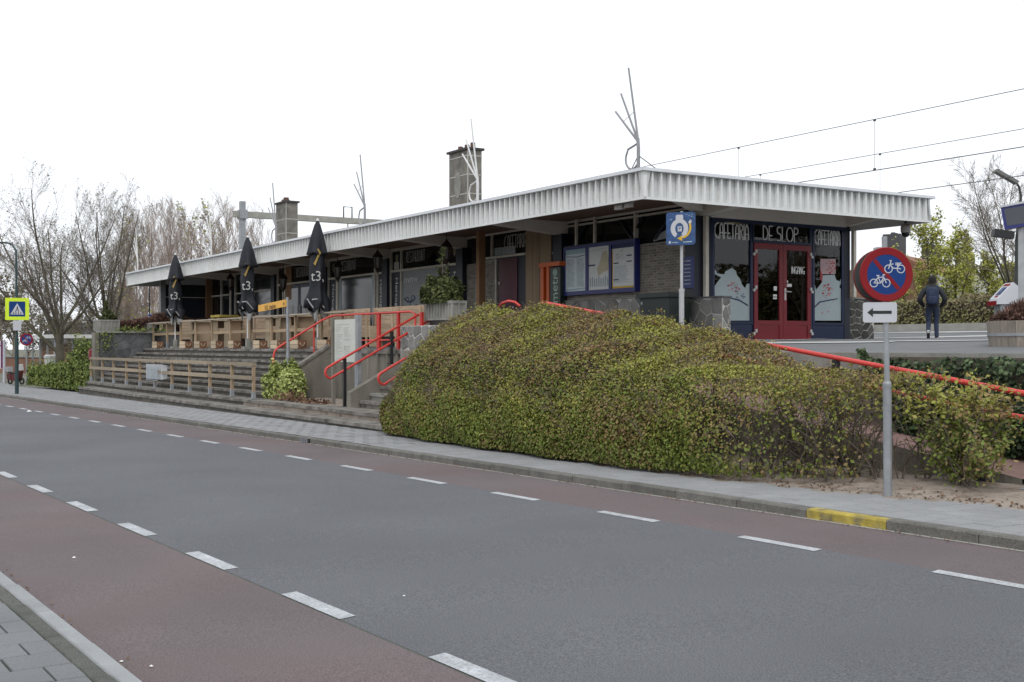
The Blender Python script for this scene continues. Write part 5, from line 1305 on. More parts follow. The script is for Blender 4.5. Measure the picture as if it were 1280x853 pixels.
def tub(t, R0, R1, h, n, wood, bandz):
    rr = random.Random(n)
    for i in range(n):
        a0, a1 = 2*pi*i/n, 2*pi*(i+.96)/n; mb = MB(); vs = []
        for (r, z) in ((R0, 0), (R1, h)):
            for (ri) in (r-.035, r+rr.uniform(-.002, .004)):
                for a in (a0, a1): vs.append((ri*cos(a), ri*sin(a), z))
        mb.add(vs, [(0, 1, 3, 2), (4, 6, 7, 5), (2, 3, 7, 6), (0, 4, 5, 1), (0, 2, 6, 4), (1, 5, 7, 3)]); mb.build('stave', wood, t, world=False)
    for z in bandz:
        r = R0+(R1-R0)*z/h+.008; mb = MB(); mb.lathe([(r, z-.022), (r+.003, z-.022), (r+.005, z+.022), (r, z+.022)], n=40, cap=False); mb.build('band', 'galv', t, world=False)
    mb = MB(); mb.lathe([(R0-.04, .01), (R1-.04, h-.06)], n=24); mb.build('soil', 'hedge_core', t, world=False)
tub(gb, .30, .36, .62, 18, 'barrel_grey', (.15, .45))
bt = thing('half_barrel', 'large weathered half barrel with a metal band on the forecourt at the right edge', 'planter', (onD(1285, 432, 17.4).x, onD(1285, 432, 17.4).y, PZ(15.2)-.03))
tub(bt, .52, .57, .40, 30, 'barrel', (.20,))
# things on the left terrace end
ab = thing('blue_arrow_sign', 'small blue sign on a thin dark pole left of the grey tub', 'sign', tuple(onD(187, 400, 62)))
mb = MB(); mb.tube([(0, 0, -2), (0, 0, 2.6)], .035, 6); mb.build('pole', 'black_post', ab, world=False)
mb = MB(); mb.prism([(-.16, .0), (.0, .30), (.16, .25), (.16, -.02)], ROT((.02, -.05, -.0), radians(-40)), 0, .02); pn = mb.build('panel', 'sign_blue', ab, world=False)
mb = MB(); mb.prism([(-.02, .05), (.03, .05), (.03, .2), (-.02, .2)], ROT((.02, -.05, 0), radians(-40)), .021, .024); mb.build('mark', 'sign_white', pn, world=False)
# ---------------- litter bin / cabinet / lock sign
gc = thing('green_cabinet', 'dark green utility cabinet in front of the brick wall, partly behind the hedge', 'cabinet', (-21.6, 16.75, 1.75))
p0, p1 = onY(799, 372, 16.4), onY(837, 372, 16.4)
mb = MB(); mb.box(p0.x, p1.x-.05, 16.42, 17.0, 1.7, 2.76); cbd = mb.build('body', 'cabinet', gc)
mb = MB(); mb.box(p0.x-.05, p1.x+.03, 16.34, 17.06, 2.762, 2.86); mb.build('lid', 'cabinet', gc)
mb = MB(); mb.box(p0.x+.04, p0.x+.10, 16.412, 16.419, 2.62, 2.68); mb.build('lock', 'galv', cbd)
lp = onY(852, 300, 13.5); lz = 1.61
ls = thing('blue_lock_sign', 'square blue sign with white ring lock and yellow arrow, on a pole above the hedge', 'sign', (lp.x, 13.5, lz))
mb = MB(); mb.tube([(0, 0, -.2), (0, 0, 1.05)], .045, 10); mb.tube([(0, 0, 1.05), (0, 0, onY(852, 266, 13.5).z-lz+.02)], .026, 10); mb.lathe([(.05, 1.03), (.05, 1.09)], n=10); mb.build('pole', 'galv_pale', ls, world=False)
AZ = radians(-52); W = .255; zc = onY(852, 286.5, 13.5).z-lz; Hh = .285
mb = MB(); mb.prism([(-W+.03, -Hh), (W-.03, -Hh), (W, -Hh+.03), (W, Hh-.03), (W-.03, Hh), (-W+.03, Hh), (-W, Hh-.03), (-W, -Hh+.03)], ROT((.04, -.05, zc), AZ), 0, .022); pn = mb.build('panel', 'sign_sky', ls, world=False)
fn = ROT((.04, -.05, zc), AZ)
mb = MB(); ring = arc(-.02, .0, .155, .17, -62, 242, 20); inn = arc(-.02, .0, .075, .10, 242, -62, 20); mb.prism(ring+inn, fn, .0225, .026); mb.build('ring_print', 'sign_white', pn, world=False)
mb = MB(); mb.prism([(-.085, .15), (.045, .15), (.045, .22), (.03, .24), (-.07, .24), (-.085, .22)], fn, .0225, .0265); mb.prism([(-.05, -.05), (.02, -.05), (.02, .04), (-.05, .04)], fn, .0225, .0265)
mb.prism([(.13, .10), (.17, .07), (.20, .12), (.17, .155)], fn, .0225, .0265); mb.prism([(.0, -.155), (.04, -.165), (.045, -.13), (.01, -.12)], fn, .0225, .0265)
for k in range(3): mb.prism([(-.15+.0, -.245+k*.001), (-.05, -.245), (-.05, -.235), (-.15, -.235)], fn, .0225, .0255) if k == 0 else None
mb.prism(arc(-.19, -.235, .02, .025, 0, 360, 8)[:-1], fn, .0225, .0255); mb.build('print', 'sign_white', pn, world=False)
mb = MB(); mb.prism(arc(.0, .02, .19, .20, 20, -75, 10)+arc(.0, .02, .155, .165, -75, 20, 10), fn, .0225, .0275); mb.prism([(-.06, -.17), (.03, -.12), (.03, -.22)], fn, .0225, .0270); mb.build('arrow_print', 'poster_yellow', pn, world=False)
mb = MB(); put_text(mb, fn, 'P', .085, -.015, -.005, .027); rr = random.Random(2)
mb.build('letter_print', 'print_navy', pn, world=False)
mb = MB()
for k in range(14):
    u, v = rr.uniform(-.2, .2), rr.uniform(.15, .24)
    if abs(u+.02) > .1: mb.prism([(u, v), (u+.03, v), (u+.03, v+.008), (u, v+.008)], fn, .0225, .0245)
mb.prism([(.04, -.245), (.20, -.238), (.20, -.222), (.04, -.228)], fn, .0225, .0245); mb.build('fine_print', 'print_pale', pn, world=False)

# ---------------- no-cycle sign on its pole at the kerb
ns_ = thing('no_cycle_sign', 'round red and blue no-bicycles sign over a white arrow plate on the near galvanised pole', 'traffic sign', (-9.01, 10.54, .07))
mb = MB(); mb.tube([(0, 0, -.1), (-.012, 0, 1.22)], .047, 14); mb.tube([(-.012, 0, 1.22), (-.05, 0, 2.85)], .031, 12); mb.lathe([(.036, 1.24), (.05, 1.21), (.05, 1.17)], c=(-.012, 0, 0), n=14); mb.build('pole', 'galv', ns_, world=False, smooth=False)
mb = MB(); mb.lathe([(.055, .0), (.05, .03)], n=12)
def disc(t, c, az, R, lip=.0225):
    nx, ny = cos(az), sin(az); ux, uy = -ny, nx
    fn = lambda u, v, d: (c[0]+u*ux+d*nx, c[1]+u*uy+d*ny, c[2]+v)
    full = arc(0, 0, R, R, 0, 360, 48)[:-1]
    mb = MB(); mb.prism(full, fn, -.0205, .0); pl_ = mb.build('plate', 'sign_back', t, world=False)
    mb = MB()
    k = 48                                                # red rim, slightly turned over at the edge
    for i in range(k):
        a0, a1 = 2*pi*i/k, 2*pi*(i+1)/k
        ring = [(R*.97, -.0225), (R+.003, -lip), (R+.008, .004), (R, .010), (R*.755, .006), (R*.755, .001)]
        vs = [fn(r*cos(a), r*sin(a), d) for a in (a0, a1) for r, d in ring]
        mb.add(vs, [(j, j+1, 6+j+1, 6+j) for j in range(5)])
    mb.build('red_rim', 'sign_red', pl_, world=False, recalc=False)
    mb = MB(); mb.prism(arc(0, 0, R*.757, R*.757, 0, 360, 40)[:-1], fn, .0005, .003); mb.build('blue_field', 'sign_blue', pl_, world=False)
    mb = MB(); q = R*.77*.7071; wd = R*.075*.7071
    mb.prism([(-q-wd+.02, q-wd-.02+.02), (-q+wd+.02, q+wd-.02+.02), (q+wd-.02, -q+wd), (q-wd-.02, -q-wd)], fn, .003, .0055); mb.build('red_bar', 'sign_red', pl_, world=False)
    mb = MB()
    def bike(cx, cy, s, moped):
        for wx in (-.10, .10):
            o_ = arc(cx+wx*s, cy-.03*s, .068*s, .068*s, 0, 360, 18); i_ = arc(cx+wx*s, cy-.03*s, .054*s, .054*s, 0, 360, 18)
            for j in range(18): mb.prism([o_[j], o_[j+1], i_[j+1], i_[j]], fn, .003, .0058)
        segs = [((-.10, -.03), (-.03, .06)), ((-.03, .06), (.06, .06)), ((.06, .06), (.10, -.03)), ((-.03, .06), (.01, -.03)), ((.01, -.03), (.06, .06)), ((-.10, -.03), (.01, -.03)), ((.055, .05), (.045, .10)), ((.045, .10), (.08, .10)), ((-.03, .06), (-.035, .085)), ((-.06, .087), (-.01, .087))] if not moped else \
               [((-.10, -.03), (-.055, .10)), ((-.055, .10), (-.085, .10)), ((-.075, .03), (-.02, -.02)), ((-.02, -.02), (.05, -.02)), ((.05, -.02), (.10, -.03)), ((.05, -.02), (.05, .05)), ((.01, .06), (.11, .06)), ((.01, .035), (.09, .035)), ((-.06, .04), (-.02, .05))]
        for (a, b) in segs:
            a = (cx+a[0]*s, cy+a[1]*s); b = (cx+b[0]*s, cy+b[1]*s); dx, dy = b[0]-a[0], b[1]-a[1]; l = sqrt(dx*dx+dy*dy); nx_, ny_ = -dy/l*.0055, dx/l*.0055
            mb.prism([(a[0]-nx_, a[1]-ny_), (b[0]-nx_, b[1]-ny_), (b[0]+nx_, b[1]+ny_), (a[0]+nx_, a[1]+ny_)], fn, .003, .0057+.0002*(len(mb.f) % 5))
    s = R/.30; bike(-.075*s, -.075*s, .72*s, False); bike(.095*s, .085*s, .72*s, True)
    mb.build('cycle_symbols', 'sign_white', pl_, world=False)
    return pl_
A0 = radians(-27)
disc(ns_, (-.045+.045*cos(A0), .045*sin(A0), 2.425), A0, .295)
A1 = radians(-27+180-18)
d2 = disc(ns_, (-.045-.10*cos(A0)+.0, -.10*sin(A0)-.0, 2.415), A1, .295, lip=.012)
mb = MB(); mb.cbox((-.10, -.01, 2.715), .075, .05, .018, A0); mb.cbox((-.05, 0, 2.42), .05, .05, .05, A0); mb.build('clamp', 'galv_pale', ns_, world=False)
AP = radians(-42); fn = ROT((-.02+.04*cos(AP)-.075*-sin(AP), .04*sin(AP)-.075*cos(AP), 2.005), AP)
W, Hh, c_ = .182, .112, .025
rr4 = []
for (sx, sy, a0) in ((1, -1, -90), (1, 1, 0), (-1, 1, 90), (-1, -1, 180)): rr4 += arc(sx*(W-c_), sy*(Hh-c_), c_, c_, a0, a0+90, 4)
mb = MB(); mb.prism(rr4, fn, -.014, 0); ap = mb.build('arrow_plate', 'sign_white', ns_, world=False)
mb = MB(); mb.prism([(-.135, 0), (-.075, .05), (-.075, .018), (.125, .018), (.125, -.016), (-.075, -.016), (-.075, -.05)], fn, .001, .003); mb.build('arrow', 'sign_black', ap, world=False)

# ---------------- far left street corner
lm = thing('zebra_crossing_post', 'tall dark street lamp post carrying a lime-bordered zebra crossing sign at the far left kerb', 'lamp post', (-50.8, 8.42, -.2))
mb = MB(); mb.tube([(0, 0, 0), (-.03, 0, 2.2)], .075, 12); mb.tube([(-.03, 0, 2.2), (-.13, 0, 5.4), (-.20, .0, 5.75), (-.34, -.12, 5.98), (-.60, -.30, 6.06), (-1.2, -.75, 6.10)], [.055, .042, .04, .038, .036, .034], 10); mb.build('post', 'lime_pole', lm, world=False)
mb = MB(); mb.cbox((-1.4, -.90, 6.08), .30, .11, .05, .64); mb.build('lamp_head', 'galv', lm, world=False)
AZ = radians(-14); zc = onD(20, 386.5, 47.5).z+.2; fn = ROT((.09, -.0, zc), AZ); q = .44
mb = MB(); mb.prism([(-q, -q), (q, -q), (q, q), (-q, q)], fn, 0, .03); zp = mb.build('sign_border', 'sign_lime', lm, world=False)
mb = MB(); mb.prism([(-.30, -.30), (.30, -.30), (.30, .30), (-.30, .30)], fn, .031, .034); mb.build('blue_field', 'sign_blue', zp, world=False)
mb = MB(); mb.prism([(-.25, -.22), (.25, -.22), (0, .23)], fn, .035, .038); mb.build('white_triangle', 'sign_white', zp, world=False)
mb = MB()
for k in range(4): mb.prism([(-.17+k*.095, -.20), (-.13+k*.095, -.20), (-.105+k*.085, -.13), (-.135+k*.085, -.13)], fn, .039, .041)
mb.prism([(-.02, .0), (.03, .0), (.03, .06), (-.02, .06)], fn, .039, .041); mb.prism([(-.01, .07), (.03, .07), (.03, .11), (-.01, .11)], fn, .039, .041)
mb.prism([(-.02, -.005), (.01, -.005), (-.05, -.12), (-.08, -.12)], fn, .039, .0412); mb.prism([(.01, -.005), (.035, -.005), (.07, -.12), (.045, -.12)], fn, .039, .0414); mb.build('walker_symbol', 'sign_black', zp, world=False)
fn = ROT((.09, 0, onD(19, 407, 47.5).z+.2), AZ); mb = MB(); mb.prism([(-.15, -.2), (.15, -.2), (.15, .2), (-.15, .2)], fn, 0, .02); wp = mb.build('white_plate', 'sign_white', lm, world=False)
mb = MB(); mb.prism([(-.08, -.05), (.08, -.05), (.08, .02), (-.08, .02)], fn, .021, .023); mb.prism([(-.03, .08), (.03, .08), (0, .12)], fn, .021, .023); mb.build('symbol', 'pointing', wp, world=False)
s2 = thing('no_cycle_sign', 'small far round no-bicycles sign on a thin pole beside the lime-bordered zebra sign', 'traffic sign', (-64.5, 11.15, -.28))
mb = MB(); mb.tube([(0, 0, 0), (.08, 0, 2.55)], .035, 8); mb.build('pole', 'galv', s2, world=False)
disc(s2, (.16, -.03, onD(31, 424.5, 60.6).z+.28), radians(-18), .31)
fn = ROT((.16, -.03, onD(29, 435, 60.6).z+.28), radians(-18)); mb = MB(); mb.prism([(-.11, -.08), (.11, -.08), (.11, .08), (-.11, .08)], fn, 0, .02); wp = mb.build('plate', 'sign_white', s2, world=False)
mb = MB(); mb.prism([(-.05, 0), (.02, .05), (.02, -.05)], fn, .021, .023); mb.build('arrow', 'sign_black', wp, world=False)
bs = thing('bus_stop_panel', 'white bus stop panel with a purple edge at the left border of the picture', 'bus stop', tuple(onD(5, 478, 66)))
mb = MB(); mb.tube([(0.06, 0, -.2), (0.06, 0, 2.35)], .07, 8); mb.build('post', 'sign_white', bs, world=False)
fn = ROT((0, 0, 0), radians(-20)); mb = MB(); mb.prism([(-.9, .75), (-.10, .75), (-.10, 2.3), (-.9, 2.3)], fn, -.03, .03); pn = mb.build('panel', 'poster_warm', bs, world=False)
mb = MB(); mb.prism([(-.16, .78), (-.05, .78), (-.05, 2.3), (-.16, 2.3)], fn, .031, .05); mb.prism([(-.9, 2.0), (-.17, 2.0), (-.17, 2.06), (-.9, 2.06)], fn, .031, .05); mb.build('purple_edge', 'purple', pn, world=False)
mb = MB()
for k in range(6): mb.prism([(-.6, 1.0+k*.14), (-.25, 1.0+k*.14), (-.25, 1.06+k*.14), (-.6, 1.06+k*.14)], fn, .031, .034)
mb.build('print', 'print_pale', pn, world=False)
# bicycle shed with its bicycles
c0 = onD(85, 450, 78); shd = thing('bicycle_shed', 'flat-roofed bicycle shelter behind the tree at the far left', 'shelter', (c0.x, c0.y, -.4))
mb = MB(); mb.box(-4.6, 3.2, -1.6, 1.4, 2.62, 2.74); mb.build('roof', 'roof_dark', shd, world=False)
mb = MB(); mb.box(-4.62, 3.22, -1.62, -1.60, 2.60, 2.84); mb.box(3.20, 3.24, -1.6, 1.42, 2.60, 2.84); mb.build('fascia', 'house_white', shd, world=False)
for x in (-4.3, -1.8, .7, 3.0):
    for y in (-1.4, 1.2):
        mb = MB(); mb.box(x-.05, x+.05, y-.05, y+.05, 0, 2.62); mb.build('post', 'galv', shd, world=False)
mb = MB(); mb.box(-4.4, 3.1, 1.25, 1.32, .3, 1.9); mb.build('back_panel', 'sign_back', shd, world=False)
def make_bike():
    t = thing('bicycle', 'bicycle', 'bicycle', group='bicycles parked under the shelter')
    for x in (-.52, .52):
        mb = MB(); mb.tube([(x+.34*cos(2*pi*k/16), 0, .35+.34*sin(2*pi*k/16)) for k in range(16)], .022, 5, closed=True)
        for k in range(4): a = pi*k/4; mb.tube([(x+.33*cos(a), 0, .35+.33*sin(a)), (x-.33*cos(a), 0, .35-.33*sin(a))], .006, 3)
        mb.build('wheel', 'tyre', t, world=False)
    mb = MB()
    for a, b in (((-.52, 0, .35), (-.08, 0, .33)), ((-.08, 0, .33), (-.22, 0, .92)), ((-.52, 0, .35), (-.18, 0, .78)), ((-.08, 0, .33), (.36, 0, .85)), ((-.2, 0, .80), (.36, 0, .85)), ((.33, 0, 1.02), (.52, 0, .35))): mb.tube([a, b], .018, 5)
    mb.build('frame', 'bike', t, world=False)
    mb = MB(); mb.tube([(.20, -.26, 1.05), (.33, -.2, 1.06), (.33, .2, 1.06), (.20, .26, 1.05)], .014, 5); mb.build('handlebar', 'steel_white', t, world=False)
    mb = MB(); mb.cbox((-.24, 0, .96), .12, .07, .035); mb.build('saddle', 'tyre', t, world=False)
    return t
bk = make_bike()
for i in range(7):
    o = bk if i == 0 else dup(bk); p = c0+Vector((-3.6+i*.95, -1.0, 0)); o.location = (p.x, p.y, -.38); o.rotation_euler.z = pi/2+.15*sin(i*3)
    o['label'] = 'grey bicycle parked in the row under the far bicycle shelter'
lt = thing('litter_drum', 'white lidded bin standing under the bicycle shelter by the tree trunk', 'bin', tuple(onD(64, 458, 66)))
mb = MB(); mb.lathe([(.33, -.6), (.36, .45)], n=16); mb.build('drum', 'house_white', lt, world=False)
mb = MB(); mb.lathe([(.39, .45), (.40, .56), (.3, .64)], n=16); mb.build('lid', 'house_white', lt, world=False)
p = onD(20, 478, 66)
mo = thing('parked_moped', 'dark red moped with a silver top case parked behind the zebra sign post', 'moped', (p.x, p.y, -.42), .5); mo.scale = (.8, .8, .8)
for x in (-.6, .6):
    mb = MB(); mb.tube([(x+.2*cos(2*pi*k/14), 0, .25+.2*sin(2*pi*k/14)) for k in range(14)], .06, 6, closed=True); mb.build('wheel', 'tyre', mo, world=False)
mb = MB(); mb.prism([(-.75, .35), (-.2, .25), (.25, .22), (.45, .3), (.55, .95), (.45, 1.0), (.3, .45), (-.1, .42), (-.15, .72), (-.8, .75)], lambda u, v, d: (u, d, v), -.16, .16); mb.build('body', 'car_red', mo, world=False)
mb = MB(); mb.prism([(-.72, .76), (-.1, .73), (-.05, .80), (-.7, .86)], lambda u, v, d: (u, d, v), -.13, .13); mb.build('seat', 'tyre', mo, world=False)
mb = MB(); mb.cbox((-.78, 0, 1.05), .2, .2, .17); mb.build('top_case', 'car_silver', mo, world=False)
mb = MB(); mb.tube([(.42, -.32, 1.08), (.5, 0, 1.03), (.42, .32, 1.08)], .022, 6); mb.build('handlebar', 'tyre', mo, world=False)
mb = MB(); mb.prism([(.50, 1.0), (.58, 1.0), (.46, 1.42), (.42, 1.42)], lambda u, v, d: (u, d, v), -.2, .2); mb.build('windscreen', 'house_white', mo, world=False)

# ---------------- right side: kiosk, display, lamp post
kd = onD(1253, 398, 22.0); kz = PZ(kd.y)
ki = thing('ticket_validator', 'slanted white card reader pillar with red stripes behind the half barrel', 'card reader', (kd.x, kd.y, kz), radians(-28)-0)
mb = MB(); mb.prism([(-.20, .62), (.22, .62), (.22, .95), (.13, 1.02), (-.16, .72)], lambda u, v, d: (v*0+d, u, v), -.17, .17); mb.build('head', 'sign_white', ki, world=False)
mb = MB(); mb.box(-.12, .12, -.1, .12, 0, .615); mb.build('pillar', 'galv', ki, world=False)
kd_rot = ki
# sloping face carries a dark screen and red stripes; the face looks back towards the street
u_ = Vector((0, .29, .30)).normalized(); n_ = Vector((0, -.30, .29)).normalized()
fnk = lambda u, v, d: tuple(Vector((u, -.16, .72))+u_*v+n_*d)
mb = MB(); mb.prism([(-.09, .10), (.09, .10), (.09, .30), (-.09, .30)], fnk, .001, .004); mb.build('screen', 'print_navy', ki, world=False)
mb = MB(); mb.prism([(-.12, .33), (.12, .33), (.12, .39), (-.12, .39)], fnk, .001, .004); mb.prism([(-.05, .04), (.06, .04), (.06, .085), (-.05, .085)], fnk, .001, .004); mb.box(-.175, .175, -.206, -.20, .60, .68); mb.build('red_stripe', 'sign_red', ki, world=False)
mb = MB(); mb.prism([(-.07, .17), (.03, .17), (.03, .28), (-.07, .28)], fnk, .0045, .006); mb.build('display', 'sign_sky', ki, world=False)
dd = onD(1277, 433, 18.5); dz = PZ(dd.y)
ds = thing('departure_display', 'blue-framed dark departure display on a pale post at the right edge', 'display', (dd.x, dd.y, dz))
mb = MB(); mb.box(-.035, .035, -.035, .035, 0, onD(1277, 284, 18.5).z-dz); mb.build('post', 'galv_pale', ds, world=False)
AZ = radians(-62); q = [onD(px, py, 18.3) for px, py in ((1247.5, 257.5), (1252.5, 285), (1330, 276), (1330, 247))]
ux, uy = -sin(AZ), cos(AZ)
def loc2(p): v = p-Vector(ds.location); return (v.x*ux+v.y*uy, v.z)
fn = ROT((0, 0, 0), AZ); pl_ = [loc2(p) for p in q]
mb = MB(); mb.prism(pl_, fn, -.08, .10); hs_ = mb.build('housing', 'box_blue', ds, world=False)
cxm = sum(p[0] for p in pl_)/4; cym = sum(p[1] for p in pl_)/4
mb = MB(); mb.prism([(cxm+(a-cxm)*.90, cym+(b-cym)*.78) for a, b in pl_], fn, .101, .104); mb.build('screen', 'screen_grey', hs_, world=False)
mb = MB(); mb.prism([pl_[0], pl_[3], (pl_[3][0], pl_[3][1]+.035), (pl_[0][0], pl_[0][1]+.03)], fn, -.10, .12); mb.build('top_trim', 'sign_white', hs_, world=False)
ld = onD(1270, 400, 36); lz = PZ(ld.y); D_ = 36
rp = thing('lamp_post', 'grey lamp post with a long flat lamp and a black loudspeaker at the right edge', 'lamp post', (ld.x, ld.y, lz))
def lp_(px, py): return onD(px, py, D_)-Vector((ld.x, ld.y, lz))
mb = MB(); mb.tube([(0, 0, 0), lp_(1272, 300), lp_(1275, 262), lp_(1276, 245), lp_(1274, 234), lp_(1270, 228)], [.085, .075, .045, .04, .035, .03], 10); mb.build('post', 'sign_back', rp, world=False)
mb = MB(); mb.bar(lp_(1271, 229), lp_(1244, 213.5), .26, .10, (0, 0, 1)); mb.build('lamp_head', 'stone', rp, world=False)
mb = MB(); mb.bar(lp_(1241, 291), lp_(1266, 294.5), .26, .22); mb.build('loudspeaker', 'black_post', rp, world=False)
# ---------------- overhead line
def wire_y(slope, dz): return C_*dz/slope
DZ = 5.0
cat = []
for nm, s1, s0 in (('near', .2049, .187*C_), ('far', .1730, .160*C_)):
    pass
def oh(lab, y, dzc, dzm, x0, x1, ph):
    t = thing('overhead_line', lab, 'overhead wire', (-20, y, EYE+dzc))
    mb = MB(); mb.tube([(x0, y, EYE+dzc), (x1, y, EYE+dzc)], .013, 5); mb.build('contact_wire', 'wire', t)
    mb = MB(); mb.tube([(x0, y, EYE+dzm), (x1, y, EYE+dzm)], .011, 5); mb.build('carrier_wire', 'wire', t)
    x = x0+ph
    while x < x1:
        mb = MB(); mb.tube([(x, y, EYE+dzc), (x, y, EYE+dzm)], .007, 4); mb.cbox((x, y, EYE+dzc+.03), .035, .02, .035); mb.cbox((x, y, EYE+dzm-.02), .035, .02, .03); mb.build('dropper', 'wire', t); x += 5.6
oh('nearer overhead line of two wires with droppers above the station roof', 26.7, 5.0, 6.45, -120, 20, 1.5)
oh('farther overhead line of two wires with droppers, lower in the picture', 31.2, 5.0, 6.37, -120, 22, 3.4)
mp = onD(303, 433, 75); y0 = mp.y
ms = thing('catenary_portal', 'grey steel catenary mast with a concrete cross beam behind the left station roof', 'mast', (mp.x, y0, 0))
zt = onD(303, 252, 75).z; zbm = onD(303, 268, 75).z
mb = MB(); mb.box(-.16, .16, -.16, .16, 0, zt); mb.build('mast', 'galv', ms, world=False)
mb = MB(); mb.box(-.17, .17, -.6, 12.6, zbm-.20, zbm+.18); mb.build('cross_beam', 'conc_light', ms, world=False)
mb = MB(); mb.box(-.16, .16, 12.6, 12.92, 0, zt); mb.build('mast', 'galv', ms, world=False)
mb = MB(); mb.box(-.26, .26, -.26, .26, zbm-.3, zbm+.26); mb.build('clamp', 'galv', ms, world=False)
for yy in (7.2,):
    mb = MB(); mb.tube([(0, yy-.3, zbm+.2), (0, yy-.3, zbm+.9), (0, yy+.3, zbm+.9), (0, yy+.3, zbm+.2)], .05, 6); mb.build('insulator_frame', 'wire', ms, world=False)
    mb = MB(); mb.tube([(0, yy, zbm-.2), (0, yy, 7.0)], .04, 6); mb.build('hanger', 'galv', ms, world=False)
# drain in the kerb
x, y = tn(photo_t(397, 553)[0], N_KERB+.02); dg_ = thing('gully_inlet', 'small black kerb inlet for rain water opposite the bush', 'drain', (x, y, G(x, y)))
mb = MB(); mb.box(-.20, .20, -.04, .03, .005, .088); mb.build('frame', 'black_post', dg_, world=False)
for k in range(4):
    mb = MB(); mb.box(-.16+k*.09, -.13+k*.09, -.055, -.04, .008, .085); mb.build('bar', 'galv', dg_, world=False)
rr = random.Random(12)
for i, (px, py, s, lab) in enumerate(((36, 515, .10, 'crumpled white paper lying at the far kerb, far left'), (92, 698, .02, 'white paper scrap on the red lane at the near left'), (152, 828, .013, 'white scrap beside the near kerb at the bottom'),
      (189, 834, .015, 'white scrap on the red lane near the bottom'), (505, 746, .013, 'tiny white scrap lying on the grey asphalt'), (126, 514.5, .13, 'crumpled white litter lying against the far kerb'), (675, 562, .10, 'grey flattened carton lying under the hedge by the pavement'))):
    t_, n_r = photo_t(px, py); x, y = tn(t_, n_r); z = G(x, y)+(.005 if i != 6 else .11); mb = MB(); n = 7
    base = [(x+s*cos(2*pi*k/n)*rr.uniform(.6, 1.2), y+s*sin(2*pi*k/n)*rr.uniform(.5, 1.1), z+rr.uniform(0, .1)*s) for k in range(n)]
    mb.add(base+[(x, y, z+s*.55)], [(k, (k+1) % n, n) for k in range(n)]+[tuple(range(n-1, -1, -1))])
    tag(mb.build('paper_scrap', 'litter', loc=(x, y, z)), lab, 'litter')
# ================================================================ VEGETATION
def put(name, me, parent=None, loc=(0, 0, 0), kind=None):
    o = inst(name, me, parent, loc)
    if kind: o['kind'] = kind
    return o
RMIN = .005
def rvec(r): return Vector((r.gauss(0, 1), r.gauss(0, 1), r.gauss(0, 1))).normalized()
def grow(out, tips, r, p, d, length, rad, lev, P):
    """recursive branch; P = list of per-level dicts"""
    q = P[lev]; k = q['k']; sl = length/k; pts = [(p.copy(), rad)]; d = d.normalized()
    for i in range(k):
        d = (d+rvec(r)*q['wob']+Vector((0, 0, q['up']))).normalized()
        p2 = p+d*sl; r2 = rad*(1-(i+1)/k*(1-q['taper']))
        out[min(lev, len(out)-1)].append((tuple(p), tuple(p2), rad*(1-i/k*(1-q['taper'])), r2)); p = p2; pts.append((p.copy(), r2))
    tips.append((p, d, lev))
    if lev+1 < len(P):
        n = q['n']
        for c in range(n):
            f = q['from']+(1-q['from'])*((c+r.random())/n)
            i = min(k-1, int(f*k)); a, ra = pts[i]; b, rb = pts[i+1]; t = f*k-i
            base = a.lerp(b, t); dd = (b-a).normalized()
            side = dd.cross(rvec(r)); side.normalize(); ang = radians(q['ang']+r.uniform(-q.get('da', 10), q.get('da', 10)))
            nd = dd*cos(ang)+side*sin(ang)
            grow(out, tips, r, base, nd, length*q['len']*r.uniform(.65, 1.15)*(1-.45*f*q.get('short', 1)), max(RMIN, min(ra, rb)*q['rr']), lev+1, P)
def bare_tree(name, lab, loc, P, length, rad, seed, trunk_mat='bark', twig_mat='twig', buds=None, group=None, cat='tree', d0=(0, 0, 1)):
    r = random.Random(seed); out = [[], []]; tips = []
    lv = [[] for _ in P]; grow(lv, tips, r, Vector((0, 0, 0)), Vector(d0), length, rad, 0, P)
    t = thing(name, lab, cat, loc, group=group)
    put('trunk', segs_mesh('trunk', lv[0]+(lv[1] if len(P) > 2 else []), trunk_mat, 7), t)
    rest = [s for l in lv[2 if len(P) > 2 else 1:] for s in l]
    cr_ = put('crown', segs_mesh('crown', rest, twig_mat, 3), t)
    if buds:
        n, size, mat, spread = buds; ends = [x for x in tips if x[2] >= len(P)-2]; pts = []; nr = []
        for _ in range(n):
            p, d, l = r.choice(ends); pts.append(tuple(p+rvec(r)*spread*abs(r.gauss(0, 1)))); nr.append((0, 0, 1))
        put('leaf', leaves_mesh('leaf', pts, nr, size, mat, seed, 1.5, 1.0), cr_, kind='stuff')
    return t
PB = [dict(k=5, wob=.04, up=.02, taper=.75, n=9, ang=40, da=16, len=2.6, rr=.50, **{'from': .55}, short=.12),
      dict(k=9, wob=.08, up=.055, taper=.22, n=15, ang=38, da=14, len=.52, rr=.44, **{'from': .14}, short=1.1),
      dict(k=7, wob=.13, up=.05, taper=.30, n=11, ang=36, da=14, len=.46, rr=.5, **{'from': .15}, short=.9),
      dict(k=4, wob=.16, up=.06, taper=.4, n=6, ang=38, da=14, len=.48, rr=.6, **{'from': .15}, short=.6),
      dict(k=2, wob=.2, up=.08, taper=.5, n=0, ang=0, len=0, rr=0, **{'from': 0})]
b1 = onD(75, 470, 62)
bare_tree('bare_tree', 'large bare tree with a forked trunk left of the station, rising behind the green hedge', (b1.x, b1.y, -.35), PB, 3.0, .25, 5, buds=(2600, .06, 'bud_dull', .05), d0=(.02, .02, 1))
b2 = onD(133, 433, 66); P2 = [dict(p) for p in PB]; P2[0] = dict(P2[0], n=9, ang=33, len=2.1, wob=.015, taper=.6); P2[0]['from'] = .35
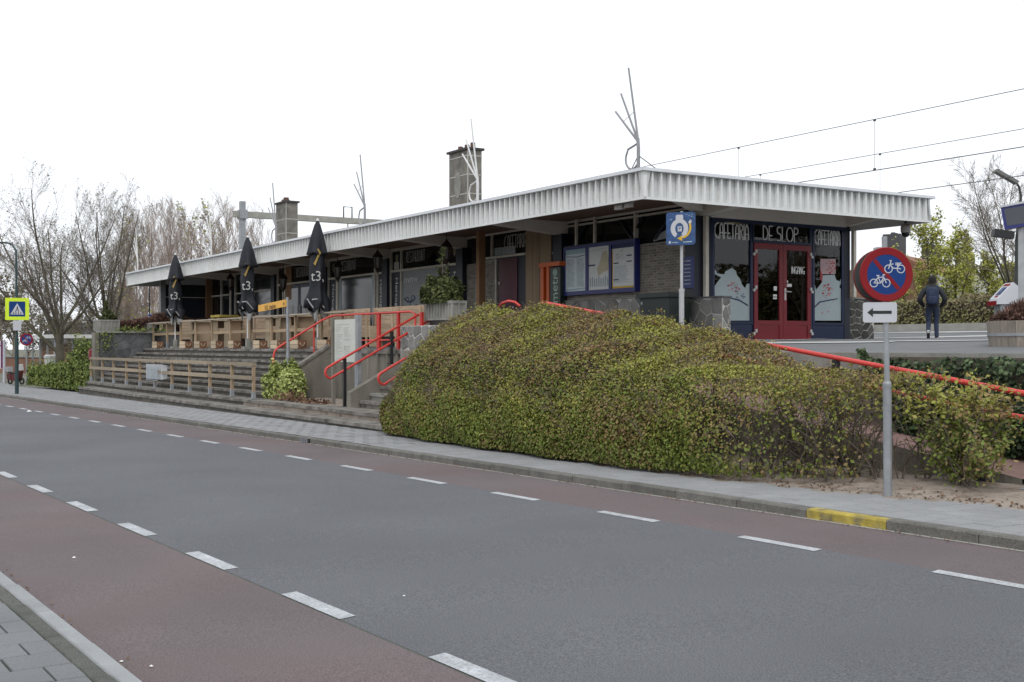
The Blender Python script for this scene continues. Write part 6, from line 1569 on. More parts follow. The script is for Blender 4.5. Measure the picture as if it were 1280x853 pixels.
bare_tree('bare_tree', 'bare tree with upright trunks behind the left concrete planter', (b2.x, b2.y, .1), P2, 3.25, .23, 11, buds=(2200, .06, 'bud_dull', .05))
# upright row of trees far behind the left part of the station
PP = [dict(k=8, wob=.03, up=.03, taper=.12, n=28, ang=25, da=10, len=.36, rr=.42, **{'from': .10}, short=1.05),
      dict(k=6, wob=.07, up=.09, taper=.25, n=11, ang=26, da=10, len=.44, rr=.5, **{'from': .15}, short=.8),
      dict(k=3, wob=.1, up=.08, taper=.4, n=5, ang=28, da=10, len=.5, rr=.6, **{'from': .1}, short=.5),
      dict(k=2, wob=.12, up=.08, taper=.5, n=0, ang=0, len=0, rr=0, **{'from': 0})]
protos = []; RMIN = .008
rr = random.Random(21)
rowlab = ['tall slim bare tree in the pinkish row behind the left end of the station', ]
rowpx = [152, 158, 165, 171, 178, 184, 191, 197, 204, 210, 217, 223, 230, 236, 243, 249, 256, 262, 269, 276, 283, 290, 297, 313, 321, 330, 339]
for i, px in enumerate(rowpx):
    d = 96+rr.uniform(-8, 14); p = onD(px, 433, d); h = (433-(262+rr.uniform(-14, 16)+(8 if px > 300 else 0)))/FPX*d*.90+1.6
    if len(protos) < 4:
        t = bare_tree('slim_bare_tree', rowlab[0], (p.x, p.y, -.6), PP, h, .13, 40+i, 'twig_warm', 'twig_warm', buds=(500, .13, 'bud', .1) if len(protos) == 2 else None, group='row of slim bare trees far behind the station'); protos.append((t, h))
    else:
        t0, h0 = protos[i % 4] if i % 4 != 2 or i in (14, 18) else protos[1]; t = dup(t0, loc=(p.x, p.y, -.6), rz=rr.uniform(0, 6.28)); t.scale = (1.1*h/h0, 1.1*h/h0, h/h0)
# loose far trees at the far left
P3 = [dict(k=6, wob=.05, up=.03, taper=.25, n=16, ang=38, da=12, len=.45, rr=.5, **{'from': .2}, short=.9),
      dict(k=5, wob=.1, up=.06, taper=.3, n=9, ang=36, da=12, len=.5, rr=.55, **{'from': .15}, short=.8),
      dict(k=3, wob=.14, up=.06, taper=.4, n=7, ang=36, da=12, len=.5, rr=.6, **{'from': .1}, short=.5),
      dict(k=2, wob=.15, up=.06, taper=.5, n=0, ang=0, len=0, rr=0, **{'from': 0})]
fl_p = None; RMIN = .012
for i, (px, d, top) in enumerate(((2, 110, 378), (16, 120, 372), (34, 130, 395), (52, 125, 402), (72, 132, 398), (92, 128, 405), (108, 120, 400), (122, 135, 396), (145, 118, 376), (160, 125, 382), (-12, 110, 360))):
    p = onD(px, 433, d); h = (433-top)/FPX*d+2.6
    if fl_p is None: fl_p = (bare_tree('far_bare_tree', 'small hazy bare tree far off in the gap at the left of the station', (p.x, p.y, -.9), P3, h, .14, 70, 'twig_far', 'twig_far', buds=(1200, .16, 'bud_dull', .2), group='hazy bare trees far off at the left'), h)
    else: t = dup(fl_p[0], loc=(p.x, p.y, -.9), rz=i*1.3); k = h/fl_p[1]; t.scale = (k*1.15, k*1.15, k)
RMIN = .005
# ---------------- big clipped hedge
def lerp_t(pts, x):
    if x <= pts[0][0]: return pts[0][1]
    for (a, b), (c, d) in zip(pts, pts[1:]):
        if x <= c: return b+(d-b)*(x-a)/(c-a)
    return pts[-1][1]
def hyf(x): return lerp_t([(-24.4, 13.2), (-23.4, 12.2), (-22.3, 11.2), (-21.5, 10.55), (-20.7, 10.22), (-18, 10.02), (-14.4, 9.95), (-12.2, 10.0), (-11, 10.25), (-9.9, 10.85)], x)
def hyb(x): return lerp_t([(-24.4, 13.5), (-22, 13.0), (-19.5, 12.25), (-10, 12.2)], x)
def hzb(x): return lerp_t([(-24.4, 2.2), (-23.6, 2.36), (-22.5, 2.52), (-21, 2.58), (-20, 2.53), (-19.2, 2.49), (-18, 2.46), (-17, 2.42), (-14, 2.10), (-13, 1.88), (-12, 1.56), (-10.5, 1.35), (-9.8, 1.30)], x)
def hzs(x): return lerp_t([(-24.4, 1.9), (-23.2, 1.45), (-22, .85), (-21, .92), (-20, 1.1), (-16, 1.22), (-12, 1.18), (-9.8, 1.15)], x)
def htop(x, y):
    f = hyf(x); w_ = max(1e-3, hyb(x)-f); u = (y-f)/w_
    if u < 0 or u > 1: return None
    z = hzs(x)+(hzb(x)-hzs(x))*(u**.62)
    e = min(1, (y-f)/.38)
    z *= .74+.26*sqrt(max(0, 1-(1-e)**2))
    e2 = min(1, (hyb(x)-y)/.15); z -= .25*(1-e2)**2
    return z+.05*sin(x*2.3+y)+.04*sin(x*5.1-y*3)
hd = thing('clipped_hedge', 'big rounded olive and brown clipped hedge between the pavement and the ramp', 'hedge', (-16, 11, .1))
g = random.Random(91); pts = []; nrm = []; lowp = []; lown = []; tw = []
def sample(n, top):
    c = 0
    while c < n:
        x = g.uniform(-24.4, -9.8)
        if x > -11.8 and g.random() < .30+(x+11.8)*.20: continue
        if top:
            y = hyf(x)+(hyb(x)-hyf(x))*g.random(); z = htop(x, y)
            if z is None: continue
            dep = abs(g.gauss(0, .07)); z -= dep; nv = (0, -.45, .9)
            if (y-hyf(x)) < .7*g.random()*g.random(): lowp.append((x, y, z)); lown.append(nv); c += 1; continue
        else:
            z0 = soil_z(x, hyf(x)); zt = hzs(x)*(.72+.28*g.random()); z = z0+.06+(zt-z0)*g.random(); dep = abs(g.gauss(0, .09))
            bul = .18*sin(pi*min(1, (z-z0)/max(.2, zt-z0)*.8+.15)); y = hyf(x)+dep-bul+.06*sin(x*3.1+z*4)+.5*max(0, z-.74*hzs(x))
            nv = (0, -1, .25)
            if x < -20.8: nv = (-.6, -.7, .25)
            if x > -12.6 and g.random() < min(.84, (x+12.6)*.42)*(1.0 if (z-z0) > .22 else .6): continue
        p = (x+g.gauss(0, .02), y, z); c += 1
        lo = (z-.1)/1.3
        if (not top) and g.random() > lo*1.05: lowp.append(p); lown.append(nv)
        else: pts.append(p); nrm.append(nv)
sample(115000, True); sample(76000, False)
for _ in range(1100):                               # stray shoots breaking the clipped outline
    x = g.uniform(-23.8, -10); y = hyf(x)+(hyb(x)-hyf(x))*g.random(); z = htop(x, y)
    if z is None: continue
    h = g.uniform(.03, .12); q = (x+g.gauss(0, .03), y+g.gauss(0, .03), z+h); tw.append(((x, y, z-.05), q, .004, .0025))
    for k in range(4): pts.append((q[0]+g.gauss(0, .02), q[1]+g.gauss(0, .02), q[2]-h*.3*k/2)); nrm.append((0, 0, 1))
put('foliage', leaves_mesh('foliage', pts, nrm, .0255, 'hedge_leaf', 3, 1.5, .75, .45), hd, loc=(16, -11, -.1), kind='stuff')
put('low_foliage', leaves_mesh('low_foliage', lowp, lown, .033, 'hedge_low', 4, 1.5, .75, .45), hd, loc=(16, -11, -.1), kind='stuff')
for _ in range(14000):
    x = g.uniform(-24.3, -9.9); fr = g.random() < .5
    if x > -13.5 and g.random() < .80: continue
    if fr: z = g.uniform(.12, hzs(x)*.8); y = hyf(x)+g.uniform(-.08, .2)
    else:
        y = hyf(x)+(hyb(x)-hyf(x))*g.random(); z = htop(x, y)
        if z is None: continue
        z -= g.uniform(.0, .12)
    d = (Vector((g.gauss(0, .7), g.gauss(0, .5)-.2, 1)) if fr else Vector((g.gauss(0, 1), g.gauss(0, .8)-.2, .5))).normalized()*g.uniform(.08, .26)
    tw.append(((x, y, z), (x+d.x, y+d.y, z+d.z*.6), .0045, .0025))
for i in range(150):                                # upright stems from the soil
    x = -22+i*.082+g.uniform(-.05, .05)
    for k in range(2 if x > -13 else 1):
        y = hyf(x)+g.uniform(.15, .9); z = soil_z(x, y)-.03; p = Vector((x+g.gauss(0, .06), y, z)); d = Vector((g.gauss(0, .25), g.gauss(0, .2), 1)); rad = g.uniform(.008, .018)
        for s in range(6):
            d = (d+rvec(g)*.28).normalized(); q = p+d*.20; tw.append((tuple(p), tuple(q), rad, rad*.85)); rad *= .85
            for b in range(2):
                e = (d+rvec(g)*.9).normalized()*g.uniform(.12, .34); tw.append((tuple(q), tuple(q+e), rad*.6, .0025))
            p = q
put('twig', segs_mesh('twig', tw, 'hedge_wood', 3), hd, loc=(16, -11, -.1), kind='stuff')
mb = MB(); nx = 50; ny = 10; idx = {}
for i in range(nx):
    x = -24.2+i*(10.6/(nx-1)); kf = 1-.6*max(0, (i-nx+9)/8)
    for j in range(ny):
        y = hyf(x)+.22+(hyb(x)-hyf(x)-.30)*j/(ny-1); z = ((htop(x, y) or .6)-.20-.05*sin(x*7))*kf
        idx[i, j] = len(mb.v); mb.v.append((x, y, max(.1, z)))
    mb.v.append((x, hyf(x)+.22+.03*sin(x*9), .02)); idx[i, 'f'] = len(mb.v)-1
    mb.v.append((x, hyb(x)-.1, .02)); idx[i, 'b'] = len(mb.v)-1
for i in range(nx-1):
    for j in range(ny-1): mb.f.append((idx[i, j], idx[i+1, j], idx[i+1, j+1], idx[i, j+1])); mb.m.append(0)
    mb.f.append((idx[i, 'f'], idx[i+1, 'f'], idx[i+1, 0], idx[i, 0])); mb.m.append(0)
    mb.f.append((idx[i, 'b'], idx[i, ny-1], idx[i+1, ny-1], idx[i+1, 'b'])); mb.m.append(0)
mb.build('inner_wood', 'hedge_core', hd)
# ---------------- open shrubs at the right end of the hedge
def shrub(lab, x, y, h, wd, stems, nl, seed, size=.045, low=.0, clip=True, mats=('hedge_low', 'hedge_leaf'), lean=0, group=None, wood='hedge_wood', name='open_shrub', thick=.022, flat=.7):
    r = random.Random(seed); z0 = soil_z(x, y)-.02; t = thing(name, lab, 'shrub', (x, y, z0), group=group)
    sg = []; pts = [[], []]
    for s in range(stems):
        p = Vector((r.gauss(0, .04), r.gauss(0, .04), 0)); d = Vector((r.gauss(lean, .35), r.gauss(0, .3), 1)).normalized(); rad = thick*r.uniform(.6, 1)
        L_ = h*r.uniform(.7, 1.0); k = 8
        for i in range(k):
            d = (d+rvec(r)*.22+Vector((0, 0, .05))).normalized(); q = p+d*L_/k
            if q.z > h: break
            sg.append((tuple(p), tuple(q), rad, rad*.86)); rad *= .86; p = q
            for b in range(3):
                e = (d*.3+rvec(r)).normalized(); e.y *= flat; a = p
                for m in range(3):
                    b2 = a+e*wd*r.uniform(.10, .20)
                    if b2.z > h+.03 or b2.z < .08: break
                    sg.append((tuple(a), tuple(b2), rad*.5/(m+1)+.002, rad*.35/(m+1)+.0018)); e = (e+rvec(r)*.5).normalized(); a = b2
                    if a.z > low*h or r.random() < .35:
                        for l in range(nl):
                            q2 = a+Vector((r.gauss(0, .05), r.gauss(0, .05), r.gauss(0, .05))); pts[0 if q2.z < h*.62 else 1].append((tuple(q2)))
    put('stem', segs_mesh('stem', sg, wood, 4), t)
    for i in (0, 1):
        if pts[i]: put('foliage', leaves_mesh('foliage', pts[i], [(0, -.4, .8)]*len(pts[i]), size, mats[i], seed+i, 1.5, .8), t, kind='stuff')
    return t
shrub('leafy open shrub with forked stems at the right, before the black rail post', -8.78, 11.55, 1.27, .95, 8, 7, 7, size=.038)
shrub('thin stemmed sparse shrub between the sign pole and the leafy shrub', -9.75, 12.0, 1.30, .8, 3, 4, 17, low=.55, size=.036)
shrub('twiggy half bare shrub directly behind the sign pole', -10.15, 11.35, 1.32, .9, 6, 3, 27, low=.6, size=.036)
shrub('twiggy brown shrub at the thin right end of the big hedge', -10.9, 11.1, 1.36, .95, 8, 3, 37, low=.5, size=.036)
shrub('small shrub filling the hedge top over the red ramp rail', -9.25, 12.0, 1.33, .9, 4, 4, 47, low=.7, size=.036)
# ---------------- ivy over the retaining wall
g = random.Random(5); iv = thing('ivy', 'dark ivy with glossy leaves hanging over the retaining wall at the right', 'ivy', (-10, 13.5, .8)); pts = []; nr = []
while len(pts) < 15000:
    x = g.uniform(-11.9, -3); f = min(1, (x+11.9)/.8); zt = 1.52+.02*sin(x*3)+.02*sin(x*7.7); zb = 1.62-1.35*f+.12*sin(x*4)
    z = g.uniform(zb, zt); y = 13.42-.14*sin(pi*max(0, min(1, (z-zb)/(zt-zb+.01))))*f-abs(g.gauss(0, .07))+.03*sin(x*5+z*6)
    pts.append((x+10, y-13.5, z-.8)); nr.append((.1, -1, .55))
put('foliage', leaves_mesh('foliage', pts, nr, .056, 'ivy', 2, 1.15, .45), iv, kind='stuff')
mb = MB(); n = 24
for i in range(n+1):
    x = -11.5+i*(8.5/n); mb.v += [(x, 13.50, .15), (x, 13.36, .5), (x, 13.34, 1.3), (x, 13.50, 1.55)]
for i in range(n):
    for k in range(3): mb.f.append((4*i+k, 4*i+4+k, 4*i+5+k, 4*i+1+k)); mb.m.append(0)
mb.build('stem_mat', 'hedge_core', iv)
# ---------------- bush in front of the flank wall, dead weeds
def ball_bush(name, lab, loc, rx, ry, rz_, n, size, mat, seed, cat='bush', shape=None, core=True, tilt=.8, asp=1.5):
    r = random.Random(seed); t = thing(name, lab, cat, loc); pts = []; nr = []
    for _ in range(n):
        u = rvec(r); u.z = abs(u.z) if r.random() < .85 else u.z*.3; k = r.uniform(.72, 1.0)*(1+.16*sin(u.x*5+seed)+.12*sin(u.y*7+u.z*6))
        p = Vector((u.x*rx*k, u.y*ry*k, (abs(u.z)**.62)*(1 if u.z > 0 else -1)*rz_*k))
        if shape: p = shape(p)
        pts.append((p.x, p.y, max(.02, p.z))); nr.append((u.x, u.y, u.z+.4))
    put('foliage', leaves_mesh('foliage', pts, nr, size, mat, seed, asp, tilt), t, kind='stuff')
    if core:
        mb = MB(); m = 14
        prof = [(.25, 0), (.62, .12), (.70, .35), (.55, .6), (.25, .74), (.02, .78)]
        for q, z in prof:
            for j in range(m): a = 2*pi*j/m; p = Vector((rx*q*cos(a), ry*q*sin(a), rz_*z)); p = shape(p) if shape else p; mb.v.append(tuple(p))
        for i in range(len(prof)-1):
            for j in range(m): mb.f.append((i*m+j, i*m+(j+1) % m, (i+1)*m+(j+1) % m, (i+1)*m+j)); mb.m.append(0)
        mb.build('inner_wood', 'hedge_core', t, world=False)
    return t
p = onY(357.5, 497, 12.25)
ball_bush('variegated_bush', 'pale yellow-green bush at the foot of the finger post', (p.x, 12.25, .24), .72, .55, .98, 5200, .062, 'bush_leaf', 3)
g = random.Random(15); wd = thing('dry_weeds', 'reddish dry weeds and dead leaves along the foot of the flank wall', 'weeds', (-30, 12.0, .23)); pts = []; nr = []
for _ in range(420):
    x = g.uniform(-.8, 1.9); pts.append((x, g.uniform(-.5, .2), abs(g.gauss(0, .12))*(1 if x < .6 else .35))); nr.append((0, 0, 1))
put('foliage', leaves_mesh('foliage', pts, nr, .06, 'dry_leaf', 5, 2.0, .9), wd, kind='stuff')
# conifers in the planters
def conifer(lab, loc, h, rad, n, seed):
    r = random.Random(seed); t = thing('conifer', lab, 'conifer', loc); pts = []; nr = []; sg = [((0, 0, -.15), (0, 0, h*.95), .03, .008)]
    for _ in range(int(n/14)):
        f = r.random()**1.9; z = h*f*.95; a = r.uniform(0, 2*pi); rr_ = rad*(min(1, .75+f*1.4) if f < .28 else max(.05, (1-(f-.28)/.26)))*r.uniform(.55, 1.05)*(.8+.3*sin(a*3+seed)+.2*sin(a*2+z*6))
        e = Vector((cos(a)*rr_, sin(a)*rr_, z+r.uniform(0, .12))); b = Vector((0, 0, max(0, z-.1))); sg.append((tuple(b), tuple(e), .008, .004))
        for k in range(14): q = b.lerp(e, r.uniform(.35, 1.05))+rvec(r)*.035; pts.append(tuple(q)); nr.append((cos(a), sin(a), .6))
    put('trunk', segs_mesh('trunk', sg, 'hedge_wood', 4), t); put('foliage', leaves_mesh('foliage', pts, nr, .045, 'conifer', seed, 2.6, .9), t, kind='stuff'); return t
c_ = onY(553, 378, 14.1)
cf = ball_bush('conifer', 'bushy dark green conifer with a thin sparse leader in the ribbed planter by the stair', (c_.x, 14.1, PLC[2]+.42), .60, .42, .66, 4600, .05, 'conifer', 4, cat='conifer', asp=2.4)
sg = [((0, 0, 0), (.02, 0, 1.38), .02, .005)]; pts = []; nr = []; g = random.Random(3)
for k in range(26):
    z = g.uniform(.6, 1.3); a = g.uniform(0, 6.28); l = (1.45-z)*.26; e = Vector((cos(a)*l, sin(a)*l, z+.12)); sg.append(((0, 0, z), tuple(e), .007, .003))
    for m in range(6): q = Vector((0, 0, z)).lerp(e, g.uniform(.2, 1.05))+rvec(g)*.02; pts.append(tuple(q)); nr.append((0, 0, 1))
put('leader', segs_mesh('leader', sg, 'hedge_wood', 4), cf); put('leader_foliage', leaves_mesh('leader_foliage', pts, nr, .045, 'conifer', 9, 2.4, .9), cf, kind='stuff')
conifer('small dark conifer in the left concrete planter on the stone wall', (-52.3, 12.25, 2.8), .85, .52, 2200, 9)
mb = None
g = random.Random(25); hb = thing('brown_hedge', 'reddish brown leafless hedge on top of the stone wall at the left end', 'hedge', (-53, 14, 2.3)); pts = []; nr = []; tw = []
for _ in range(5200):
    y = g.uniform(-1.2, 3.4); x = g.uniform(-.5, .35); h = .62+.12*sin(y*2)+(.12 if y > .5 else 0); z = h*sqrt(g.random())
    pts.append((x, y, z)); nr.append((.6, -.5, .5))
    if g.random() < .4: tw.append(((x, y, max(0, z-.2)), (x+g.gauss(0, .08), y+g.gauss(0, .08), z+.08), .008, .004))
put('foliage', leaves_mesh('foliage', pts, nr, .07, 'heather', 5, 1.6, .9), hb, kind='stuff'); put('twig', segs_mesh('twig', tw, 'heather', 3), hb, kind='stuff')
g = random.Random(26); iv = thing('ivy', 'green ivy trailing over the coping and the pillar of the stone wall at the left', 'ivy', (-51.6, 13, 2.3)); pts = []; nr = []
for _ in range(320):
    y = g.uniform(-.6, 1.6); pts.append((g.uniform(-.3, .12), y, .06+abs(g.gauss(0, .09))-(.12 if g.random() < .3 else 0))); nr.append((.7, -.4, .6))
for _ in range(120):
    y = g.gauss(-.95, .18); pts.append((.06+abs(g.gauss(0, .03)), y, -abs(g.gauss(0, .55)))); nr.append((1, 0, .2))
put('foliage', leaves_mesh('foliage', pts, nr, .065, 'green_leaf', 5, 1.3, .8), iv, kind='stuff')
# ---------------- green hedge and shrub at the far left
def box_hedge(name, lab, loc, lx, ly, h, n, size, mat, seed, rz=0., hf=None):
    r = random.Random(seed); t = thing(name, lab, 'hedge', loc, rz); pts = []; nr = []
    hf = hf or (lambda x: h)
    for _ in range(n):
        x = r.uniform(-lx, lx); s = r.random(); hh = hf(x)*(1+.08*sin(x*2.7)+.06*sin(x*6.1+seed))
        if s < .45: p = (x, -ly+abs(r.gauss(0, .08))-.1*sin(pi*r.random())+.06*sin(x*4), r.uniform(.02, hh)); q = (0, -1, .4)
        elif s < .85: p = (x, r.uniform(-ly, ly), hh-abs(r.gauss(0, .09))); q = (0, -.2, 1)
        else: p = (lx*(1 if r.random() < .5 else -1)+r.gauss(0, .08), r.uniform(-ly, ly), r.uniform(.02, hh)); q = (1, 0, .4)
        pts.append(p); nr.append(q)
    put('foliage', leaves_mesh('foliage', pts, nr, size, mat, seed, 1.5, .8), t, kind='stuff')
    mb = MB(); m = 12
    for i in range(m):
        x0, x1 = -lx+.12+(2*lx-.24)*i/m, -lx+.12+(2*lx-.24)*(i+1)/m; mb.box(x0, x1+.002*i, -ly+.14, ly-.12, 0, hf(x0)*.86+.001*i)
    mb.build('inner_wood', 'hedge_core', t, world=False); return t
box_hedge('green_hedge', 'low fresh green hedge along the far left pavement, ending at the steps', (-58.1, 12.2, -.25), 6.2, .85, 1.15, 13000, .075, 'green_leaf', 6, rz=.03, hf=lambda x: 1.08+.04*x)
pl_ = onD(98, 455, 58)
ball_bush('green_shrub', 'taller bright green shrub behind the far left hedge, against the stone wall', (pl_.x, pl_.y+.6, -.3), 1.6, 1.2, 2.35, 7000, .085, 'green_leaf', 13)
# ---------------- behind the forecourt at the right
box_hedge('twiggy_hedge', 'brown and olive twiggy hedge beyond the far kerb of the forecourt', (-26, 37.6, 2.25), 16, .6, 1.25, 22000, .07, 'hedge_far', 8, hf=lambda x: 1.25)
PG = [dict(k=6, wob=.08, up=.04, taper=.3, n=15, ang=24, da=10, len=.50, rr=.5, **{'from': .12}, short=.95),
      dict(k=5, wob=.1, up=.07, taper=.3, n=8, ang=28, da=10, len=.5, rr=.55, **{'from': .15}, short=.8),
      dict(k=3, wob=.14, up=.06, taper=.4, n=5, ang=34, da=12, len=.5, rr=.6, **{'from': .1}, short=.5),
      dict(k=2, wob=.15, up=.06, taper=.5, n=0, ang=0, len=0, rr=0, **{'from': 0})]
glab = ['budding yellow-green tree just right of the round sign', 'tall budding yellow-green tree behind the walking person', 'budding yellow-green tree right of the walking person', 'budding tree in front of the white fence', 'thin budding tree left of the card reader', 'low budding tree beside the round sign', 'budding tree behind the card reader']
gp = []
for i, (px, d, top, nl) in enumerate(((1128, 50, 318, 3000), (1160, 52, 272, 3600), (1196, 50, 288, 3600), (1212, 55, 300, 2400), (1236, 50, 318, 2200), (1100, 54, 352, 1800), (1264, 52, 330, 1600))):
    p = onD(px, 433, d); h = (433-top)/FPX*d*.90-.25
    for k in range(1):
        bare_tree('budding_tree', glab[i], (p.x, p.y, 2.25), PG, h*.86, .07, 130+i, 'bark', 'twig', buds=(int(nl*.9), .075, 'bud', .14))
P5 = [dict(p) for p in PB]; p = onD(1262, 433, 44)
bare_tree('bare_tree', 'bare tree with fine spreading twigs at the right edge behind the lamp post', (p.x, p.y, 2.2), [dict(P5[0], n=5, ang=34, len=2.3)]+P5[1:], 1.9, .11, 77, 'bark', 'twig')
# brown plants in the half barrel
g = random.Random(35); hp = thing('dead_heather', 'dead brown plants filling the half barrel at the right edge', 'plants', (bt.location.x, bt.location.y, bt.location.z+.32)); pts = []; nr = []; tw = []
for _ in range(2600):
    a = g.uniform(0, 6.28); r_ = .52*sqrt(g.random()); h = .30*(1-.5*(r_/.52)**2)*(1+.3*sin(a*3)); z = h*g.random()**.6
    pts.append((r_*cos(a), r_*sin(a), z)); nr.append((0, -.3, 1))
    if g.random() < .35: tw.append(((r_*cos(a)*.8, r_*sin(a)*.8, 0), (r_*cos(a)*1.05, r_*sin(a)*1.05, h*1.15), .006, .003))
put('foliage', leaves_mesh('foliage', pts, nr, .035, 'heather', 5, 1.8, 1.0), hp, kind='stuff'); put('twig', segs_mesh('twig', tw, 'heather', 3), hp, kind='stuff')

# ================================================================ HOUSES BEHIND THE TREES
def house(lab, base, az, wd, dp, eave, ridge, chim, roof='roof_tile', wall='brick_house', group=None):
    t = thing('terraced_house', lab, 'house', base, az, group)
    mb = MB(); mb.box(-wd/2, wd/2, -dp/2, dp/2, -.5, eave); mb.add([(-wd/2, -dp/2, eave), (-wd/2, dp/2, eave), (-wd/2, 0, ridge-.1), (wd/2, -dp/2, eave), (wd/2, dp/2, eave), (wd/2, 0, ridge-.1)], [(0, 1, 2), (3, 5, 4)]); mb.build('wall', wall, t, world=False)
    rf = MB()
    for s in (-1, 1):
        a = Vector((0, s*(dp/2+.35), eave-.2)); b = Vector((0, 0, ridge)); mb_ = [(-wd/2-.02, a.y, a.z), (wd/2+.02, a.y, a.z), (wd/2+.02, 0, b.z), (-wd/2-.02, 0, b.z)]
        rf.add(mb_+[(x, y, z-.16) for x, y, z in mb_], [(0, 1, 2, 3), (4, 5, 6, 7), (0, 1, 5, 4), (1, 2, 6, 5), (3, 0, 4, 7)])
    r_o = rf.build('roof', roof, t, world=False)
    cx, cw, ch = chim; mb = MB(); mb.box(cx-cw/2, cx+cw/2, -.45, .45, ridge-.6, ridge+ch); c = mb.build('chimney', 'roof_dark', r_o, world=False)
    if ch > .9:
        mb = MB(); mb.box(cx-.3, cx-.15, -.1, .1, ridge+ch+.001, ridge+ch+.1); mb.box(cx+.1, cx+.25, -.1, .1, ridge+ch+.001, ridge+ch+.1); mb.build('chimney_pot', 'roof_dark', t, world=False)
    for s in (-1, 1):
        for k in (-1, 1):
            for z in (.9, 3.3):
                if z+1.2 > eave+.3: continue
                mb = MB(); mb.box(k*wd*.24-.55, k*wd*.24+.55, s*dp/2-.03, s*dp/2+.03, z, z+1.25); f = mb.build('window', 'house_white', t, world=False)
                mb = MB(); mb.box(k*wd*.24-.47, k*wd*.24+.47, s*(dp/2+.04)-.005, s*(dp/2+.04)+.005, z+.08, z+1.17); mb.build('pane', 'window_far', f, world=False)
    return t
hl = ['brick terraced house with orange roof and grey chimney, left of the round sign pole', 'brick terraced house with grey chimney behind the tall budding tree', 'brick terraced house with grey chimney behind the white fence', 'brick terraced house with grey chimney at the right edge behind the lamp post', 'end house of the brick terrace beyond the right edge']
A_h = atan2(*(lambda v: (v.y, v.x))(onD(1262, 433, 84)-onD(1118, 433, 62)))
for i, (px, d) in enumerate(((1118, 62), (1165, 69), (1207, 76), (1262, 84), (1310, 92))):
    p = onD(px, 433, d); house(hl[i], (p.x+3.3*cos(A_h), p.y+3.3*sin(A_h), 2.2), A_h, 8.3, 8.5, 2.6, 4.35-.0*i, (-3.3, 1.05, .95))
wf = onD(1212, 362, 57); fw = thing('white_fence', 'white garden fence glimpsed between the budding trees', 'fence', (wf.x, wf.y, 2.25), radians(35))
for k in range(14):
    mb = MB(); mb.box(-1.7+k*.25, -1.7+k*.25+.235, -.02, .02, 1.35, 2.9); mb.build('board', 'house_white', fw, world=False)
for x in (-1.72, 0, 1.8):
    mb = MB(); mb.box(x-.05, x+.05, .021, .12, 0, 2.95); mb.build('post', 'house_white', fw, world=False)
pv = onD(1117, 357, 56)
# house at the far left between the trees
p = onD(112, 433, 135)
house('dark roofed house far off behind the left concrete planter', (p.x, p.y, -1.0), radians(60), 8, 9, 3.2, 5.4, (2.5, .8, .7), 'roof_dark')
p = onD(58, 433, 105); bwl = thing('brick_garden_wall', 'long low red brick wall behind the bicycle shelter', 'wall', (p.x, p.y, -.7), radians(-58)+pi/2)
mb = MB(); mb.box(-6, 6, -.12, .12, 0, 1.35); mb.build('wall', 'brick_house', bwl, world=False)
mb = MB(); mb.box(-6.05, 6.05, -.17, .17, 1.351, 1.42); mb.build('coping', 'roof_dark', bwl, world=False)

# ================================================================ THE WALKING PERSON (seen from behind)
pp = onD(1165.5, 424, 33); pz = PZ(pp.y)+.0
head = Vector((pp.x, pp.y)).normalized(); prz = atan2(head.y, head.x)-pi/2
J = {'pelvis': ((0, 0, .96), .150), 'waist': ((0, 0, 1.08), .172), 'chest': ((0, .02, 1.30), .190), 'upper': ((0, .01, 1.44), .135), 'neck': ((0, .03, 1.535), .062), 'jaw': ((0, .055, 1.60), .078), 'head': ((0, .05, 1.685), .100), 'crown': ((0, .04, 1.755), .070), 'nose': ((0, .155, 1.66), .014),
     'hipR': ((.092, 0, .90), .105), 'thR': ((.105, .05, .70), .095), 'knR': ((.10, .07, .50), .073), 'caR': ((.105, .02, .33), .066), 'anR': ((.11, -.02, .10), .056), 'heR': ((.11, -.06, .055), .045), 'toR': ((.125, .13, .045), .042),
     'hipL': ((-.092, 0, .90), .105), 'thL': ((-.10, .02, .70), .095), 'knL': ((-.10, .02, .50), .073), 'caL': ((-.105, -.12, .37), .066), 'anL': ((-.105, -.27, .24), .054), 'heL': ((-.105, -.315, .235), .042), 'toL': ((-.105, -.235, .075), .040),
     'shR': ((.185, 0, 1.43), .102), 'uaR': ((.265, -.03, 1.30), .092), 'elR': ((.345, -.07, 1.15), .084), 'faR': ((.30, .03, 1.05), .075), 'wrR': ((.235, .11, .985), .050), 'haR': ((.20, .135, .94), .046),
     'shL': ((-.185, 0, 1.43), .102), 'uaL': ((-.265, -.03, 1.30), .092), 'elL': ((-.345, -.07, 1.15), .084), 'faL': ((-.30, .03, 1.05), .075), 'wrL': ((-.235, .11, .985), .050), 'haL': ((-.20, .135, .94), .046)}
E_ = ['pelvis-waist', 'waist-chest', 'chest-upper', 'upper-neck', 'neck-jaw', 'jaw-head', 'head-crown', 'head-nose', 'pelvis-hipR', 'hipR-thR', 'thR-knR', 'knR-caR', 'caR-anR', 'anR-heR', 'anR-toR', 'pelvis-hipL', 'hipL-thL', 'thL-knL', 'knL-caL', 'caL-anL', 'anL-heL', 'anL-toL',
      'upper-shR', 'shR-uaR', 'uaR-elR', 'elR-faR', 'faR-wrR', 'wrR-haR', 'upper-shL', 'shL-uaL', 'uaL-elL', 'elL-faL', 'faL-wrL', 'wrL-haL']
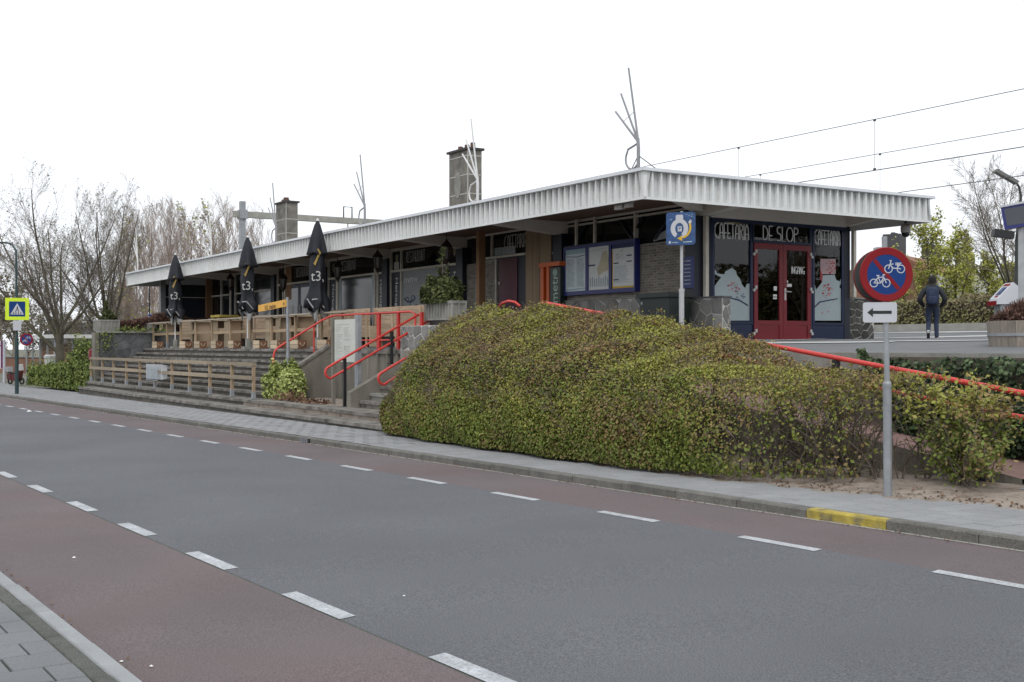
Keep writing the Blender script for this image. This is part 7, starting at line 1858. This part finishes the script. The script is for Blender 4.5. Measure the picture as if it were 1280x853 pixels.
def skin_mesh(J, E_, mats, pick, sub=2, flatY=1.0):
    names = list(J); me = bpy.data.meshes.new('body'); me.from_pydata([J[n][0] for n in names], [tuple(names.index(x) for x in e.split('-')) for e in E_], [])
    ob = bpy.data.objects.new('body', me); COL.objects.link(ob); ob.modifiers.new('skin', 'SKIN')
    sv = me.skin_vertices[0].data
    for i, n in enumerate(names): sv[i].radius = (J[n][1], J[n][1]*(flatY if n in ('chest', 'waist', 'pelvis', 'upper') else 1)); sv[i].use_root = (i == 0)
    ss = ob.modifiers.new('sub', 'SUBSURF'); ss.levels = sub; ss.render_levels = sub
    dg = bpy.context.evaluated_depsgraph_get(); dg.update(); m2 = bpy.data.meshes.new_from_object(ob.evaluated_get(dg))
    bpy.data.objects.remove(ob); m2.materials.clear()
    for m in mats: m2.materials.append(MATS[m])
    for f in m2.polygons: f.material_index = pick(f.center); f.use_smooth = True
    return m2
def pk(c):
    if c.z > 1.545: return 3
    if c.z > .93 or (abs(c.x) > .17 and c.z > .86): return 0
    if (c.x > 0 and c.z < .085) or (c.x < 0 and c.y < -.20 and c.z < .235): return 2
    return 1
person = thing('person', 'person in dark jacket and jeans walking away across the forecourt with hands in pockets', 'person', (pp.x, pp.y, pz), prz)
inst('body', skin_mesh(J, E_, ['jacket', 'jeans', 'shoe_white', 'skin'], pk, flatY=.78), person)
mb = MB(); prof = [(.106, 1.60), (.112, 1.66), (.110, 1.72), (.088, 1.775), (.05, 1.80), (.005, 1.806)]; m = 16
for q, z in prof:
    for j in range(m):
        a = 2*pi*j/m; y = sin(a)*q*1.08
        mb.v.append((cos(a)*q*.95, .035+y, z+(.085 if y > .05 and z < 1.7 else 0)))
for i in range(len(prof)-1):
    for j in range(m): mb.f.append((i*m+j, i*m+(j+1) % m, (i+1)*m+(j+1) % m, (i+1)*m+j)); mb.m.append(0)
mb.build('hair', 'hair', person, world=False, smooth=True)
mb = MB(); mb.lathe([(.10, 0), (.105, .05), (.085, .09)], c=(0, .03, 1.49), n=14); mb.build('collar', 'jacket', person, world=False, smooth=True)
mb = MB()
for s in (-1, 1): mb.lathe([(.012, -.03), (.024, 0), (.012, .03)], c=(s*.104, .05, 1.665), n=8)
mb.build('ear', 'skin', person, world=False, smooth=True)
mb = MB(); mb.box(.075, .155, -.095, .185, .003, .03); mb.build('sole', 'shoe_white', person, world=False)
mb = MB(); mb.cbox((-.105, -.29, .155), .042, .016, .125, 0, .35); mb.build('sole', 'black_post', person, world=False)
mb = MB(); mb.cbox((-.105, -.315, .25), .035, .03, .03, 0, .35); mb.build('heel_patch', 'shoe_white', person, world=False)
bp_ = thing('backpack', 'navy blue backpack worn on the back of the walking person', 'backpack', (pp.x, pp.y, pz), prz)
mb = MB(); n = 12
def sup(hx, hz, y, zc, k=4.0): return [(hx*abs(cos(2*pi*j/20))**(2/k)*(1 if cos(2*pi*j/20) >= 0 else -1), y, zc+hz*abs(sin(2*pi*j/20))**(2/k)*(1 if sin(2*pi*j/20) >= 0 else -1)) for j in range(20)]
lay = [sup(.15, .23, -.11, 1.24), sup(.165, .245, -.17, 1.235), sup(.16, .24, -.25, 1.225), sup(.13, .20, -.29, 1.22)]
vs = [p for l in lay for p in l]; fs = [tuple(range(20)), tuple(range(79, 59, -1))]
for i in range(3):
    for j in range(20): fs.append((i*20+j, i*20+(j+1) % 20, (i+1)*20+(j+1) % 20, (i+1)*20+j))
mb.add(vs, fs); mb.build('bag', 'pack', bp_, world=False, smooth=True)
mb = MB(); lay = [sup(.12, .11, -.285, 1.12), sup(.12, .11, -.32, 1.115), sup(.09, .085, -.335, 1.11)]; vs = [p for l in lay for p in l]; fs = [tuple(range(20)), tuple(range(59, 39, -1))]
for i in range(2):
    for j in range(20): fs.append((i*20+j, i*20+(j+1) % 20, (i+1)*20+(j+1) % 20, (i+1)*20+j))
mb.add(vs, fs); mb.build('pocket', 'pack', bp_, world=False, smooth=True)
mb = MB()
for s in (-1, 1): mb.tube([(s*.11, -.13, 1.44), (s*.13, -.04, 1.525), (s*.14, .07, 1.50), (s*.15, .17, 1.36), (s*.16, .12, 1.18), (s*.15, -.1, 1.08)], .022, 6)
mb.build('strap', 'pack', bp_, world=False, smooth=True)

# trees that stand round the site beyond the picture; the windows mirror them
for i, (x, y, k) in enumerate(((-3, 52, 1.0), (3, 55, 1.15), (9, 51, 1.05), (15, 56, 1.2), (22, 53, 1.1), (29, 57, 1.2), (6, 60, 1.3), (19, 61, 1.3), (-78, -2, 1.0), (-88, -9, 1.2), (-98, -16, 1.1), (-72, -8, 1.0), (-108, -24, 1.3))):
    t0, h0 = protos[(1, 3)[i % 2]]; o = dup(t0, loc=(x, y, 2.2 if y > 0 else -.5), rz=i*1.7, label='slim bare tree standing beyond the picture, mirrored in the station windows', group='bare trees beyond the picture'); o.scale = (k*.9, k*.9, k*.72)

box_hedge('tall_thicket', 'tall thicket beyond the right edge of the picture, mirrored dark in the shop windows', (12, 56, 2.2), 26, 1.2, 4.4, 16000, .22, 'hedge_far', 19, rz=.15, hf=lambda x: 4.2+.5*sin(x*.8)+.4*sin(x*1.9))

for o in COL.objects:
    if o.type == 'MESH' and o.name.split('.')[0] in ('print', 'fine_print', 'flower_print'): o['kind'] = 'stuff'
